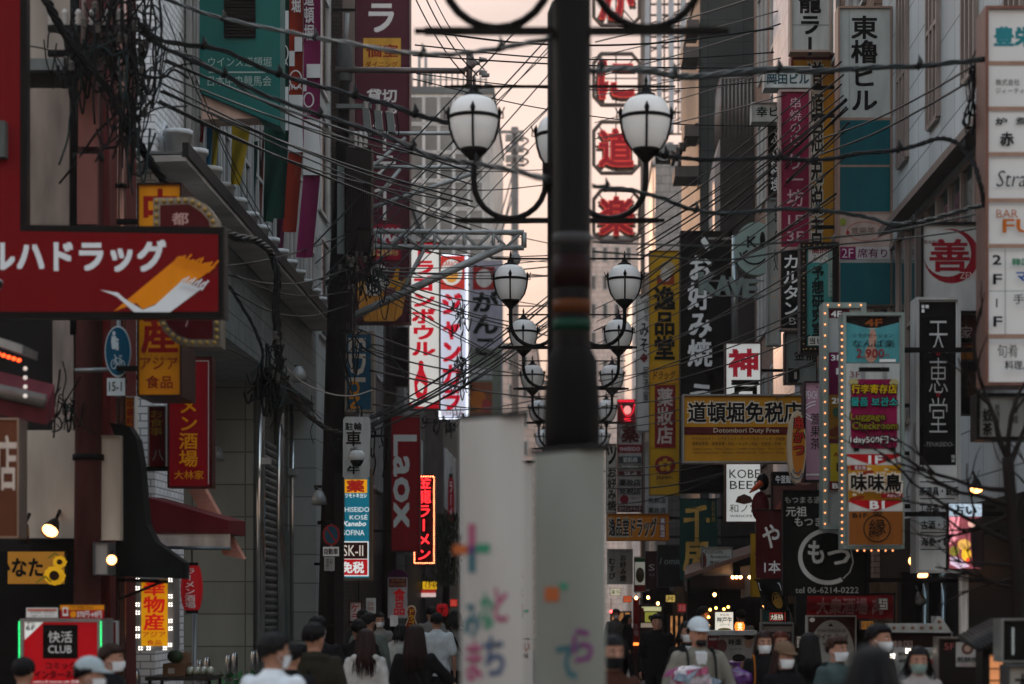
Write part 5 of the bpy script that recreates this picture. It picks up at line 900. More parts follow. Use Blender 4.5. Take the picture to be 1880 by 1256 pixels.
sign('marquee_sign', 'bulb edged sign with colourful foot care, luggage storage and barbecue panels', (1547, 574, 1660, 1008), 22.5, M('a8aca8', .4, var=.12),
     [('r', 1553, 581, 1651, 602, M('191413')), ('t', '4F', 1589, 586, 1619, 599, M('8a4a1f'), .03), ('p', [(1553, 592), (1590, 602), (1601, 606), (1612, 602), (1651, 592), (1651, 666), (1553, 666)], M('4a8f94', .4)), ('c', 1602, 622, 7, 18, M('b08a78')), ('c', 1599, 650, 11, 16, M('b08a78')),
      ('t', 'リラクゼーション', 1566, 612, 1639, 620, DARKM), ('t', 'なんば楽', 1565, 624, 1642, 638, K_), ('t', '2.900', 1572, 641, 1623, 657, M('8a1422'), .01), ('t', '円', 1625, 650, 1632, 656, M('8a1422')), ('r', 1614, 660, 1644, 665, W_),
      ('r', 1553, 668, 1651, 834, M('aab0ac')), ('r', 1576, 675, 1632, 683, K_), ('r', 1580, 683, 1588, 698, GREY), ('r', 1620, 683, 1628, 698, GREY), ('p', [(1561, 700), (1566, 697), (1641, 697), (1646, 702), (1646, 820), (1640, 824), (1566, 824), (1561, 820)], M('7d1040', .4)), ('c', 1566, 702, 9, 6, M('a39a6a')), ('c', 1640, 704, 8, 7, M('a39a6a')), ('r', 1566, 822, 1576, 829, K_), ('r', 1633, 822, 1643, 829, K_),
      ('t', '3F', 1559, 683, 1578, 694, M('6d1420')), ('t', '行李寄存店', 1561, 706, 1646, 724, K_, .08), ('t', '行李寄存店', 1562, 707, 1645, 723, M('c9a810'), .02), ('t', '물품 보관소', 1560, 730, 1647, 747, K_, .08), ('t', '물품 보관소', 1561, 731, 1646, 746, M('2a9a94'), .02), ('t', 'Luggage', 1559, 759, 1624, 776, K_, .07), ('t', 'Luggage', 1560, 760, 1623, 775, M('7d7414'), .02), ('t', 'Checkroom', 1562, 775, 1647, 790, K_, .07), ('t', 'Checkroom', 1563, 776, 1646, 789, M('7d7414'), .02), ('t', '1day500円〜', 1558, 801, 1647, 818, K_, .07), ('t', '1day500円〜', 1559, 802, 1646, 817, M('c9ccc8'), .02),
      ('r', 1553, 835, 1651, 855, M('b9b9b4')), ('p', [(1553, 835), (1651, 835), (1651, 838), (1620, 850), (1602, 855), (1584, 850), (1553, 838)], M('a3141c')), ('t', '1F', 1593, 838, 1617, 852, W_, .04), ('r', 1555, 855, 1651, 920, M('b5841f', .5)), *[('c', 1558 + (k * 37) % 90, 860 + (k * 23) % 58, 5 + k % 4, 3, M('9a3a1f')) for k in range(22)], *[('c', 1560 + (k * 29) % 86, 862 + (k * 31) % 54, 4, 2.5, M('cfc0a0')) for k in range(16)], ('r', 1556, 856, 1586, 866, M('8a1a1f')), ('t', '炭火焼', 1564, 857, 1584, 865, W_), ('t', '味味鳥', 1556, 871, 1650, 905, M('cfc6b8'), .1), ('t', '味味鳥', 1558, 873, 1648, 903, K_, .04), ('r', 1612, 908, 1651, 916, M('8a1a1f')), ('t', 'Pぽらぽ', 1624, 909, 1648, 915, W_),
      ('r', 1553, 920, 1651, 940, M('b9b9b4')), ('p', [(1553, 920), (1651, 920), (1651, 923), (1620, 935), (1602, 940), (1584, 935), (1553, 923)], M('a3141c')), ('t', 'B1', 1592, 922, 1617, 936, W_, .04), ('r', 1553, 941, 1651, 1001, M('7d4a1c', .4)), ('t', 'B1F', 1560, 944, 1586, 952, K_, .02), ('o', 1604, 972, 25, 25, 2, K_), ('o', 1601, 944, 4, 3.4, 1.3, K_), ('o', 1609, 944, 4, 3.4, 1.3, K_), ('t', '縁', 1589, 955, 1620, 983, K_), ('t', 'EN', 1590, 978, 1606, 987, K_)],
     frame=(AL, 6), depth=.35, wall=WR, bulbs=(GLOW('ff9a60', .9), along([(1545, 600), (1545, 996)], 33) + [(1573 + 13 * i, 1011) for i in range(6)], .010))
# middle right
sign('smile_sign', 'tall black okonomiyaki sign with big white brush characters', (1249, 424, 1346, 905), 44, M('060606', .4), [('v', 'お好み焼', 1262, 466, 1308, 674, W_, .03), ('t', '、', 1288, 436, 1302, 458, W_, .04), ('t', 'う', 1268, 706, 1306, 752, W_, .03), ('t', 'じ', 1262, 815, 1305, 850, W_, .03), ('r', 1300, 436, 1346, 440, STEEL)], frame=(M('1a1a1a'), 1.5), depth=.4)
Y = 41; t = thing('smile_sign', 'round grey green disc sign with a winking smile', 'sign', (PX(1377, Y), Y, PZ(505, Y)))
b = MB(); DG = M('8fa49c', .45, var=.15); b.prism([(PX(1388, Y) + .41 * math.cos(R(i * 8)), PZ(456, Y) + .50 * math.sin(R(i * 8))) for i in range(45)], Y + .02, Y + .3, DG)
items_on(b, [('t', 'K', 1372, 434, 1390, 454, K_, .02), ('c', 1400, 440, 5, 15, K_), ('o', 1385, 452, 30, 34, 3, K_, 200, 320), ('l', [(1364, 466), (1372, 460)], 3, K_)], Y, Y + .018); b.build('disc', t)
b = MB(); b.tube([(PX(1350, Y), Y + .16, PZ(430, Y)), (PX(1350, Y), Y + .16, PZ(690, Y))], .055, M('8f9a99', .2, .7), 10); b.build('post', t)
Y = 40; t = thing('letter_sign', 'row of thick grey loose letters spelling KAVE on two steel bars', 'sign', (PX(1340, Y), Y, PZ(545, Y)))
b = MB()
for k, (ch, x0, x1, ya, yb) in enumerate((('K', 1285, 1314, 502, 538), ('A', 1315, 1340, 508, 541), ('V', 1340, 1364, 511, 543), ('E', 1366, 1390, 514, 545))):
    m0 = MB(); text_fit(m0, ch, PX(x0, Y), PZ(yb, Y), PX(x1, Y), PZ(ya, Y), Y, M('7d8a86', .4), .06)
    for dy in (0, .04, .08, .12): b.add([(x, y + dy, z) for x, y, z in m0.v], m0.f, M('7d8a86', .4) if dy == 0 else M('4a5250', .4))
b.build('letters', t); b = MB()
for z in (515, 543): b.box(PX(1298, Y), PX(1405, Y), Y + .13, Y + .17, PZ(z, Y), PZ(z - 3, Y), STEEL)
b.build('bracket', t)
sign('beef_sign', 'tall white Kobe beef sign, red and black kanji above, Latin letters below', (1331, 629, 1398, 960), 38, LIT('bdbfbd', .25),
     [('t', '神', 1339, 642, 1390, 690, LIT('8a1a28', .2), .05), ('t', '戸', 1343, 700, 1392, 755, K_, .05), ('t', '牛', 1345, 762, 1388, 825, K_, .05), ('o', 1366, 838, 16, 14, 1.5, K_), ('t', 'KOBE', 1339, 862, 1395, 878, K_), ('t', 'BEEF', 1340, 883, 1395, 898, K_), ('p', [(1350, 922), (1354, 912), (1366, 907), (1378, 912), (1383, 922), (1366, 926)], M('4a2a1f')), ('t', '和ノ宮', 1339, 926, 1393, 941, K_), ('t', 'WANOMIYA', 1340, 945, 1393, 950, K_)], frame=(M('4a342c', .35, .3), 2.5), depth=.3, wall=WR)
DDF = 29; sign('tax_free_sign', 'wide ochre duty free sign with big black kanji and a red English strip', (1253, 724, 1475, 850), DDF, M('a3731c', .45, var=.15),
     [('t', '道頓堀免税店', 1263, 738, 1473, 776, M('b9b4a6'), .08), ('t', '道頓堀免税店', 1264, 739, 1472, 775, M('14110f'), .03), ('r', 1256, 784, 1472, 798, M('4a1414')), ('t', 'Dotombori Duty Free', 1310, 786, 1430, 797, M('b0a48f'), .01), ('t', 'デジタルカメラ・ビデオカメラ・ポータブルオーディオ・炊飯器・コーヒー', 1270, 802, 1470, 809, M('33200f')), ('t', '理美容家電・健康家電・時計・キッチン用品・化粧品・釣具・玩具・雑貨', 1270, 811, 1470, 818, M('33200f')), ('t', 'Digital Camera・Video Camera・Portable Audio Player・Rice Cooker', 1272, 822, 1440, 827, M('33200f')), ('t', 'Healthy Supplement・Watches・Kitchen Goods・Cosmetics・Fishing', 1272, 829, 1440, 834, M('33200f'))],
     frame=(M('6f7370', .35, .5), 3), depth=.3, wall=WR)
sign('shop_sign', 'rounded pink fruit tea sign with dark kanji and white swirl', (1476, 700, 1514, 884), 26, LIT('8a6a78', .05), [('t', 'PEACH', 1480, 718, 1500, 732, W_), ('o', 1502, 752, 26, 16, 1.5, W_, 100, 250), ('o', 1502, 758, 26, 16, 1.5, W_, 100, 250), ('v', '萱果茶', 1487, 758, 1507, 826, K_), ('r', 1478, 870, 1514, 873, W_)], frame=(M('2b1f22', .4), 3), depth=.3)
Y = 25.6; t = thing('skewer_sign', 'oval cream sign with red and black skewer lettering on orange', 'sign', (PX(1462, Y), Y, PZ(888, Y)))
b = MB(); b.prism([(PX(1464, Y) + .105 * math.cos(R(i * 9)), PZ(820, Y) + .43 * math.sin(R(i * 9))) for i in range(40)], Y + .02, Y + .25, M('a8987f', .4))
items_on(b, [('c', 1466, 818, 12, 56, M('a3641c')), ('v', '串かつ', 1456, 765, 1478, 838, K_, .1), ('v', '串かつ', 1457, 765, 1477, 838, M('a3281c'), .03), ('o', 1463, 868, 11, 12, 2, M('2a4a6a'), 180, 360), ('o', 1463, 862, 8, 8, 2, M('2a4a6a'), 180, 360)], Y, Y + .018); b.build('panel', t)
sign('motsu_sign', 'large black signboard with a white chalk circle, hiragana and a phone number', (1437, 900, 1592, 1094), 23.8, M('080a09', .5, var=.2),
     [('t', 'もつまる通り', 1441, 912, 1518, 924, M('9a9c98')), ('t', '元祖', 1443, 930, 1481, 948, M('b0b2ad'), .01), ('t', 'もつまる', 1459, 950, 1528, 966, M('b0b2ad'), .01), ('o', 1520, 1022, 55, 52, 8, M('a9aba6'), 60, 300), ('t', 'も', 1484, 994, 1512, 1034, M('b0b2ad'), .03), ('t', 'つ', 1520, 1010, 1560, 1036, M('b0b2ad'), .03), ('l', [(1548, 1062), (1560, 1050), (1566, 1032), (1562, 1010)], 2, M('a9aba6')), ('t', 'tel 06-6214-0222', 1460, 1078, 1576, 1089, M('a0a29d'))], frame=(M('0b0b0b'), 1.5), depth=.15, wall=WR)
sign('pharmacy_sign', 'tall golden yellow pharmacy sign with black kanji over a dark red panel', (1192, 460, 1248, 909), 46, M('b58c1a', .45, var=.12),
     [('c', 1226, 492, 14, 12, M('a89a86')), ('c', 1222, 504, 8, 12, M('b9b2a6')), ('r', 1206, 505, 1238, 523, M('8a3a24')), ('c', 1222, 505, 10, 12, M('b9b2a6')), ('v', '逸品堂', 1200, 525, 1240, 662, K_, .04), ('r', 1193, 670, 1247, 704, M('c08a1a')), ('s', 'ドラッグ', 1199, 681, 1240, 697, M('3a1f0f'), .02), ('r', 1202, 707, 1240, 822, M('7a1c1f')), ('v', '薬妝店', 1206, 712, 1236, 816, M('bdb0a8'), .03), ('c', 1221, 854, 19, 17, M('7a1c1f')), *[('c', 1221 + 8 * math.cos(R(90 + 72 * k)), 854 - 8 * math.sin(R(90 + 72 * k)), 4.5, 4.5, M('b58c1a')) for k in range(5)], ('t', 'Japan.', 1204, 873, 1235, 881, M('3a1f0f'), .02), ('t', 'Tax-free Shop', 1206, 885, 1236, 890, M('7a5a1a'))],
     frame=(M('8a6a1a', .4), 1.5), depth=.35, wall=3.9)
sign('restaurant_sign', 'narrow white vertical sign with flowing black brush writing left of the golden sign', (1168, 540, 1193, 792), 50, M('b9b9b4', .45), [('v', '道頓堀', 1182, 552, 1192, 590, K_), ('v', 'みそ', 1174, 590, 1192, 648, K_, .02), ('t', 'MITSURU', 1173, 621, 1184, 624, K_), ('p', [(1182, 648), (1190, 657), (1182, 666), (1174, 657)], M('6d1420')), ('v', '居酒屋', 1180, 672, 1192, 740, K_)], depth=.3, frame=(M('8a8782', .4), 1.5))
sign('neon_sign', 'glowing red neon panel with a small bright emblem above the drugstore signs', (1133, 733, 1167, 776), 62, M('4a0a10', .4, emit=.15), [('r', 1135, 734, 1164, 738, GLOW('ff2038', .28)), ('c', 1152, 753, 7, 8, GLOW('ffa098', .3)), ('l', [(1140, 742), (1144, 756), (1150, 764), (1156, 764), (1162, 756), (1165, 742)], 2, GLOW('ff2038', .28)), ('r', 1146, 768, 1158, 773, GLOW('ff2038', .4))], depth=.2)
sign('pharmacy_sign', 'white drugstore sign with red framed medicine kanji and stacked cosmetic names', (1133, 776, 1180, 940), 52, M('a8a49f', .45), [('o', 1156, 796, 20, 17, 1.5, M('5a1a1c')), ('t', '薬', 1142, 781, 1172, 812, M('4a1416'), .04), ('r', 1134, 816, 1179, 831, M('7a1c2a')), ('t', 'SHISEIDO', 1138, 821, 1175, 828, W_), ('r', 1136, 838, 1177, 851, M('3d4846')), ('t', '雪肌精', 1144, 840, 1170, 849, W_), ('r', 1136, 853, 1177, 863, M('6d7064')), ('t', 'SOFINA', 1142, 855, 1172, 861, W_), ('r', 1136, 865, 1177, 874, M('4a1416')), ('t', 'SK-II', 1146, 866, 1168, 873, W_), ('t', '薬妝店', 1137, 880, 1176, 892, K_, .03), ('t', '免税店', 1137, 896, 1176, 908, K_, .03), ('c', 1146, 917, 8, 8, M('7a1c2a')), ('t', 'Japan', 1158, 912, 1172, 917, M('7a1c2a')), ('r', 1134, 929, 1179, 940, M('4a1a1c')), ('t', 'コクミンドラッグ', 1136, 931, 1177, 938, W_)], frame=(M('4a2422', .4), 2), depth=.3)
sign('okonomiyaki_sign', 'slim white sign with a black column of brush writing beside the right banner', (1112, 815, 1132, 942), 47, M('b0aca4', .5), [('v', 'お好み焼', 1115, 858, 1131, 938, K_, .04), ('t', 'ツ', 1114, 820, 1132, 852, K_, .04)], depth=.25, frame=(FRD, 1.5))
sign('shop_sign', 'grey white tax free panel behind the golden pharmacy sign', (1184, 812, 1226, 945), 50.5, M('a3a3a0', .5), [('t', '免税店', 1190, 914, 1222, 924, K_, .02), ('t', '薬妝店', 1190, 932, 1222, 942, K_, .02)], depth=.25)
sign('pharmacy_sign', 'wide orange drugstore sign with white outlined black characters and a dark red plate', (1113, 943, 1229, 993), 44, M('b5701c', .45, var=.1), [('t', '逸品堂ドラッグ', 1117, 951, 1206, 985, M('b9b4a6'), .08), ('t', '逸品堂ドラッグ', 1118, 952, 1205, 984, M('141a1f'), .03), ('r', 1211, 950, 1222, 988, M('6d1c1c')), ('v', '薬妝店', 1212, 951, 1221, 987, W_, .02)], frame=(M('7d4a14'), 1.5), depth=.3, wall=4.)
sign('shop_cloth', 'white cloth banner with two columns of black brush hiragana', (1114, 1008, 1162, 1073), 45, M('a8a49c', .8), [('v', 'お好み焼', 1138, 1018, 1150, 1068, K_, .03), ('v', 'むすび', 1117, 1024, 1130, 1064, K_, .03), ('t', 'OMUSUBI', 1118, 1010, 1158, 1014, M('6d665c'))], depth=.02, cat='banner')
sign('menu_board', 'small lit green and white restaurant poster beside the cloth banner', (1164, 1022, 1186, 1088), 46, LIT('a8a69a', .15), [('r', 1165, 1024, 1185, 1032, M('2a5a34')), ('c', 1175, 1056, 8, 14, M('5a4a34')), ('r', 1165, 1074, 1185, 1086, M('8a1c1c'))], frame=(FRD, 1.5), depth=.1)
sign('shop_sign', 'dark plum sign with a pale letter S', (1185, 1012, 1208, 1082), 42, M('33181f', .4), [('t', 'S', 1191, 1036, 1202, 1048, M('a8a0a0')), ('t', '美容', 1192, 1053, 1202, 1058, M('7d7476'))], frame=(M('2a1418'), 1.5), depth=.3)
sign('shop_sign', 'black signboard with faint cursive letters between the plum sign and the green flag', (1207, 1000, 1256, 1078), 41, M('1a1c1c', .35), [('s', 'I omie', 1211, 1024, 1250, 1036, M('7d8a88'))], frame=(M('2b2d2d', .3), 2), depth=.3)
# flags and cloths
def flag(label, x0, x1, y0, y1, Y, col, marks, tilt=0.):
    t = thing('shop_flag', label, 'flag', (PX((x0 + x1) / 2, Y), Y, PZ(y1, Y))); m = M(col, .85, var=.2); b = MB(); X0, X1, Z0, Z1 = PX(x0, Y), PX(x1, Y), PZ(y1, Y), PZ(y0, Y)
    def S(x, z): u = (x - X0) / (X1 - X0); v = (z - Z0) / (Z1 - Z0); return (x + tilt * (v - .5), Y + .05 * math.sin(u * 5 + v * 3) + .03 * math.sin(v * 7), z)
    n = 12; b.add([S(X0 + (X1 - X0) * i / 8, Z0 + (Z1 - Z0) * j / n) for j in range(n + 1) for i in range(9)], [(j * 9 + i, j * 9 + i + 1, (j + 1) * 9 + i + 1, (j + 1) * 9 + i) for j in range(n) for i in range(8)], m, True)
    tmp = MB(); items_on(tmp, marks, Y, 0)
    for f, mi in zip(tmp.f, tmp.m):
        b.add([(lambda p: (p[0], p[1] - .012, p[2]))(S(tmp.v[i][0], tmp.v[i][2])) for i in f], [tuple(range(len(f)))], tmp.mats[mi])
    b.build('cloth', t); b = MB(); b.tube([(X0 - .03 + tilt / 2, Y + .03, Z1 + .01), (X1 + .03 + tilt / 2, Y + .03, Z1 + .01)], .012, DARKM, 5); b.tube([(X1 + .02 + tilt / 2, Y + .04, Z1 + .03), (X1 + .02 - tilt / 2, Y + .04, max(Z0 - 1.6, .01))], .013, DARKM, 5); b.build('rod', t); return t
flag('dark green shop flag with large gold kanji', 1248, 1318, 917, 1064, 40, '173a34', [('v', '千房', 1254, 926, 1304, 1050, M('b08f4a', .8), .04), ('v', 'お好み焼', 1306, 920, 1313, 958, M('b08f4a', .8))])
flag('dark red skewer flag with white characters and a price', 1388, 1442, 938, 1062, 30, '4a1418', [('t', 'や', 1400, 964, 1430, 1006, W_, .02), ('t', '1本', 1404, 1030, 1432, 1052, W_, .02)])
flag('narrow ochre yellow flag left of the red skewer flag', 1378, 1396, 980, 1096, 33, '8a6a14', [('t', 'や', 1384, 1010, 1396, 1028, M('7a1c1c'), .03)])
flag('black narrow flag with a gold oval and black characters on white, tilted', 1396, 1440, 1066, 1120, 32, '131313', [('r', 1398, 1070, 1438, 1084, W_), ('t', '大阪名物', 1400, 1072, 1436, 1083, K_, .03), ('c', 1424, 1102, 9, 15, M('a8823a')), ('c', 1424, 1102, 7, 13, M('131313')), ('v', '串焼', 1419, 1091, 1429, 1113, M('b08f4a'), .03)], -.12)
flag('dark flag with orange characters leaning over the counter', 1456, 1480, 1110, 1166, 31, '151515', [('v', '自家製', 1462, 1114, 1476, 1160, M('b0742a'), .03)], -.15)
flag('wide red cloth with faded white characters under the black chalk sign', 1482, 1640, 1092, 1136, 27, '6d1014', [('t', '大衆酒場 肉', 1500, 1098, 1620, 1128, M('8a5a56', .8), .03)])
sign('korean_sign', 'white Korean restaurant sign with black English and Hangul lettering', (1288, 1004, 1345, 1062), 38, M('a3a9a5', .45), [('t', 'KOREAN', 1295, 1010, 1326, 1017, K_), ('t', 'Restaurant', 1305, 1019, 1340, 1025, K_), ('t', '코박사', 1302, 1029, 1330, 1040, K_, .02), ('c', 1291, 1030, 6, 16, M('5a2a2a'))], frame=(M('6d7472', .4), 2), depth=.25)
sign('poster', 'photo menu panel with black strip and white characters behind the dark red flag', (1417, 866, 1500, 940), 33, M('5a3a34', .45), [('r', 1419, 868, 1460, 892, M('161414')), ('t', '牛釜飯', 1424, 873, 1452, 887, W_, .02), ('p', [(1420, 938), (1440, 910), (1470, 900), (1498, 915), (1498, 938)], M('8a4a42')), ('c', 1478, 880, 18, 10, M('8f6a60'))], frame=(M('141212'), 1.5), depth=.2)
Y = 34; t = thing('sake_barrel_figure', 'dark red round shop ornament with black and orange beak shape above the red flag', 'ornament', (PX(1395, Y), Y, PZ(960, Y)))
b = MB(); b.ell((PX(1396, Y), Y, PZ(930, Y)), (.14, .12, .24), M('4a1014', .35), 16, 10); b.build('body', t); b = MB(); b.ell((PX(1400, Y), Y - .02, PZ(885, Y)), (.1, .1, .14), M('120f0f', .35), 12, 8); b.build('head', t); b = MB(); b.tube([(PX(1396, Y), Y - .1, PZ(888, Y)), (PX(1384, Y), Y - .16, PZ(898, Y)), (PX(1374, Y), Y - .18, PZ(906, Y))], [.06, .04, .008], M('a3401c', .4), 8); b.build('beak', t)
# led screen
Y = 21.2; t = thing('led_screen', 'bright LED screen with fortune telling characters and a pink night picture', 'screen', (PX(1773, Y), Y, PZ(1046, Y)))
b = MB(); b.box(PX(1741, Y), PX(1807, Y), Y + .02, Y + .14, PZ(1046, Y), PZ(923, Y), M('141414', .35)); b.build('screen_case', t)
b = MB(); E = lambda c, e=.45: M(c, .3, emit=e, var=.5, scale=38., streak=1); items_on(b, [('r', 1743, 925, 1803, 948, E('a9bccb', .35)), ('t', '占い', 1752, 928, 1793, 945, M('0c1a2c', var=0), .05), ('r', 1743, 949, 1803, 1044, E('8f4a52', .3)), ('p', [(1780, 955), (1803, 949), (1803, 1044), (1786, 1040)], E('1a1014', .2)), ('p', [(1743, 949), (1762, 949), (1758, 990), (1743, 1000)], E('c97a84', .7)), ('c', 1784, 962, 7, 6, E('e0b0a0')), ('c', 1770, 1000, 12, 10, E('d0a050')), ('c', 1774, 1018, 9, 12, E('e0b030')), ('c', 1752, 1012, 9, 9, E('706a2a', .5)), ('p', [(1744, 1020), (1760, 1024), (1780, 1040), (1760, 1044), (1744, 1036)], E('c9b0c4')), ('c', 1776, 1028, 3, 4, E('ff5030')), ('c', 1790, 1000, 7, 22, E('100c0e', .2))], Y, Y + .018); b.build('display', t)
b = MB(); b.box(PX(1803, Y), PX(1830, Y), Y + .06, Y + .1, PZ(935, Y), PZ(928, Y), DARKM); b.tube([(PX(1776, Y), Y + .2, 0), (PX(1776, Y), Y + .2, PZ(1040, Y))], .05, M('8a8278', .4, .4), 10); b.build('post', t)
Y = 25.5
spotlight('warm lit spotlight tilted under the luggage sign, upper of the pair', (PX(1677, Y), Y, PZ(1030, Y)), (0, -1, .1), True, .75)
spotlight('warm lit spotlight aimed down, lower right of the first one', (PX(1694, Y), Y, PZ(1056, Y)), (.1, -.8, -.75), True, .8)
spotlight('unlit spotlight with a chrome rim lower on the pipes', (PX(1690, Y), Y, PZ(1104, Y)), (.1, -.7, -.8), False, .8)
spotlight('warm spotlight above the LED screen among the branches', (PX(1793, 22), 22, PZ(898, 22)), (-.05, -.6, -.8), True, .8)
for x, lab in ((1733, 'chrome pipe with a knob end below the tea shop sign'), (1700, 'grey pipe below the spotlights')):
    t = thing('wall_pipe', lab, 'pipe', (PX(x, 26), 26, 0)); b = MB(); b.tube([(PX(x, 26), 26, 0), (PX(x, 26), 26, PZ(1065, 26))], .04, M('8f9a9a', .2, .8), 10); b.ell((PX(x, 26), 25.97, PZ(1060, 26)), (.07, .07, .08), M('8f9a9a', .2, .8), 10, 7); b.build('tube', t)
# lower right signs
sign('massage_sign', 'white arched Thai massage sign in a pale frame', (1481, 1130, 1572, 1262), 24.5, M('33181a', .45), [('c', 1527, 1202, 42, 64, M('8f918c')), ('p', [(1520, 1150), (1525, 1144), (1530, 1150)], K_), ('t', 'THAI MASSAGE', 1500, 1155, 1553, 1161, DARKM), ('t', 'タイサバーイ', 1497, 1164, 1558, 1175, K_, .01), ('t', 'sabai', 1510, 1178, 1540, 1184, DARKM), ('c', 1491, 1138, 5, 4, W_)], frame=(M('8a8d89', .4), 2.5), depth=.15)
sign('korean_sign', 'black box sign with red outlined Korea characters under a bulb arrow', (1630, 1160, 1748, 1192), 20.5, M('1f0f10', .4), [('t', '韓国', 1640, 1176, 1675, 1190, M('a89a98'))], frame=(M('6d6f6c', .4), 2), depth=.2)
Y = 20.3; t = thing('arrow_sign', 'pale arrow shaped bulb sign pointing right above the Korean sign', 'sign', (PX(1690, Y), Y, PZ(1163, Y)))
b = MB(); b.prism([(PX(a, Y), PZ(c, Y)) for a, c in ((1630, 1145), (1716, 1145), (1716, 1132), (1728, 1132), (1746, 1158), (1746, 1162), (1630, 1161))], Y + .02, Y + .2, M('7f827e', .4)); b.build('panel', t)
for a, c in [(1642 + 17 * i, 1152) for i in range(6)] + [(1725, 1141)]: b = MB(); b.ell((PX(a, Y), Y + .01, PZ(c, Y)), (.016, .016, .016), M('6d4a3a', .2), 8, 5); b.build('bulb', t)
sign('menu_sign', 'white floor sign dotted with clusters of four bright lamps beside the masked woman', (1640, 1190, 1742, 1300), 19.5, M('7d827f', .4), [('t', '4F', 1650, 1210, 1664, 1217, K_, .02), ('o', 1686, 1240, 24, 24, 1.5, K_), ('r', 1708, 1210, 1720, 1220, M('6d1c2a')), ('t', '占', 1664, 1232, 1674, 1242, K_), ('t', '処', 1700, 1232, 1710, 1242, K_)], frame=(M('8a8d8b', .3, .4), 8), depth=.2, bulbs=(GLOW('fff0e0', 4), [(x + dx, y + dy) for x, y in ((1638, 1204), (1666, 1195), (1720, 1195), (1730, 1206), (1729, 1243)) for dx in (-2.4, 2.4) for dy in (-2.4, 2.4)], .008))
sign('cracker_sign', 'black framed sign with a white plate showing a brown round and black characters', (1720, 1170, 1836, 1262), 18.8, M('191414', .4), [('t', '5F', 1734, 1181, 1752, 1193, M('8a4a46')), ('r', 1755, 1179, 1797, 1224, M('8f8f8c')), ('c', 1776, 1191, 11, 11, M('4a342c')), ('c', 1776, 1191, 6, 6, M('8a7468')), ('t', '煎餅侠', 1757, 1206, 1795, 1216, K_, .02), ('t', '中国山東', 1762, 1218, 1790, 1222, RDK)], frame=(M('5a544f', .35, .3), 3), depth=.2)
sign('lamp_box', 'dark box lamp with one thin pale vertical line at the right edge', (1838, 1136, 1900, 1216), 16.5, M('0f1111', .3), [('r', 1858, 1152, 1862, 1202, M('8f9694', .3, emit=.1, var=0))], frame=(M('6f7472', .3, .4), 3), depth=.3)
sign('paper_lamp', 'pale square sign with one black brush character in the lower right corner', (1850, 1222, 1905, 1300), 16, M('7d7a72', .5), [('t', '大', 1864, 1238, 1892, 1268, K_, .04)], frame=(M('3a3a38'), 2), depth=.3)
Y = 17.5; t = thing('tiled_eave', 'small dark tiled eave over a warm lit paper window at the right', 'storefront', (PX(1815, Y), Y, 0))
b = MB()
for k in range(9): b.tube([(PX(1796 + k * 7, Y), Y - .05, PZ(1190 - k * 3.6, Y)), (PX(1798 + k * 7, Y), Y + .8, PZ(1172 - k * 3.6, Y))], .03, M('242424', .5), 6)
b.hexa([(PX(1795, Y), Y, PZ(1196, Y)), (PX(1862, Y), Y, PZ(1164, Y)), (PX(1862, Y), Y + .8, PZ(1150, Y)), (PX(1795, Y), Y + .8, PZ(1180, Y)), (PX(1795, Y), Y, PZ(1191, Y)), (PX(1862, Y), Y, PZ(1158, Y)), (PX(1862, Y), Y + .8, PZ(1145, Y)), (PX(1795, Y), Y + .8, PZ(1176, Y))], M('1a1a1a', .5)); b.build('eave', t)
b = MB(); b.box(PX(1822, Y), PX(1850, Y), Y + .2, Y + .3, .4, PZ(1204, Y), M('b0734a', .6, emit=.45, var=.2))
for z in (1204, 1228, 1250): b.box(PX(1822, Y), PX(1850, Y), Y + .15, Y + .199, PZ(z + 2, Y), PZ(z, Y), DARKM)
b.build('paper_window', t); b = MB(); b.box(PX(1808, Y), PX(1822, Y) - .002, Y + .1, Y + .4, 0, PZ(1192, Y), DARKM); b.build('post', t)
# street level shops further back
Y = 39; t = thing('awning', 'brown slanting shop awning with hanging lamps over the beef stall', 'awning', (PX(1320, Y), Y, PZ(1085, Y)))
b = MB(); b.hexa([(PX(1250, Y), Y - 1.2, PZ(1064, Y)), (PX(1368, Y), Y - 1.2, PZ(1024, Y)), (PX(1392, Y), Y + .6, PZ(1002, Y)), (PX(1262, Y), Y + .6, PZ(1045, Y)), (PX(1250, Y), Y - 1.2, PZ(1057, Y)), (PX(1368, Y), Y - 1.2, PZ(1017, Y)), (PX(1392, Y), Y + .6, PZ(996, Y)), (PX(1262, Y), Y + .6, PZ(1038, Y))], M('6d564c', .7)); b.build('fabric', t)
b = MB(); b.box(PX(1262, Y), PX(1358, Y), Y - 1.1, Y - 1.05, PZ(1082, Y), PZ(1058, Y), M('241c1a', .7)); b.hexa([(PX(1354, Y), Y - .9, PZ(1098, Y)), (PX(1380, Y), Y - .9, PZ(1092, Y)), (PX(1380, Y), Y - .85, PZ(1092, Y)), (PX(1354, Y), Y - .85, PZ(1098, Y)), (PX(1352, Y), Y - .9, PZ(1042, Y)), (PX(1372, Y), Y - .9, PZ(1038, Y)), (PX(1372, Y), Y - .85, PZ(1038, Y)), (PX(1352, Y), Y - .85, PZ(1042, Y))], M('6f7370', .3)); b.build('valance', t)
b = MB()
for x in (1336, 1343, 1350, 1366): b.ell((PX(x, Y), Y - 1.2, PZ(1061, Y)), (.03, .03, .03), GLOW('ffae70', 6), 8, 5)
b.build('bulb_row', t)
Y = 36; t = thing('beef_stall', 'beef stall with a white counter top and poster covered front', 'stall', (PX(1345, Y), Y, 0))
b = MB(); b.box(PX(1298, Y), PX(1390, Y), Y, Y + .9, PZ(1166, Y), PZ(1158, Y), M('a9acaa', .4)); b.build('counter_top', t)
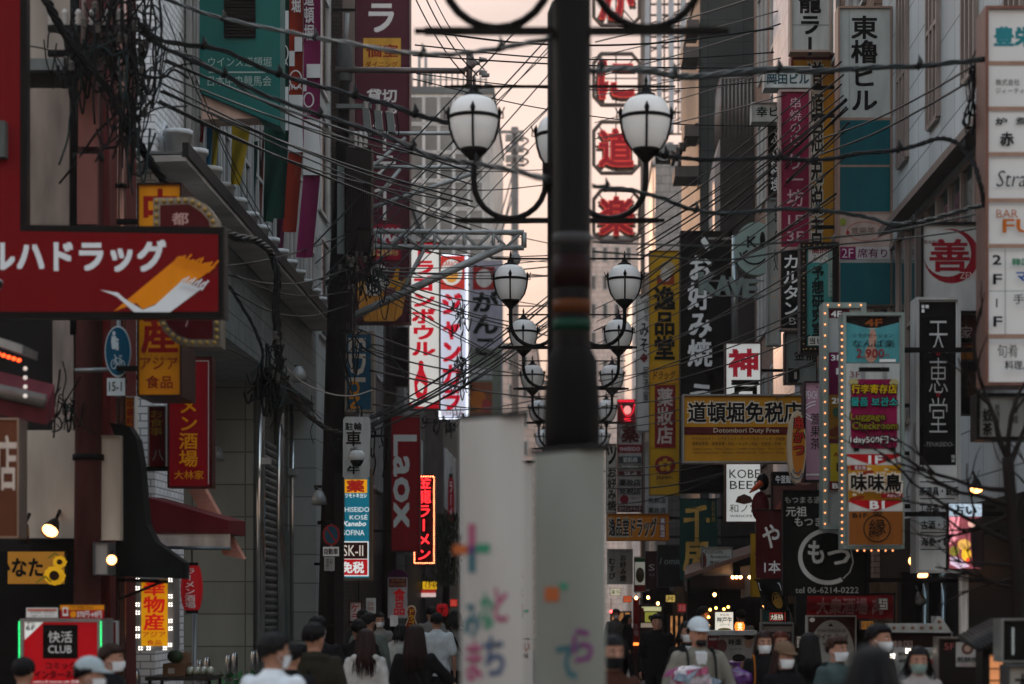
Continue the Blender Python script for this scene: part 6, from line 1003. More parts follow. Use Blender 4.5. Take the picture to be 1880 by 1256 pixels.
b = MB(); b.box(PX(1300, Y), PX(1388, Y), Y + .08, Y + .85, .02, PZ(1166, Y) - .002, M('8f8a84', .5))
items_on(b, [('r', 1300, 1168, 1320, 1192, M('5a1418')), ('t', 'お持帰り', 1302, 1171, 1318, 1176, W_), ('t', '神楽', 1337, 1173, 1362, 1185, K_, .02), ('t', 'ステーキ・丼', 1338, 1190, 1362, 1194, K_), ('c', 1375, 1178, 8, 12, M('8a6a58')), ('c', 1375, 1169, 9, 6, M('201814')), ('c', 1326, 1186, 9, 12, M('5a342c')), ('c', 1326, 1245, 12, 16, M('6d2420')), ('c', 1326, 1245, 8, 11, M('a8948a')), ('c', 1357, 1218, 12, 14, M('8f6a58')), ('c', 1357, 1208, 12, 7, M('1f1814')), ('r', 1300, 1194, 1322, 1236, M('a8a69f'))], Y, Y + .08); b.build('counter_front', t)
b = MB(); b.box(PX(1308, Y), PX(1350, Y), Y + .9, Y + .96, PZ(1157, Y), PZ(1120, Y), M('1a1614')); b.build('back_board', t)
for a, c in ((1310, 1120), (1321, 1117), (1336, 1119), (1344, 1115), (1307, 1134), (1307, 1150)): b = MB(); b.ell((PX(a, Y), Y + .86, PZ(c, Y)), (.024, .024, .024), GLOW('ffb04a', 5), 8, 5); b.build('bulb', t)
sign('beef_stall_sign', 'lit white beef steak sign with bulbs round it on the stall', (1313, 1124, 1346, 1158), 36.75, LIT('b9b6aa', .5), [('t', '新名物', 1322, 1127, 1338, 1131, M('8a4a24')), ('t', '神戸牛', 1316, 1133, 1344, 1143, K_, .02), ('t', 'ステーキ', 1321, 1145, 1340, 1149, K_), ('c', 1330, 1156, 12, 3, M('7d7a24'))], depth=.06)
lantern('glowing orange paper lantern on the beef stall counter', 1358, 1141, 1160, 9, 36.4, '笑', 'd9641c', M('f0c8a0', emit=.8, var=0), 1.2)
sign('souvenir_sign', 'black sign with red framed white characters beside the beef stall', (1398, 1118, 1452, 1142), 33, M('151314'), [('r', 1398, 1120, 1413, 1141, M('2a4a44')), ('r', 1413, 1125, 1442, 1141, LIT('8a2418', .4)), ('r', 1414, 1127, 1441, 1139, M('1a1010')), ('t', '大阪名物', 1415, 1128, 1440, 1138, LIT('c9bdae', .3), .03)], frame=(M('5a5c5a', .3, .3), 2), depth=.2)
sign('menu_board', 'grey framed menu board with dark scalloped canopy behind the masked women', (1397, 1143, 1457, 1260), 30, M('3a3230', .5), [('r', 1400, 1150, 1454, 1160, M('6d6058')), ('t', 'たこ焼 お好み焼', 1402, 1164, 1450, 1172, M('8f8a80'))], frame=(M('6d706d', .35, .3), 3), depth=.25)
Y = 50; t = thing('food_stall', 'small food stall with glowing orange grill and lit menu photos', 'stall', (PX(1185, Y), Y, 0))
b = MB(); b.box(PX(1172, Y), PX(1218, Y), Y, Y + 1, PZ(1165, Y), PZ(1110, Y), M('3a2a24', .6)); items_on(b, [('r', 1178, 1114, 1214, 1122, LIT('a8a67a', .4)), ('r', 1184, 1124, 1206, 1142, LIT('8a8a3a', .3)), ('c', 1195, 1134, 5, 5, M('3a2414')), ('r', 1176, 1144, 1214, 1152, LIT('9a8a7a', .25)), ('r', 1174, 1116, 1182, 1140, M('7a2a20'))], Y, Y - .002); b.build('menu_panel', t)
b = MB(); b.box(PX(1162, Y), PX(1174, Y) - .003, Y + .1, Y + .6, .02, PZ(1176, Y), M('3a1412', .6)); b.box(PX(1163, Y), PX(1173, Y), Y + .05, Y + .099, PZ(1185, Y), PZ(1172, Y), GLOW('ff7a30', 1.2)); b.build('grill', t); b = MB(); b.box(PX(1176, Y), PX(1218, Y), Y + .1, Y + .9, .02, PZ(1165, Y) - .002, M('2a1f1c')); b.build('counter', t)
flag('red narrow stall flag with white curls beside the food stall', 1162, 1174, 1100, 1180, 49.5, '8a1a1c', [('v', '名物', 1164, 1145, 1172, 1168, M('b08a88'), .03)])
for k, (x, y, Y, lab) in enumerate(((1122, 1123, 55, 'tiny red signal lamp far behind the right banner'), (1168, 1098, 47, 'small warm bulb under the shop eaves, leftmost'), (1190, 1097, 47, 'small warm bulb under the shop eaves, second'), (1208, 1108, 47.5, 'small warm bulb under the shop eaves beside the menu panel'), (1312, 1092, 40, 'small warm bulb hanging left of the beef stall canopy'), (1404, 1112, 34, 'cone of warm light behind the tilted black flag'))):
    t = thing('light_bulb', lab, 'light', (PX(x, Y), Y, PZ(y, Y))); b = MB(); b.ell((PX(x, Y), Y, PZ(y, Y)), (.03, .03, .035), GLOW('ff3030' if k == 0 else 'ffa860', 8), 8, 6); b.build('bulb', t); b = MB(); b.tube([(PX(x, Y), Y, PZ(y, Y) + .03), (PX(x, Y), Y, PZ(y, Y) + .35)], .008, DARKM, 5); b.build('flex', t)
# dark shop fronts that close the street level on the right
for x0, x1, Y, yt, lab in ((1180, 1262, 52, 1085, 'dark recessed shop front behind the food stall'), (1262, 1470, 43, 1000, 'dark shop front behind the beef stall'), (1462, 1660, 30, 1090, 'dark shop front behind the Thai massage sign'), (1655, 1830, 26.5, 1050, 'dark shop front with pipes under the tea shop sign')):
    t = thing('dark_storefront', lab, 'storefront', (PX((x0 + x1) / 2, Y), Y, 0)); b = MB(); b.box(PX(x0, Y), PX(x1, Y), Y, Y + .3, 0, PZ(yt, Y), M('171412', .7, var=.4)); b.build('wall', t)
    b = MB(); b.box(PX(x0 + (x1 - x0) * .15, Y), PX(x0 + (x1 - x0) * .6, Y), Y - .02, Y - .002, .02, 2.3, M('0f0d0d', .2)); b.build('door', t)
    b = MB(); b.box(PX(x0 + (x1 - x0) * .68, Y), PX(x0 + (x1 - x0) * .95, Y), Y - .02, Y - .002, .5, 2.2, M('3a2c20', .3, emit=.08, var=.6, scale=9.)); b.build('shop_window', t)
# bare tree at the right
t = thing('bare_tree', 'bare dark street tree with thin branches in front of the right hand signs', 'tree', (PX(1872, 18), 18, 0)); BK = M('1c1715', .8, var=.3); Y = 18
b = MB(); b.tube(spline([(PX(1872, Y), Y, 0), (PX(1868, Y), Y, PZ(1100, Y)), (PX(1858, Y), Y, PZ(950, Y)), (PX(1850, Y), Y, PZ(840, Y))], 5), .05, BK, 8); b.build('trunk', t)
rnd = random.Random(5)
def branch(p, d, ln, r, dep, b):
    pts = [Vector(p)]; d = Vector(d).normalized()
    for i in range(5): d = (d + Vector((rnd.uniform(-.25, .25), rnd.uniform(-.2, .2), rnd.uniform(-.15, .22)))).normalized(); pts.append(pts[-1] + d * ln / 5)
    b.tube(pts, [r * (1 - .13 * i) for i in range(6)], BK, 5)
    if dep:
        for k in range(3 if dep > 1 else 2): i = rnd.randint(2, 5); branch(pts[i], d + Vector((rnd.uniform(-.9, .9), rnd.uniform(-.5, .5), rnd.uniform(-.3, .9))), ln * .6, r * .55, dep - 1, b)
for p, d, ln, r in (((1850, 840), (-.45, .1, .8), .8, .03), ((1852, 860), (.3, .2, .9), .7, .028), ((1858, 930), (-1, -.2, .25), .75, .024), ((1860, 940), (-.9, .1, -.35), .7, .022), ((1866, 1040), (-.9, -.1, .1), .6, .018), ((1866, 1060), (-.8, .2, -.3), .5, .016), ((1862, 1000), (.6, 0, .5), .5, .018), ((1851, 850), (-.1, 0, 1), 1.0, .026), ((1864, 1000), (-1, 0, .4), 1.0, .024), ((1866, 1080), (-.9, .1, .35), .7, .02), ((1855, 900), (-.8, .1, .1), .8, .024), ((1862, 970), (.4, .1, .8), .6, .02)):
    b = MB(); branch((PX(p[0], Y), Y, PZ(p[1], Y)), d, ln, r, 2, b); b.build('branch', t)
# weeping plant behind the neon ramen sign
Y = 58; t = thing('weeping_tree', 'dark weeping street tree below the neon ramen sign', 'tree', (PX(818, Y), Y, 0)); b = MB(); b.tube([(PX(818, Y), Y, 0), (PX(820, Y), Y, PZ(1020, Y))], .09, BK, 8); b.build('trunk', t)
b = MB(); LF = [M('22281f', .8, var=.4), M('3a4232', .8, var=.4)]
for k in range(900):
    x = PX(rnd.gauss(818, 13), Y); y = Y + rnd.gauss(0, .4); z = PZ(rnd.uniform(945, 1075), Y); s_ = rnd.uniform(.05, .11); a = rnd.random() * 3
    b.add([(x - s_ * math.cos(a) * .4, y, z), (x, y - s_ * .3, z + s_), (x + s_ * math.cos(a) * .4, y + s_ * .2, z), (x, y, z - s_ * 1.3)], [(0, 1, 2, 3)], LF[k % 2])
b.build('crown', t)

# small lit signs and shop interiors deep in the street
for (x0, y0, x1, y1, Y, col, e, tx, tc, lab) in ((690, 1072, 704, 1096, 58, 'c9bda8', .5, '酒', '7a1c1c', 'small cream lit lantern box behind the leaning pole'), (752, 1090, 766, 1104, 63, '8a1c18', .7, '焼肉', 'e0c8a0', 'tiny red lit grill sign left of the plump lantern'), (808, 1086, 822, 1098, 66, 'c99a40', .5, '寿司', '2a1410', 'tiny amber sushi sign above the plump lantern'), (826, 1100, 840, 1114, 64, 'a32a20', .6, '鳥', 'e0c0a0', 'tiny red bird grill sign by the banner edge'),
        (1120, 1080, 1140, 1094, 58, 'b0a890', .5, '薬局', '1f5a3a', 'tiny pale green lettered pharmacy sign right of the banner'), (1144, 1094, 1160, 1106, 56, 'a3401c', .6, '串', 'f0d0a0', 'tiny orange skewer sign under the white cloth banner'), (1222, 1092, 1240, 1106, 50, 'b59a50', .4, '丼', '2a1410', 'tiny yellow bowl sign above the man in the black shirt'), (1244, 1108, 1260, 1124, 44, '7d1c20', .5, '麺', 'e0c8b0', 'tiny dark red noodle sign beside the beef stall'),
        (1462, 1168, 1480, 1190, 29, 'a8a49c', .15, '定食', '2a1410', 'little white set meal placard beside the Thai massage sign'), (1580, 1140, 1604, 1156, 26, '8a5a24', .3, '居酒屋', '1a100c', 'little amber pub sign under the wide red cloth'), (1612, 1098, 1630, 1120, 26, '8f8c84', .1, '占', '5a1c20', 'little grey placard right of the wide red cloth')):
    sign('lit_sign' if e > .25 else 'placard', lab, (x0, y0, x1, y1), Y, LIT(col, e), [('t', tx, x0 + 2, y0 + 2.5, x1 - 2, y1 - 2.5, M(tc, .5), .01)], frame=(FRD, 1), depth=.12)
for (x0, x1, yt, Y, lab) in ((1120, 1160, 1122, 62, 'warm lit shop interior behind the distant walkers'), (1226, 1258, 1128, 46, 'warm lit shop interior behind the man in the black shirt'), (690, 715, 1110, 62, 'warm lit shop doorway behind the masked woman with the paper'), (770, 800, 1118, 66, 'warm lit shop doorway behind the white T-shirt')):
    t = thing('lit_storefront', lab, 'storefront', (PX((x0 + x1) / 2, Y), Y, 0)); b = MB(); b.box(PX(x0, Y), PX(x1, Y), Y, Y + .2, .02, PZ(yt, Y), M('201a16', .6)); b.build('wall', t)
    b = MB(); b.box(PX(x0 + 2, Y), PX(x1 - 2, Y), Y - .02, Y - .002, .5, PZ(yt + 3, Y), M('b07848', .4, emit=.35, var=.85, scale=7., streak=1)); b.build('shop_window', t)
    b = MB()
    for k in range(4): xx = PX(x0 + 2 + (x1 - x0 - 4) * k / 3, Y); b.box(xx - .03, xx + .03, Y - .05, Y - .021, .02, PZ(yt + 3, Y), DARKM)
    b.build('frame', t)
# ================================================================ overhead cables
CB = M('060808', .55, var=0, spec=.15); CG = M('0a1412', .45, var=0, spec=.25)
def cable(label, pts, r, m=None, strands=1, group=None, name='overhead_cable', ties=0):
    P = spline([(PX(a, Y), Y, PZ(c, Y)) for a, c, Y in pts], 8)
    t = thing(name, label, 'cable', tuple(P[0]), group); b = MB(); m = m or CB
    r *= 1.12
    if strands == 1: b.tube(P, r, m, 6)
    else:
        for k in range(strands):
            ph = 2 * math.pi * k / strands; q = []
            for i, p in enumerate(P):
                a = ph + i * .55; o = r * (.75 + .25 * math.sin(i * 1.3 + k * 2)); q.append(p + Vector((math.cos(a) * o, .6 * o, math.sin(a) * o)))
            b.tube(q, r * (.62 if strands < 4 else .5), m, 5)
    b.build('strand', t)
    if ties:
        for i in range(3, len(P) - 2, max(1, len(P) // ties)): b = MB(); b.tube([P[i] + Vector((-.02, 0, -r * 1.4)), P[i] + Vector((.012, 0, r * 1.8)), P[i] + Vector((-.004, -.01, r * 5))], [r * 1.5, r * 1.5, .003], m, 6); b.build('cable_tie', t)
    return t
cable('thick black cable bundle running down from the top left to the drugstore sign corner', [(70, -30, 20.4), (90, 10, 20.4), (130, 80, 20.6), (195, 160, 20.8), (240, 240, 21), (285, 310, 21.5), (330, 368, 22), (385, 415, 23)], .03, CB, 5)
cable('thick bundle sagging on from the drugstore sign to the dark wall bracket', [(385, 412, 23), (425, 432, 24), (470, 442, 25), (495, 462, 26), (508, 500, 26), (507, 580, 26), (512, 660, 26), (512, 700, 26)], .036, CB, 5)
cable('braided pale dark bundle dropping from the wall to the leaning pole', [(520, 690, 26.2), (545, 735, 28), (575, 770, 31), (612, 792, 33.5), (650, 798, 34)], .03, M('3a332d', .6, var=.5, scale=20), 4)
cable('single bright wire swinging from the cable drop to a bracket beyond the pole', [(522, 672, 26.2), (560, 705, 28), (610, 724, 31), (650, 726, 34), (684, 716, 36)], .009, M('a39a90', .4))
cable('thick cable across the top, from the teal sign to the near post, with tie ends', [(250, -25, 21), (330, 8, 21), (410, 34, 20), (514, 56, 19), (620, 76, 18), (750, 97, 16.5), (840, 98, 15.5), (930, 86, 14.6), (1016, 68, 13.9)], .014, CG, 3, ties=5)
cable('heavy cable sagging from the left pole tangle to the left globe of the second lamp', [(250, 40, 21), (300, 75, 21), (400, 90, 21), (500, 132, 21), (600, 162, 20.6), (700, 188, 20.3), (770, 212, 20.1), (828, 226, 20)], .018, CB, 3, ties=5)
cable('second heavy cable passing just under the left globe towards the near post', [(258, 60, 21), (310, 92, 21), (400, 132, 21), (500, 180, 20.6), (600, 215, 20.2), (700, 246, 19.6), (790, 285, 18.6), (850, 297, 17.8), (920, 308, 16), (1010, 330, 14)], .016, CB, 3, ties=5)
cable('loop of cable from the tangle rising and then falling across the pennants', [(280, 130, 21), (300, 98, 21.2), (335, 97, 22), (400, 130, 23), (470, 178, 25), (560, 222, 28), (650, 262, 31)], .013, CG, 2)
cable('thick green cable right of the near post level with the first neon character', [(1086, 130, 13.8), (1130, 126, 14.5), (1190, 128, 15.5), (1245, 139, 16.5), (1310, 137, 17.2), (1390, 128, 17.8), (1500, 130, 18.3), (1600, 124, 18.6), (1700, 120, 18.8), (1800, 109, 19), (1890, 96, 19.2)], .017, CG, 3, ties=4)
cable('upper twin of the thick green cable, sagging less', [(1086, 128, 14), (1180, 133, 15.5), (1260, 145, 17), (1330, 140, 18), (1460, 128, 18.6)], .011, CG)
cable('thick cable from the right globe to the directory sign, drooping at its end', [(1200, 282, 20), (1260, 291, 20), (1330, 293, 20), (1420, 290, 20), (1500, 294, 20), (1570, 283, 19.8), (1660, 273, 19.5), (1715, 256, 19.3), (1750, 258, 19.2), (1780, 286, 19.1), (1797, 325, 19), (1806, 372, 19)], .016, CB, 4, ties=4)
cable('lower thick cable looping between the globe arm and the directory sign', [(1090, 342, 17), (1150, 348, 18), (1210, 362, 19), (1270, 384, 19.6), (1340, 392, 20), (1430, 384, 20), (1510, 387, 20), (1580, 396, 20), (1640, 411, 19.8), (1700, 405, 19.5), (1760, 388, 19.2), (1808, 376, 19)], .014, CG, 3, ties=4)
cable('slim green cable crossing the smile disc and the blank teal panel', [(1090, 444, 18), (1200, 449, 19), (1300, 451, 20), (1420, 447, 21), (1530, 436, 21.5), (1640, 424, 21), (1760, 400, 20), (1890, 372, 19)], .009, CG)
cable('slim green cable just below the first, across the golden pharmacy sign', [(1090, 462, 20), (1200, 470, 21), (1320, 478, 22), (1440, 462, 23), (1530, 450, 23.5), (1640, 440, 23), (1760, 425, 22), (1890, 400, 21)], .009, CG)
cable('straight cable rising across the teal panels to the directory sign corner, upper one', [(1500, 258, 26), (1600, 222, 24), (1700, 172, 22), (1798, 114, 19.6)], .009)
cable('straight cable rising across the teal panels to the directory sign corner, lower one', [(1500, 286, 26), (1600, 248, 24), (1700, 196, 22), (1800, 138, 19.6)], .01)
cable('hanging dark cable loop beside the sloping ledge', [(1795, 130, 19.6), (1780, 190, 19.6), (1770, 225, 19.6), (1786, 232, 19.6), (1802, 200, 19.6)], .014, CB, 2)
cable('cable falling along the grey stone wall into the loops', [(420, 525, 24), (455, 580, 25), (478, 630, 26), (482, 660, 26), (462, 690, 26)], .014, M('1c2c2a', .5, var=0), 3)
cable('thin cable from the drugstore sign corner to the leaning pole foot', [(405, 633, 22), (440, 650, 25), (480, 672, 28), (530, 705, 31), (590, 770, 34)], .008)
cable('long diagonal wire crossing the brick windows and the pennants', [(300, 10, 22), (345, 130, 23), (400, 250, 24), (440, 340, 25), (480, 410, 26)], .006)
cable('parallel diagonal wire right of the brick windows', [(330, 60, 22), (362, 150, 23), (410, 262, 24), (460, 360, 25), (500, 430, 26)], .006)
# fans of thin wires; nothing in the picture tells one from the next
def fan(label, group, n, a0, a1, b0, b1, r, seed, sag=12, m=None, mid=None):
    rnd_ = random.Random(seed)
    for k in range(n):
        u = k / max(n - 1, 1); j = lambda s_: rnd_.uniform(-s_, s_)
        A = [a0[i] + (a1[i] - a0[i]) * u for i in range(3)]; B = [b0[i] + (b1[i] - b0[i]) * ((u + j(.25)) if i < 2 else u) for i in range(3)]
        A[0] += j(6); A[1] += j(9); B[1] += j(8); sg = sag * rnd_.uniform(.3, 1.6)
        cable(label, [(A[0] + (B[0] - A[0]) * t, A[1] + (B[1] - A[1]) * t + sg * 4 * t * (1 - t), A[2] + (B[2] - A[2]) * t) for t in (0, .33, .66, 1)], r * rnd_.uniform(.85, 1.6), m, 1, group, 'overhead_wire')
fan('one of the thin wires fanning from the left pole tangle down to the second lamp', 'wires fanning down to the second lamp', 9, (300, 110, 22), (290, 190, 22), (880, 300, 28), (860, 420, 30), .008, 11, 18, CG)
fan('one of the dark wires rising from the golden sign to the building name sign', 'wires rising to the building name sign', 13, (1170, 410, 40), (1180, 560, 40), (1545, 110, 30), (1560, 250, 30), .0095, 12, 16)
fan('one of the wires sweeping from the wire knot up behind the banners', 'wires sweeping up behind the banners', 9, (650, 780, 35), (650, 805, 35), (1010, 540, 40), (1012, 600, 42), .010, 13, 22)
fan('one of the wires leaving the bunch below the transformer for the lamps', 'wires leaving the bunch below the transformer', 10, (690, 490, 36), (690, 530, 36), (1012, 470, 42), (1012, 700, 48), .009, 14, 12, CG)
fan('one of the thin wires crossing up over the white lattice to the near post', 'wires crossing over the white lattice', 8, (560, 470, 34), (650, 600, 36), (1010, 30, 40), (1012, 230, 44), .008, 15, 6)
fan('one of three cords swooping from the top edge to the crossarm over the glass block', 'cords swooping from the top edge', 3, (752, -25, 34), (792, -25, 34), (864, 150, 36), (886, 128, 36), .010, 16, 14)
fan('one of the wires dropping from the far insulator pole', 'wires dropping from the far insulator pole', 4, (938, 315, 94), (950, 315, 94), (898, 450, 70), (918, 450, 70), .016, 17, 6)
fan('one of the wires between the truss and the second lamp, low over the signs', 'wires low over the karaoke signs', 7, (660, 610, 36), (690, 760, 37), (1010, 690, 50), (1012, 760, 52), .010, 18, 14, CG)
fan('one of the fine wires right of the near post above the duty free sign', 'fine wires above the duty free sign', 6, (1100, 700, 42), (1110, 790, 42), (1480, 560, 28), (1500, 700, 26), .008, 19, 10)
fan('one of the wires running to the right globe from behind the louvre screen', 'wires behind the right globe', 6, (1090, 70, 46), (1095, 260, 46), (1420, -30, 34), (1440, 150, 32), .009, 20, 4)
fan('one of the wires hanging across the small pharmacy signs behind the banners', 'wires across the pharmacy signs', 5, (1115, 860, 46), (1118, 950, 46), (1330, 820, 40), (1330, 930, 40), .009, 21, 8)
fan('one of the thin wires between the pole tangle and the grey wall fixture', 'wires by the grey wall fixture', 4, (420, 480, 23), (430, 530, 23), (640, 450, 35.5), (640, 540, 35.5), .007, 22, 20)
fan('one of the wires sagging across the gap below the second lamp', 'wires sagging across the gap', 8, (690, 300, 37), (690, 470, 38), (1012, 350, 44), (1012, 520, 46), .009, 31, 16)
fan('one of the wires running low between the golden sign and the chalk sign', 'wires between the golden and the chalk sign', 7, (1095, 560, 44), (1100, 690, 46), (1530, 330, 26), (1540, 470, 26), .008, 32, 14)
fan('one of the wires crossing high over the two globes of the second lamp', 'wires crossing high over the second lamp', 5, (760, 60, 30), (760, 150, 32), (1420, 40, 30), (1430, 190, 32), .008, 33, 20)
# ================================================================ people
SKIN = M('96705d', .55, var=.12); LIP = M('8a4a44', .5); EYE = M('15110f', .2); HAIRB = M('0a0808', .6, var=.2, spec=.12); HAIRR = M('24120f', .55, var=.25, spec=.12); HAIRG = M('1d1d1d', .55, var=.5, scale=60); MASKW = M('c9cfd2', .8, var=.06)
tex = bpy.data.textures.new('cloth_folds', 'CLOUDS'); tex.noise_scale = .16; tex.noise_depth = 2
def solid(mb, vox, folds=0., it=5):
    me = bpy.data.meshes.new('body'); me.from_pydata(mb.v, [], mb.f); o = bpy.data.objects.new('body', me); COL.objects.link(o)
    r = o.modifiers.new('r', 'REMESH'); r.mode = 'VOXEL'; r.voxel_size = vox; r.use_smooth_shade = True
    s_ = o.modifiers.new('s', 'SMOOTH'); s_.factor = .5; s_.iterations = it
    if folds: d = o.modifiers.new('d', 'DISPLACE'); d.texture = tex; d.strength = folds; d.mid_level = .5; d.texture_coords = 'LOCAL'
    dg = bpy.context.evaluated_depsgraph_get(); e = bpy.data.meshes.new_from_object(o.evaluated_get(dg))
    out = ([tuple(v.co) for v in e.vertices], [tuple(p.vertices) for p in e.polygons])
    bpy.data.objects.remove(o); bpy.data.meshes.remove(me); bpy.data.meshes.remove(e); return out
def rings(mb, rs, n=18):                                # (z, rx, ry, cx, cy) cross sections, closed
    vs = []; fs = []
    for z, rx, ry, cx, cy in rs:
        for k in range(n): q = 2 * math.pi * k / n; vs.append((cx + rx * math.cos(q), cy + ry * math.sin(q), z))
    for i in range(len(rs) - 1):
        for k in range(n): fs.append((i * n + k, i * n + (k + 1) % n, (i + 1) * n + (k + 1) % n, (i + 1) * n + k))
    fs += [tuple(range(n - 1, -1, -1)), tuple(range((len(rs) - 1) * n, len(rs) * n))]; mb.add(vs, fs, SKIN, True)
def limb(mb, pts, rs): 
    mb.tube(spline(pts, 4), [rs[min(int(i / 4), len(rs) - 1)] + (rs[min(int(i / 4) + 1, len(rs) - 1)] - rs[min(int(i / 4), len(rs) - 1)]) * (i % 4) / 4 for i in range((len(pts) - 1) * 4 + 1)], SKIN, 12)
    for p, r in ((pts[0], rs[0]), (pts[-1], rs[-1])): mb.ell(p, (r, r, r), SKIN, 12, 8)
HEADC = Vector((0, -.012, 1.607))
def person(label, px, top, Y, yaw, coat='1a1a1a', legs='16181c', hair='short', hm=None, mask=None, cap=None, hood=None, fem=False, arms=None, long_coat=False, inner=None, head_turn=0., head_down=0., strap=None, sleeves=1., vox=.012, lean=0., step=.0, sc=None):
    H = sc or PZ(top, Y) / 1.735
    t = thing('person', label, 'person', (PX(px, Y), Y, 0), None, yaw); t.scale = (H, H, H); ORG[t.name] = Vector((0, 0, 0)); hm = hm or HAIRB
    w_ = .9 if fem else 1.; sh = (.17 if fem else .195)
    arms = arms or {}
    aL = arms.get('l', [(-sh - .045, .02, 1.13), (-sh - .055, -.05, .89)]); aR = arms.get('r', [(sh + .045, .02, 1.13), (sh + .055, -.05, .89)])
    hp = [(-.088, step, 0), (.088, -step, 0)]
    tor = [(.84, .15 * (1.06 if fem else 1), .1, 0, 0), (.94, .165 * (1.03 if fem else 1), .112, 0, 0), (1.06, .138 * w_, .1, 0, 0), (1.2, .158 * w_, .112, 0, 0), (1.33, .178 * w_, .113, 0, .005), (1.405, .175 * w_, .092, 0, .01), (1.44, .12 * w_, .075, 0, .012), (1.465, .06, .06, 0, .012), (1.54, .052, .056, 0, .004)]
    b = MB(); rings(b, tor)
    hd = []                                             # head, its own cross sections from chin to crown
    for z, rx, ry, cy in ((1.495, .028, .03, -.055), (1.512, .046, .062, -.034), (1.54, .061, .083, -.014), (1.575, .069, .092, -.008), (1.61, .073, .096, -.004), (1.65, .074, .096, .0), (1.685, .066, .085, .004), (1.712, .043, .056, .006), (1.722, .016, .02, .006)): hd.append((z, rx, ry, 0, cy))
    h = MB(); rings(h, hd, 20)
    h.ell((0, -.108, 1.58), (.0125, .02, .014), SKIN, 8, 6); h.tube([(0, -.097, 1.615), (0, -.112, 1.585)], [.008, .011], SKIN, 8)
    for s_ in (-1, 1): h.ell((s_ * .074, .004, 1.588), (.01, .022, .032), SKIN, 8, 6)
    h.ell((0, -.094, 1.54), (.024, .012, .012), SKIN, 8, 6)
    HT = Matrix.Translation((0, 0, 1.52)) @ Matrix.Rotation(R(head_turn), 4, 'Z') @ Matrix.Rotation(R(head_down), 4, 'X') @ Matrix.Translation((0, 0, -1.52))
    def hx(mb): mb.v = [tuple(HT @ Vector(p)) for p in mb.v]; return mb
    hx(h); b.add(h.v, h.f, SKIN)
    for s_, arm, hip in ((-1, aL, hp[0]), (1, aR, hp[1])):
        S0 = (s_ * sh * .93, .01, 1.395); limb(b, [S0, arm[0], arm[1]], [.05 * w_, .04 * w_, .027])
        wr = Vector(arm[1]); d = (wr - Vector(arm[0])).normalized(); sd = Vector((0, 1, 0)) - d * d.y; sd = sd.normalized() if sd.length > .1 else Vector((1, 0, 0)); nn = d.cross(sd)
        pc = wr + d * .045; b.tube([wr, pc, wr + d * .085], [.026, .034, .03], SKIN, 10, sx=.6)
        for k in range(4):
            base = wr + d * .08 + sd * (-.027 + .018 * k); L_ = (.062, .074, .07, .054)[k]
            b.tube([base, base + d * L_ * .5 + nn * -s_ * .008, base + d * L_ * .9 + nn * -s_ * .026], [.0095, .009, .007], SKIN, 6)
        b.tube([wr + d * .03 + sd * -.028, wr + d * .06 + sd * -.05, wr + d * .09 + sd * -.052], [.012, .0105, .008], SKIN, 6)
        hx_, sy = hip[0], hip[1]; limb(b, [(hx_, 0, .9), (hx_ * 1.05, sy * .45 - .015, .49), (hx_ * 1.05, sy, .09)], [.085, .056, .04]); b.tube([(hx_ * 1.05, sy + .05, .045), (hx_ * 1.12, sy - .07, .04), (hx_ * 1.18, sy - .15, .028)], [.04, .04, .028], SKIN, 10)
    v, f = solid(b, vox); bm_ = MB(); bm_.add(v, f, SKIN, True)
    e = MB()
    for s_ in (-1, 1): e.ell((s_ * .031, -.0875, 1.608), (.0135, .008, .0065), M('c9c0b8', .3), 8, 6); e.ell((s_ * .031, -.0935, 1.608), (.0065, .004, .0062), EYE, 8, 6); e.tube([(s_ * .014, -.096, 1.63), (s_ * .032, -.095, 1.634), (s_ * .05, -.083, 1.628)], [.004, .0045, .002], HAIRB, 5)
    e.ell((0, -.1045, 1.543), (.021, .004, .005), LIP, 8, 6); hx(e); o_ = len(bm_.v); bm_.v += e.v
    for ff, mi in zip(e.f, e.m): bm_.f.append([i + o_ for i in ff]); bm_.m.append(bm_.mi(e.mats[mi])); bm_.sm.append(True)
    bm_.build('body', t)
    # trousers
    g_ = MB()
    for s_, hip in ((-1, hp[0]), (1, hp[1])): limb(g_, [(hip[0], 0, .9), (hip[0] * 1.05, hip[1] * .45 - .012, .49), (hip[0] * 1.05, hip[1], .12)], [.102, .08, .07])
    rings(g_, [(.82, .16, .112, 0, 0), (.93, .178, .122, 0, 0), (1.0, .16, .112, 0, 0)]); v, f = solid(g_, vox * 1.4, .02); q = MB(); q.add(v, f, M(legs, .8, var=.25), True); q.build('trousers', t)
    q = MB()
    for hip in hp: q.tube([(hip[0] * 1.05, hip[1] + .075, .05), (hip[0] * 1.08, hip[1] - .0, .055), (hip[0] * 1.15, hip[1] - .1, .045), (hip[0] * 1.2, hip[1] - .185, .03)], [.045, .052, .048, .03], M('1a1a1a' if not fem else '8a8782', .6), 12)
    q.build('shoes', t)
    # jacket or shirt
    g_ = MB(); k = 1.13; hem = .62 if long_coat else .82
    rings(g_, [(hem, .195, .14, 0, 0), (.92, .185 * w_ + .012, .135, 0, 0)] + [(z, rx * k + .012, ry * k + .012, cx, cy) for z, rx, ry, cx, cy in tor[2:-2]] + [(1.478, .07, .072, 0, .012), (1.5, .066, .068, 0, .008)])
    for s_, arm in ((-1, aL), (1, aR)):
        S0 = Vector((s_ * sh * .93, .01, 1.395)); E_ = Vector(arm[0]); W2 = Vector(arm[1]); W2 = E_ + (W2 - E_) * sleeves if sleeves < 1 else W2
        if sleeves > .3: limb(g_, [S0, E_, W2], [.068 * w_, .057 * w_, .045])
        else: limb(g_, [S0, S0 + (E_ - S0) * .5, S0 + (E_ - S0) * .85], [.07 * w_, .068 * w_, .07 * w_])
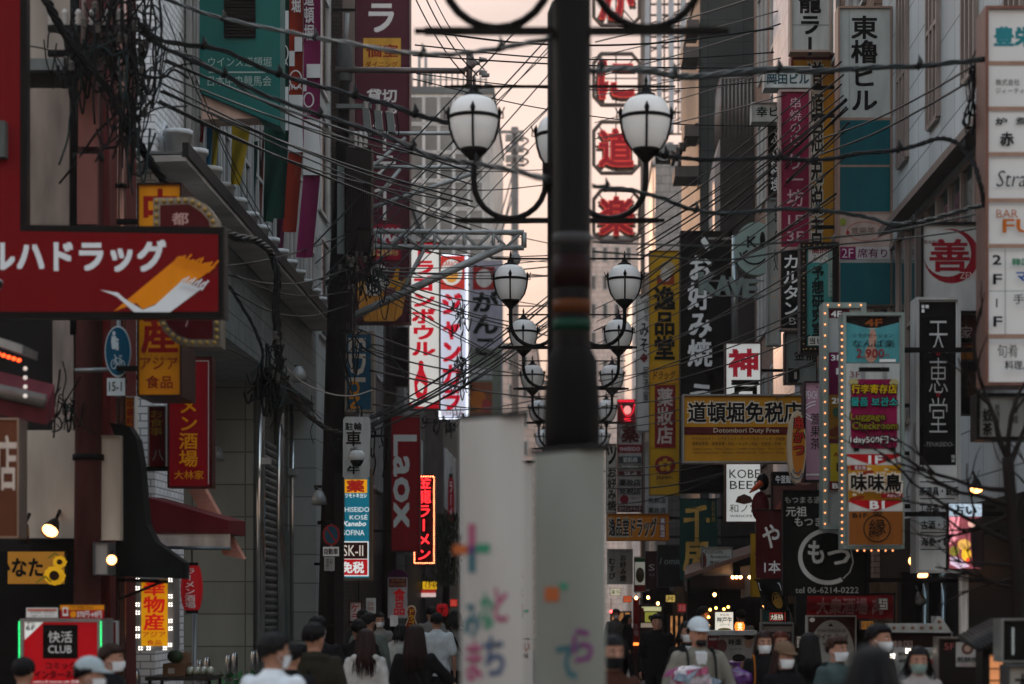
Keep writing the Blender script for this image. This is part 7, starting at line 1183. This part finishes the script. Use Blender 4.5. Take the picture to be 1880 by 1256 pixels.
    if hood:
        for a in range(-90, 91, 18): g_.ell((.115 * math.sin(R(a)), .05 + .07 * math.cos(R(a)), 1.435 + .02 * math.cos(R(a))), (.045, .04, .04), SKIN, 10, 7)
        g_.ell((0, .115, 1.37), (.10, .045, .085), SKIN, 12, 8)
    v, f = solid(g_, vox * 1.15, .022); q = MB(); q.add(v, f, M(coat, .85, var=.22, scale=9., streak=1), True); q.build('jacket', t)
    if inner:
        q = MB(); q.hexa([(-.035, -.142, .95), (.035, -.142, .95), (.035, -.11, .95), (-.035, -.11, .95), (-.05, -.125, 1.44), (.05, -.125, 1.44), (.05, -.06, 1.46), (-.05, -.06, 1.46)], M(inner, .8)); q.build('shirt_front', t)
        for s_ in (-1, 1): q = MB(); q.hexa([(s_ * .03, -.165, 1.1), (s_ * .05, -.16, 1.1), (s_ * .06, -.14, 1.1), (s_ * .03, -.14, 1.1), (s_ * .04, -.12, 1.44), (s_ * .115, -.10, 1.40), (s_ * .1, -.06, 1.45), (s_ * .05, -.05, 1.47)], M(coat, .85, var=.22, scale=9., streak=1)); q.build('lapel', t)
    if strap:
        for s_ in ((-1, 1) if strap[0] == 'pack' else (1,)):
            q = MB(); pts = [(s_ * .1, .12, 1.2), (s_ * .115, .1, 1.38), (s_ * .115, .0, 1.475), (s_ * .12, -.12, 1.4), (s_ * .125, -.155, 1.2), (s_ * .15, -.1, 1.02)] if strap[0] == 'pack' else [(.1, .05, 1.47), (.04, .14, 1.38), (-.05, .165, 1.2), (-.17, .12, 1.0)]
            q.tube(spline(pts, 5), .02, M(strap[1], .7), 6, sx=.45) if strap[0] == 'pack' else q.tube(spline(pts, 5), .013, M(strap[1], .7), 6); q.build('strap', t)
    # hair
    rr = random.Random(int(px * 7 + top)); q = MB(); vs = []; fs = []; n, kk = 28, 10
    for i in range(kk + 1):
        for j in range(n):
            az = 2 * math.pi * j / n; front = max(0, -math.sin(az)); thmax = R(70 + (0 if front > .6 else 22 * (1 - front / .6)) + 26 * max(0, math.sin(az)))
            th = thmax * i / kk; ns = 1 + rr.uniform(-.03, .05) + (.03 if hair != 'short' else .0)
            vs.append((.082 * ns * math.sin(th) * math.cos(az), .004 + .105 * ns * math.sin(th) * math.sin(az), 1.628 + .106 * ns * math.cos(th)))
    for i in range(kk):
        for j in range(n): fs.append((i * n + j, (i + 1) * n + j, (i + 1) * n + (j + 1) % n, i * n + (j + 1) % n))
    q.add(vs, fs, hm, True); nc = 150 if hair == 'short' else 120
    for c in range(nc):
        az = rr.uniform(-.35, math.pi + .35) if hair != 'short' else rr.uniform(0, 2 * math.pi); fr = -math.sin(az) > .3
        L_ = {'short': .05, 'bob': .16, 'long': .36}[hair]; o_h = rr.random(); ths = [.2 + .5 * o_h, .8 + .5 * o_h, (1.3 + .45 * o_h * max(0, math.sin(az) + .3)) if not fr else 1.05]
        pts = [Vector((.089 * math.sin(th) * math.cos(az), .004 + .111 * math.sin(th) * math.sin(az), 1.628 + .111 * math.cos(th))) for th in ths]
        if not fr:
            d = Vector((math.cos(az) * .1, .25 + .3 * max(0, math.sin(az)), -1.)).normalized()
            if hair != 'short': 
                p = pts[-1] + Vector((math.cos(az) * .01, math.sin(az) * .012, 0)); pts.append(p + Vector((math.cos(az) * .014, .01 + .035 * max(0, math.sin(az)), -L_ * .45))); pts.append(p + Vector((math.cos(az) * .018 + rr.uniform(-.035, .035), .02 + .07 * max(0, math.sin(az)), -L_ * rr.uniform(.8, 1.08))))
            else: pts.append(pts[-1] + Vector((rr.uniform(-.012, .012), -.012 * math.sin(az), -L_ * rr.uniform(.3, .75))))
        else: pts.append(pts[-1] + Vector((rr.uniform(-.01, .01), -.006, -.02)))
        q.tube(pts, [.007, .012, .011, .009, .004][:len(pts) - 1] + [.002], hm, 5)
    hx(q); q.build('hair', t)
    if mask:
        q = MB(); vs = []; fs = []; n, kk = 12, 7
        for i in range(kk + 1):
            z = 1.503 + (1.585 - 1.503) * i / kk
            for j in range(n + 1):
                az = math.pi + math.pi * (.06 + .88 * j / n); bul = math.sin(math.pi * (i + .6) / (kk + 1)) * .014 * math.sin(math.pi * j / n)
                tz = min(max((z - 1.5) / .085, 0), 1); rx = .052 + .022 * tz; ry = .077 + .025 * tz
                vs.append((rx * math.cos(az), -.012 + (ry + bul) * math.sin(az) - .004, z))
        for i in range(kk):
            for j in range(n): fs.append((i * (n + 1) + j, i * (n + 1) + j + 1, (i + 1) * (n + 1) + j + 1, (i + 1) * (n + 1) + j))
        q.add(vs, fs, mask, True)
        for s_ in (-1, 1): q.tube([(s_ * .07, -.03, 1.575), (s_ * .08, .005, 1.6), (s_ * .077, .022, 1.58), (s_ * .07, -.02, 1.53)], .0025, mask, 5)
        hx(q); q.build('face_mask', t)
    if cap:
        q = MB(); cm = M(cap, .8, var=.15); vs = []; fs = []; n, kk = 24, 8
        for i in range(kk + 1):
            th = R(86) * i / kk
            for j in range(n): az = 2 * math.pi * j / n; vs.append((.096 * math.sin(th) * math.cos(az), .118 * math.sin(th) * math.sin(az), 1.648 + .108 * math.cos(th)))
        for i in range(kk):
            for j in range(n): fs.append((i * n + j, (i + 1) * n + j, (i + 1) * n + (j + 1) % n, i * n + (j + 1) % n))
        q.add(vs, fs, cm, True); br = []
        for i in range(9): a = math.pi + math.pi * i / 8; br.append((.092 * math.cos(a), .1 * math.sin(a)))
        tp = [(x, y, 1.66) for x, y in br] + [(x * .9, y - .085 * abs(math.sin(math.pi + math.pi * i / 8)), 1.645 - .012 * abs(math.sin(math.pi * i / 8))) for i, (x, y) in enumerate(br)]
        vs = tp + [(x, y, z - .008) for x, y, z in tp]; fs = []
        for i in range(8): fs += [(i, i + 1, i + 10, i + 9), (i + 18, i + 27, i + 28, i + 19), (i + 9, i + 10, i + 28, i + 27)]
        q.add(vs, fs, cm, True); hx(q); q.build('cap', t)
    return t
OLV, NVY = '26231b', '101319'
BW = HAIRB
person('grey haired man in a white shirt and white mask, back turned, nearest on the left', 503, 1161, 14, 152, coat='c4ccd0', hm=HAIRG, mask=MASKW, vox=.011, head_turn=-22)
person('young man in an olive hooded jacket walking away with a dark backpack strap', 577, 1143, 18, 176, coat=OLV, hood=True, strap=('bag', '0d0d0d'), head_turn=-18, step=.1)
person('woman with long dark hair in a white hooded jacket, back turned', 671, 1155, 21, 182, coat='a8a8a4', hair='long', fem=True, hood=True, hm=HAIRR)
cyc = person('woman in black with long hair, arm reaching to the bicycle handlebar', 762, 1147, 21, 180, coat='0f0f10', legs='0f0f10', hair='long', fem=True, hm=M('1f1412', .5, var=.2), strap=('bag', '1a1a1a'), sleeves=.2, arms={'l': [(-.36, -.1, 1.14), (-.5, -.3, .99)]})
person('person with black hair in a loose white T-shirt walking away', 802, 1125, 31, 180, coat='b0b8ba', legs='14171a', sleeves=.2, step=.12, hm=HAIRB)
person('short woman with a black bob and pale hooded top', 736, 1146, 31, 178, coat='a3aaa8', hair='bob', fem=True, hood=True, vox=.015)
person('person in a grey shirt with a black diagonal strap beside the white banner', 836, 1121, 33, 182, coat='6a6a68', legs='101012', strap=('bag', '101010'), hair='bob', step=.1, vox=.015)
person('person in dark clothes in front of the red lantern, bent head', 792, 1114, 38, 180, coat='6d6d6a', vox=.018, head_down=15)
person('dark haired man in black right behind the white hooded woman', 658, 1137, 25, 184, coat='131314', vox=.014)
person('man in a grey green shirt looking right, on the left side', 677, 1125, 28, 170, coat='4f5852', mask=M('202020', .8), head_turn=-25, vox=.014)
person('man half hidden behind the grey green shirt', 666, 1119, 34, 180, coat='1c1c1e', vox=.018)
pap = person('woman in a pale jacket and white mask facing the street, holding a paper', 697, 1125, 34, 15, coat='77756f', hair='long', fem=True, mask=MASKW, vox=.015, arms={'r': [(.26, -.1, 1.16), (.22, -.32, 1.26)]})
person('person in black close behind the olive jacket', 584, 1131, 22, 185, coat='121214', vox=.014, head_turn=-20, mask=MASKW)
person('dark haired person partly hidden right of the white shirt', 534, 1178, 17, 180, coat='17181a', fem=True, vox=.014)
person('person in a pale grey cap and white mask at the lower left', 164, 1209, 14.5, 95, coat='3a3a3a', cap='8f9c9f', mask=MASKW, fem=True, vox=.011)
person('brown haired person in a black top behind the grey cap', 205, 1182, 17, 80, coat='141417', hm=M('2b1f1a', .5), mask=MASKW, vox=.013)
person('black haired person at the lower left corner before the red cafe sign', 44, 1207, 16, 175, coat='1f2124', vox=.013)
person('dark haired woman with a black mask just right of the white banner', 1124, 1166, 14.6, 20, coat='3a2219', mask=M('191b1c', .8), hair='bob', fem=True, vox=.011)
person('young man in a black shirt walking towards the camera', 1206, 1127, 32, 2, coat='0e0e10', legs='0f1013', step=.14, vox=.012)
person('distant man in a grey top with a mask under the signal lamp', 1131, 1118, 48, 5, coat='50504e', legs='2a2c30', mask=MASKW, vox=.02, step=.1)
person('distant woman in black turned to the food stall', 1153, 1128, 48, 80, coat='121212', fem=True, hair='bob', vox=.02, step=.12)
bagp = person('bearded man in a white cap and beige trench coat carrying a bag before him', 1282, 1136, 19, 10, coat='6f6c62', cap='a9b2b6', inner='b0b4b4', strap=('pack', '141a18'), long_coat=True, vox=.011, head_turn=5, arms={'l': [(-.28, -.04, 1.13), (-.15, -.26, .98)], 'r': [(.28, -.04, 1.13), (.15, -.26, .98)]})
q = MB(); q.ell((0, -.078, 1.53), (.05, .035, .035), HAIRB, 12, 8); q.v = [tuple(Matrix.Rotation(R(5), 4, 'Z') @ Vector(p)) for p in q.v]; q.build('beard', bagp)
person('woman with a white mask just behind the white cap', 1262, 1141, 24, 12, coat='121214', inner='a0a3a3', hair='bob', fem=True, mask=MASKW, vox=.014)
person('woman with a white mask and an ochre backpack strap', 1403, 1158, 21, 5, coat='121213', hair='long', fem=True, mask=MASKW, hm=HAIRR, strap=('pack', '8a4f14'), vox=.012)
person('person with reddish hair hidden between the two masked women', 1434, 1159, 23, 10, coat='1c1a1a', fem=True, hair='bob', hm=M('4a241c', .5, var=.2), vox=.014)
person('woman in a tan cap and white mask with long hair and a black coat', 1440, 1180, 18, 28, coat='0f0f11', cap='5d4a3a', hair='long', fem=True, mask=MASKW, hm=HAIRR, vox=.011)
person('woman with long black hair and a dark teal coat, back turned', 1486, 1162, 20, 170, coat='1a2324', hair='long', fem=True, vox=.012)
person('young person with brown hair, mask under the chin, grey green jacket', 1537, 1167, 18.5, 40, coat='3d4a49', hm=M('2f1f18', .5, var=.25), mask=MASKW, vox=.011)
person('tall man in black with a white mask looking right', 1614, 1145, 18, 55, coat='101012', mask=MASKW, vox=.012)
person('nearest dark haired person in black, large and out of focus', 1602, 1185, 9.2, 178, coat='0b0b0c', legs='0b0b0c', hair='bob', vox=.011)
person('woman facing the camera with a grey green mask and a pale buttoned top', 1686, 1187, 17, 0, coat='8a8480', hair='bob', fem=True, mask=M('7d938c', .8), vox=.011)
person('stall worker in a grey and orange shirt, back turned at the counter', 1360, 1119, 38, 182, coat='6d655e', vox=.018)
person('man in black with white hair tie at the stall opening', 1293, 1113, 37, 100, coat='111113', vox=.018)
# things the people hold
Y = 19; c = Vector((PX(1262, Y), Y - .36, PZ(1240, Y)))
t = thing('shopping_bag', 'clear plastic bag with pink and pale blue sweets packets held by the bearded man', 'bag', tuple(c - Vector((0, 0, .2)))); b = MB()
rr = random.Random(3)
rings(b, [(c.z - .2, .1, .07, c.x, c.y), (c.z - .17, .17, .11, c.x, c.y), (c.z - .02, .18, .12, c.x, c.y), (c.z + .07, .15, .1, c.x, c.y), (c.z + .1, .05, .05, c.x, c.y)]); vv, ff = solid(b, .012, .06, 3); b = MB(); b.add(vv, ff, M('a8a0a6', .25, var=.5, scale=18., spec=.5), True); b.build('plastic', t)
for k in range(10):
    a = rr.uniform(3.3, 6.1); b = MB(); p = c + Vector((.165 * math.cos(a), .12 * math.sin(a), rr.uniform(-.12, .07))); b.hexa([(p.x + dx * (.05 + .02 * (k % 3)) + dz * .02 * (k % 2), p.y + dy * .012, p.z + dz * .03 + dx * .015 * ((k % 5) - 2)) for dz in (-1, 1) for dx, dy in ((-1, -1), (1, -1), (1, 1), (-1, 1))], M(['a85a76', '8fa0b0', 'b5a8ae', '94547f'][k % 4], .3, var=.6, scale=40.)); b.build('packet', t)
t = thing('balloon_bag', 'shiny purple bag hanging before the counter posters', 'bag', (PX(1358, 21), 20.9, PZ(1252, 21))); b = MB(); rings(b, [(PZ(1262, 21), .06, .05, PX(1360, 21), 20.9), (PZ(1250, 21), .1, .07, PX(1360, 21), 20.9), (PZ(1232, 21), .085, .06, PX(1356, 21), 20.9), (PZ(1224, 21), .03, .03, PX(1352, 21), 20.9), (PZ(1214, 21), .07, .05, PX(1349, 21), 20.9)]); vv, ff = solid(b, .01, .09, 2); b = MB(); b.add(vv, ff, M('5a3270', .15, var=.6, scale=20, spec=.6), True); b.build('bag_body', t)
Y = 33.6; t = thing('paper_sheet', 'white paper held up by the masked woman on the left', 'paper', (PX(723, Y), Y, PZ(1150, Y))); b = MB(); b.hexa([(PX(716, Y), Y, PZ(1150, Y)), (PX(731, Y), Y - .03, PZ(1150, Y)), (PX(731, Y), Y - .026, PZ(1150, Y)), (PX(716, Y), Y + .004, PZ(1150, Y)), (PX(716, Y), Y, PZ(1129, Y)), (PX(731, Y), Y - .03, PZ(1130, Y)), (PX(731, Y), Y - .026, PZ(1130, Y)), (PX(716, Y), Y + .004, PZ(1129, Y))], M('b9bbba', .7)); b.build('sheet', t)
# bicycle at the woman's side, pointing away
t = thing('bicycle', 'dark city bicycle pushed by the woman in black', 'bicycle', (PX(812, 20.9), 21.0, 0)); ox, oy = PX(812, 20.9), 21.0; CHR = M('8f9496', .2, .8); TY = M('101010', .7); FR = M('1c2226', .35)
def wheel(cy):
    b = MB(); b.tube([(ox, cy + .33 * math.cos(R(a)), .34 + .33 * math.sin(R(a))) for a in range(0, 361, 15)], .02, TY, 8, caps=False); b.tube([(ox, cy + .305 * math.cos(R(a)), .34 + .305 * math.sin(R(a))) for a in range(0, 361, 15)], .01, CHR, 6, caps=False)
    for a in range(0, 360, 20): b.tube([(ox, cy, .34), (ox, cy + .3 * math.cos(R(a)), .34 + .3 * math.sin(R(a)))], .002, CHR, 3)
    b.build('wheel', t)
wheel(oy - .55); wheel(oy + .55); b = MB()
for p, q in (((0, -.05, .3), (0, -.2, .85)), ((0, -.05, .3), (0, .4, .8)), ((0, -.17, .7), (0, .38, .72)), ((0, -.05, .3), (0, -.55, .34)), ((0, -.18, .78), (0, -.55, .34)), ((0, .38, .86), (0, .55, .34))): b.tube([(ox + p[0], oy + p[1], p[2]), (ox + q[0], oy + q[1], q[2])], .017, FR, 8)
b.build('frame', t); b = MB(); b.tube(spline([(ox - .27, oy + .18, .99), (ox - .24, oy + .3, 1.0), (ox - .06, oy + .38, .98), (ox, oy + .38, .96), (ox + .06, oy + .38, .98), (ox + .24, oy + .3, 1.0), (ox + .27, oy + .18, .99)], 4), .012, CHR, 8); b.tube([(ox, oy + .38, .8), (ox, oy + .38, .97)], .014, CHR, 8); b.build('handlebar', t)
b = MB(); b.ell((ox, oy - .22, .9), (.08, .13, .035), M('141414', .5), 12, 7); b.tube([(ox, oy - .2, .8), (ox, oy - .21, .9)], .014, CHR, 8); b.build('saddle', t)
b = MB(); b.box(ox - .06, ox + .06, oy - .75, oy - .4, .69, .71, CHR); b.tube([(ox, oy - .6, .7), (ox, oy - .55, .36)], .008, CHR, 5); b.build('rack', t)

# ================================================================ pavement clutter on the left
for k in range(9):
    x = -5.05 + .1 * (k % 2) ; y = 25.4 + k * 1.25; t = thing('bollard', 'short shiny steel bollard in the row along the grey stone wall', 'bollard', (x, y, 0), 'steel bollards along the stone wall'); b = MB(); b.lathe([(0, 0), (.045, 0), (.045, 1.02), (.04, 1.07), (.02, 1.1), (0, 1.105)], (x, y, 0), M('8f9494', .15, .9), 12); b.build('bollard_tube', t)
rr = random.Random(9)
for k in range(5):
    x, y = PX(408 + k * 14, 23.4), 23.4 + (k % 2) * .3; t = thing('potted_plant', 'leafy green plant in a dark trough at the foot of the stone wall', 'plant', (x, y, 0), 'trough plants by the bollards'); b = MB(); b.box(x - .13, x + .13, y - .12, y + .12, 0, .75, M('2a2522', .6)); b.build('trough', t); b = MB()
    for i in range(60):
        p = Vector((x + rr.gauss(0, .08), y + rr.gauss(0, .07), .78 + rr.random() * .32)); d = Vector((rr.uniform(-1, 1), rr.uniform(-1, 1), rr.uniform(.2, 1))).normalized() * .08; s_ = d.cross(Vector((0, 0, 1))).normalized() * .02; b.add([p - d * .4, p + s_, p + d, p - s_], [(0, 1, 2, 3)], M('2f6a3c', .5, var=.4) if i % 6 else M('b08a90', .6))
    b.build('leaves', t)
Y = 22.3; t = thing('display_table', 'dark produce table in front of the grocery', 'table', (PX(330, Y), Y, 0)); b = MB(); b.box(PX(266, Y), PX(385, Y), Y, Y + .8, PZ(1250, Y), PZ(1243, Y), M('2a2624', .4)); b.build('tabletop', t)
for dx in (270, 380):
    for dy in (.05, .72): b = MB(); b.box(PX(dx, Y), PX(dx + 5, Y), Y + dy, Y + dy + .05, 0, PZ(1250, Y) - .002, DARKM); b.build('leg', t)
t = thing('cardboard_box', 'brown cardboard carton with a white label on the produce table', 'box', (PX(315, Y), Y + .2, PZ(1243, Y))); b = MB(); b.box(PX(292, Y), PX(334, Y), Y + .2, Y + .6, PZ(1243, Y) + .002, PZ(1220, Y), M('5a4432', .8, var=.2)); b.flat([(PX(302, Y), PZ(1238, Y)), (PX(314, Y), PZ(1238, Y)), (PX(314, Y), PZ(1228, Y)), (PX(302, Y), PZ(1228, Y))], Y + .196, M('8f8a84')); b.build('carton', t)
t = thing('cardboard_box', 'upper brown cardboard carton standing behind the watermelon', 'box', (PX(316, Y), Y + .45, PZ(1220, Y))); b = MB(); b.box(PX(302, Y), PX(332, Y), Y + .42, Y + .6, PZ(1220, Y) + .002, PZ(1200, Y), M('6d5440', .8, var=.2)); b.build('carton', t)
t = thing('watermelon', 'striped green watermelon resting on the lower carton', 'fruit', (PX(312, Y), Y + .3, PZ(1220, Y))); b = MB(); b.ell((PX(312, Y), Y + .3, PZ(1220, Y) + .075), (.085, .08, .072), M('2a3a26', .3, var=.6, scale=30.), 18, 12); b.build('fruit_body', t)
for k in range(4):
    x = PX(342 + k * 12, Y); t = thing('produce_bag', 'clear bag of pale vegetables lying on the produce table', 'bag', (x, Y + .2, PZ(1243, Y)), 'bags of vegetables on the produce table'); b = MB(); b.ell((x, Y + .25, PZ(1243, Y) + .052), (.05, .09, .05), M('8a8f80', .15, var=.6, scale=40., spec=.7), 10, 7); b.build('bag_body', t)
# fixtures on the grey stone wall
for px, py, lab, Y in ((488, 846, 'white box camera high on the stone pier', 36.6), (537, 866, 'white wall sensor beside the shutter column', 41.5)):
    t = thing('wall_camera', lab, 'security camera', (PX(px, Y), Y, PZ(py, Y))); b = MB(); b.box(PX(px - 8, Y), PX(px + 8, Y), Y, Y + .2, PZ(py + 6, Y), PZ(py - 6, Y), M('a8acaa', .4)); b.tube([(PX(px, Y), Y + .1, PZ(py - 6, Y)), (PX(px, Y), Y + .3, PZ(py - 9, Y))], .02, STEEL, 6); b.build('camera_body', t)
for px, py, Y, lab in ((398, 832, 36.2, 'white flood lamp on a bracket beside the ramen sign'), (586, 913, 35.4, 'round grey flood lamp on the leaning pole'), (549, 686, 34, 'floodlight box under the canopy beam')):
    t = thing('flood_lamp', lab, 'lamp', (PX(px, Y), Y, PZ(py, Y))); b = MB(); b.tube([(PX(px, Y), Y, PZ(py - 12, Y)), (PX(px, Y), Y - .03, PZ(py, Y)), (PX(px, Y), Y - .05, PZ(py + 13, Y))], [.05, .11, .13], M('8f9493', .35, .2), 12); b.build('lamp_hood', t); b = MB(); b.tube([(PX(px, Y), Y, PZ(py - 12, Y)), (PX(px - 10, Y), Y + .25, PZ(py - 18, Y))], .02, DARKM, 6); b.build('bracket', t)
# ================================================================ evening haze
h = MB(); h.box(-60, 60, -4, 175, -1, 34, M('ffffff', var=0)); hz = h.build('haze'); hz['kind'] = 'stuff'
hm_ = bpy.data.materials.new('haze'); hm_.use_nodes = True; n_ = hm_.node_tree; n_.nodes.remove(n_.nodes['Principled BSDF']); pv = n_.nodes.new('ShaderNodeVolumePrincipled')
pv.inputs['Color'].default_value = (.95, .9, .87, 1); pv.inputs['Density'].default_value = .00035; pv.inputs['Anisotropy'].default_value = .45
n_.links.new(pv.outputs[0], n_.nodes['Material Output'].inputs['Volume']); hz.data.materials.clear(); hz.data.materials.append(hm_)
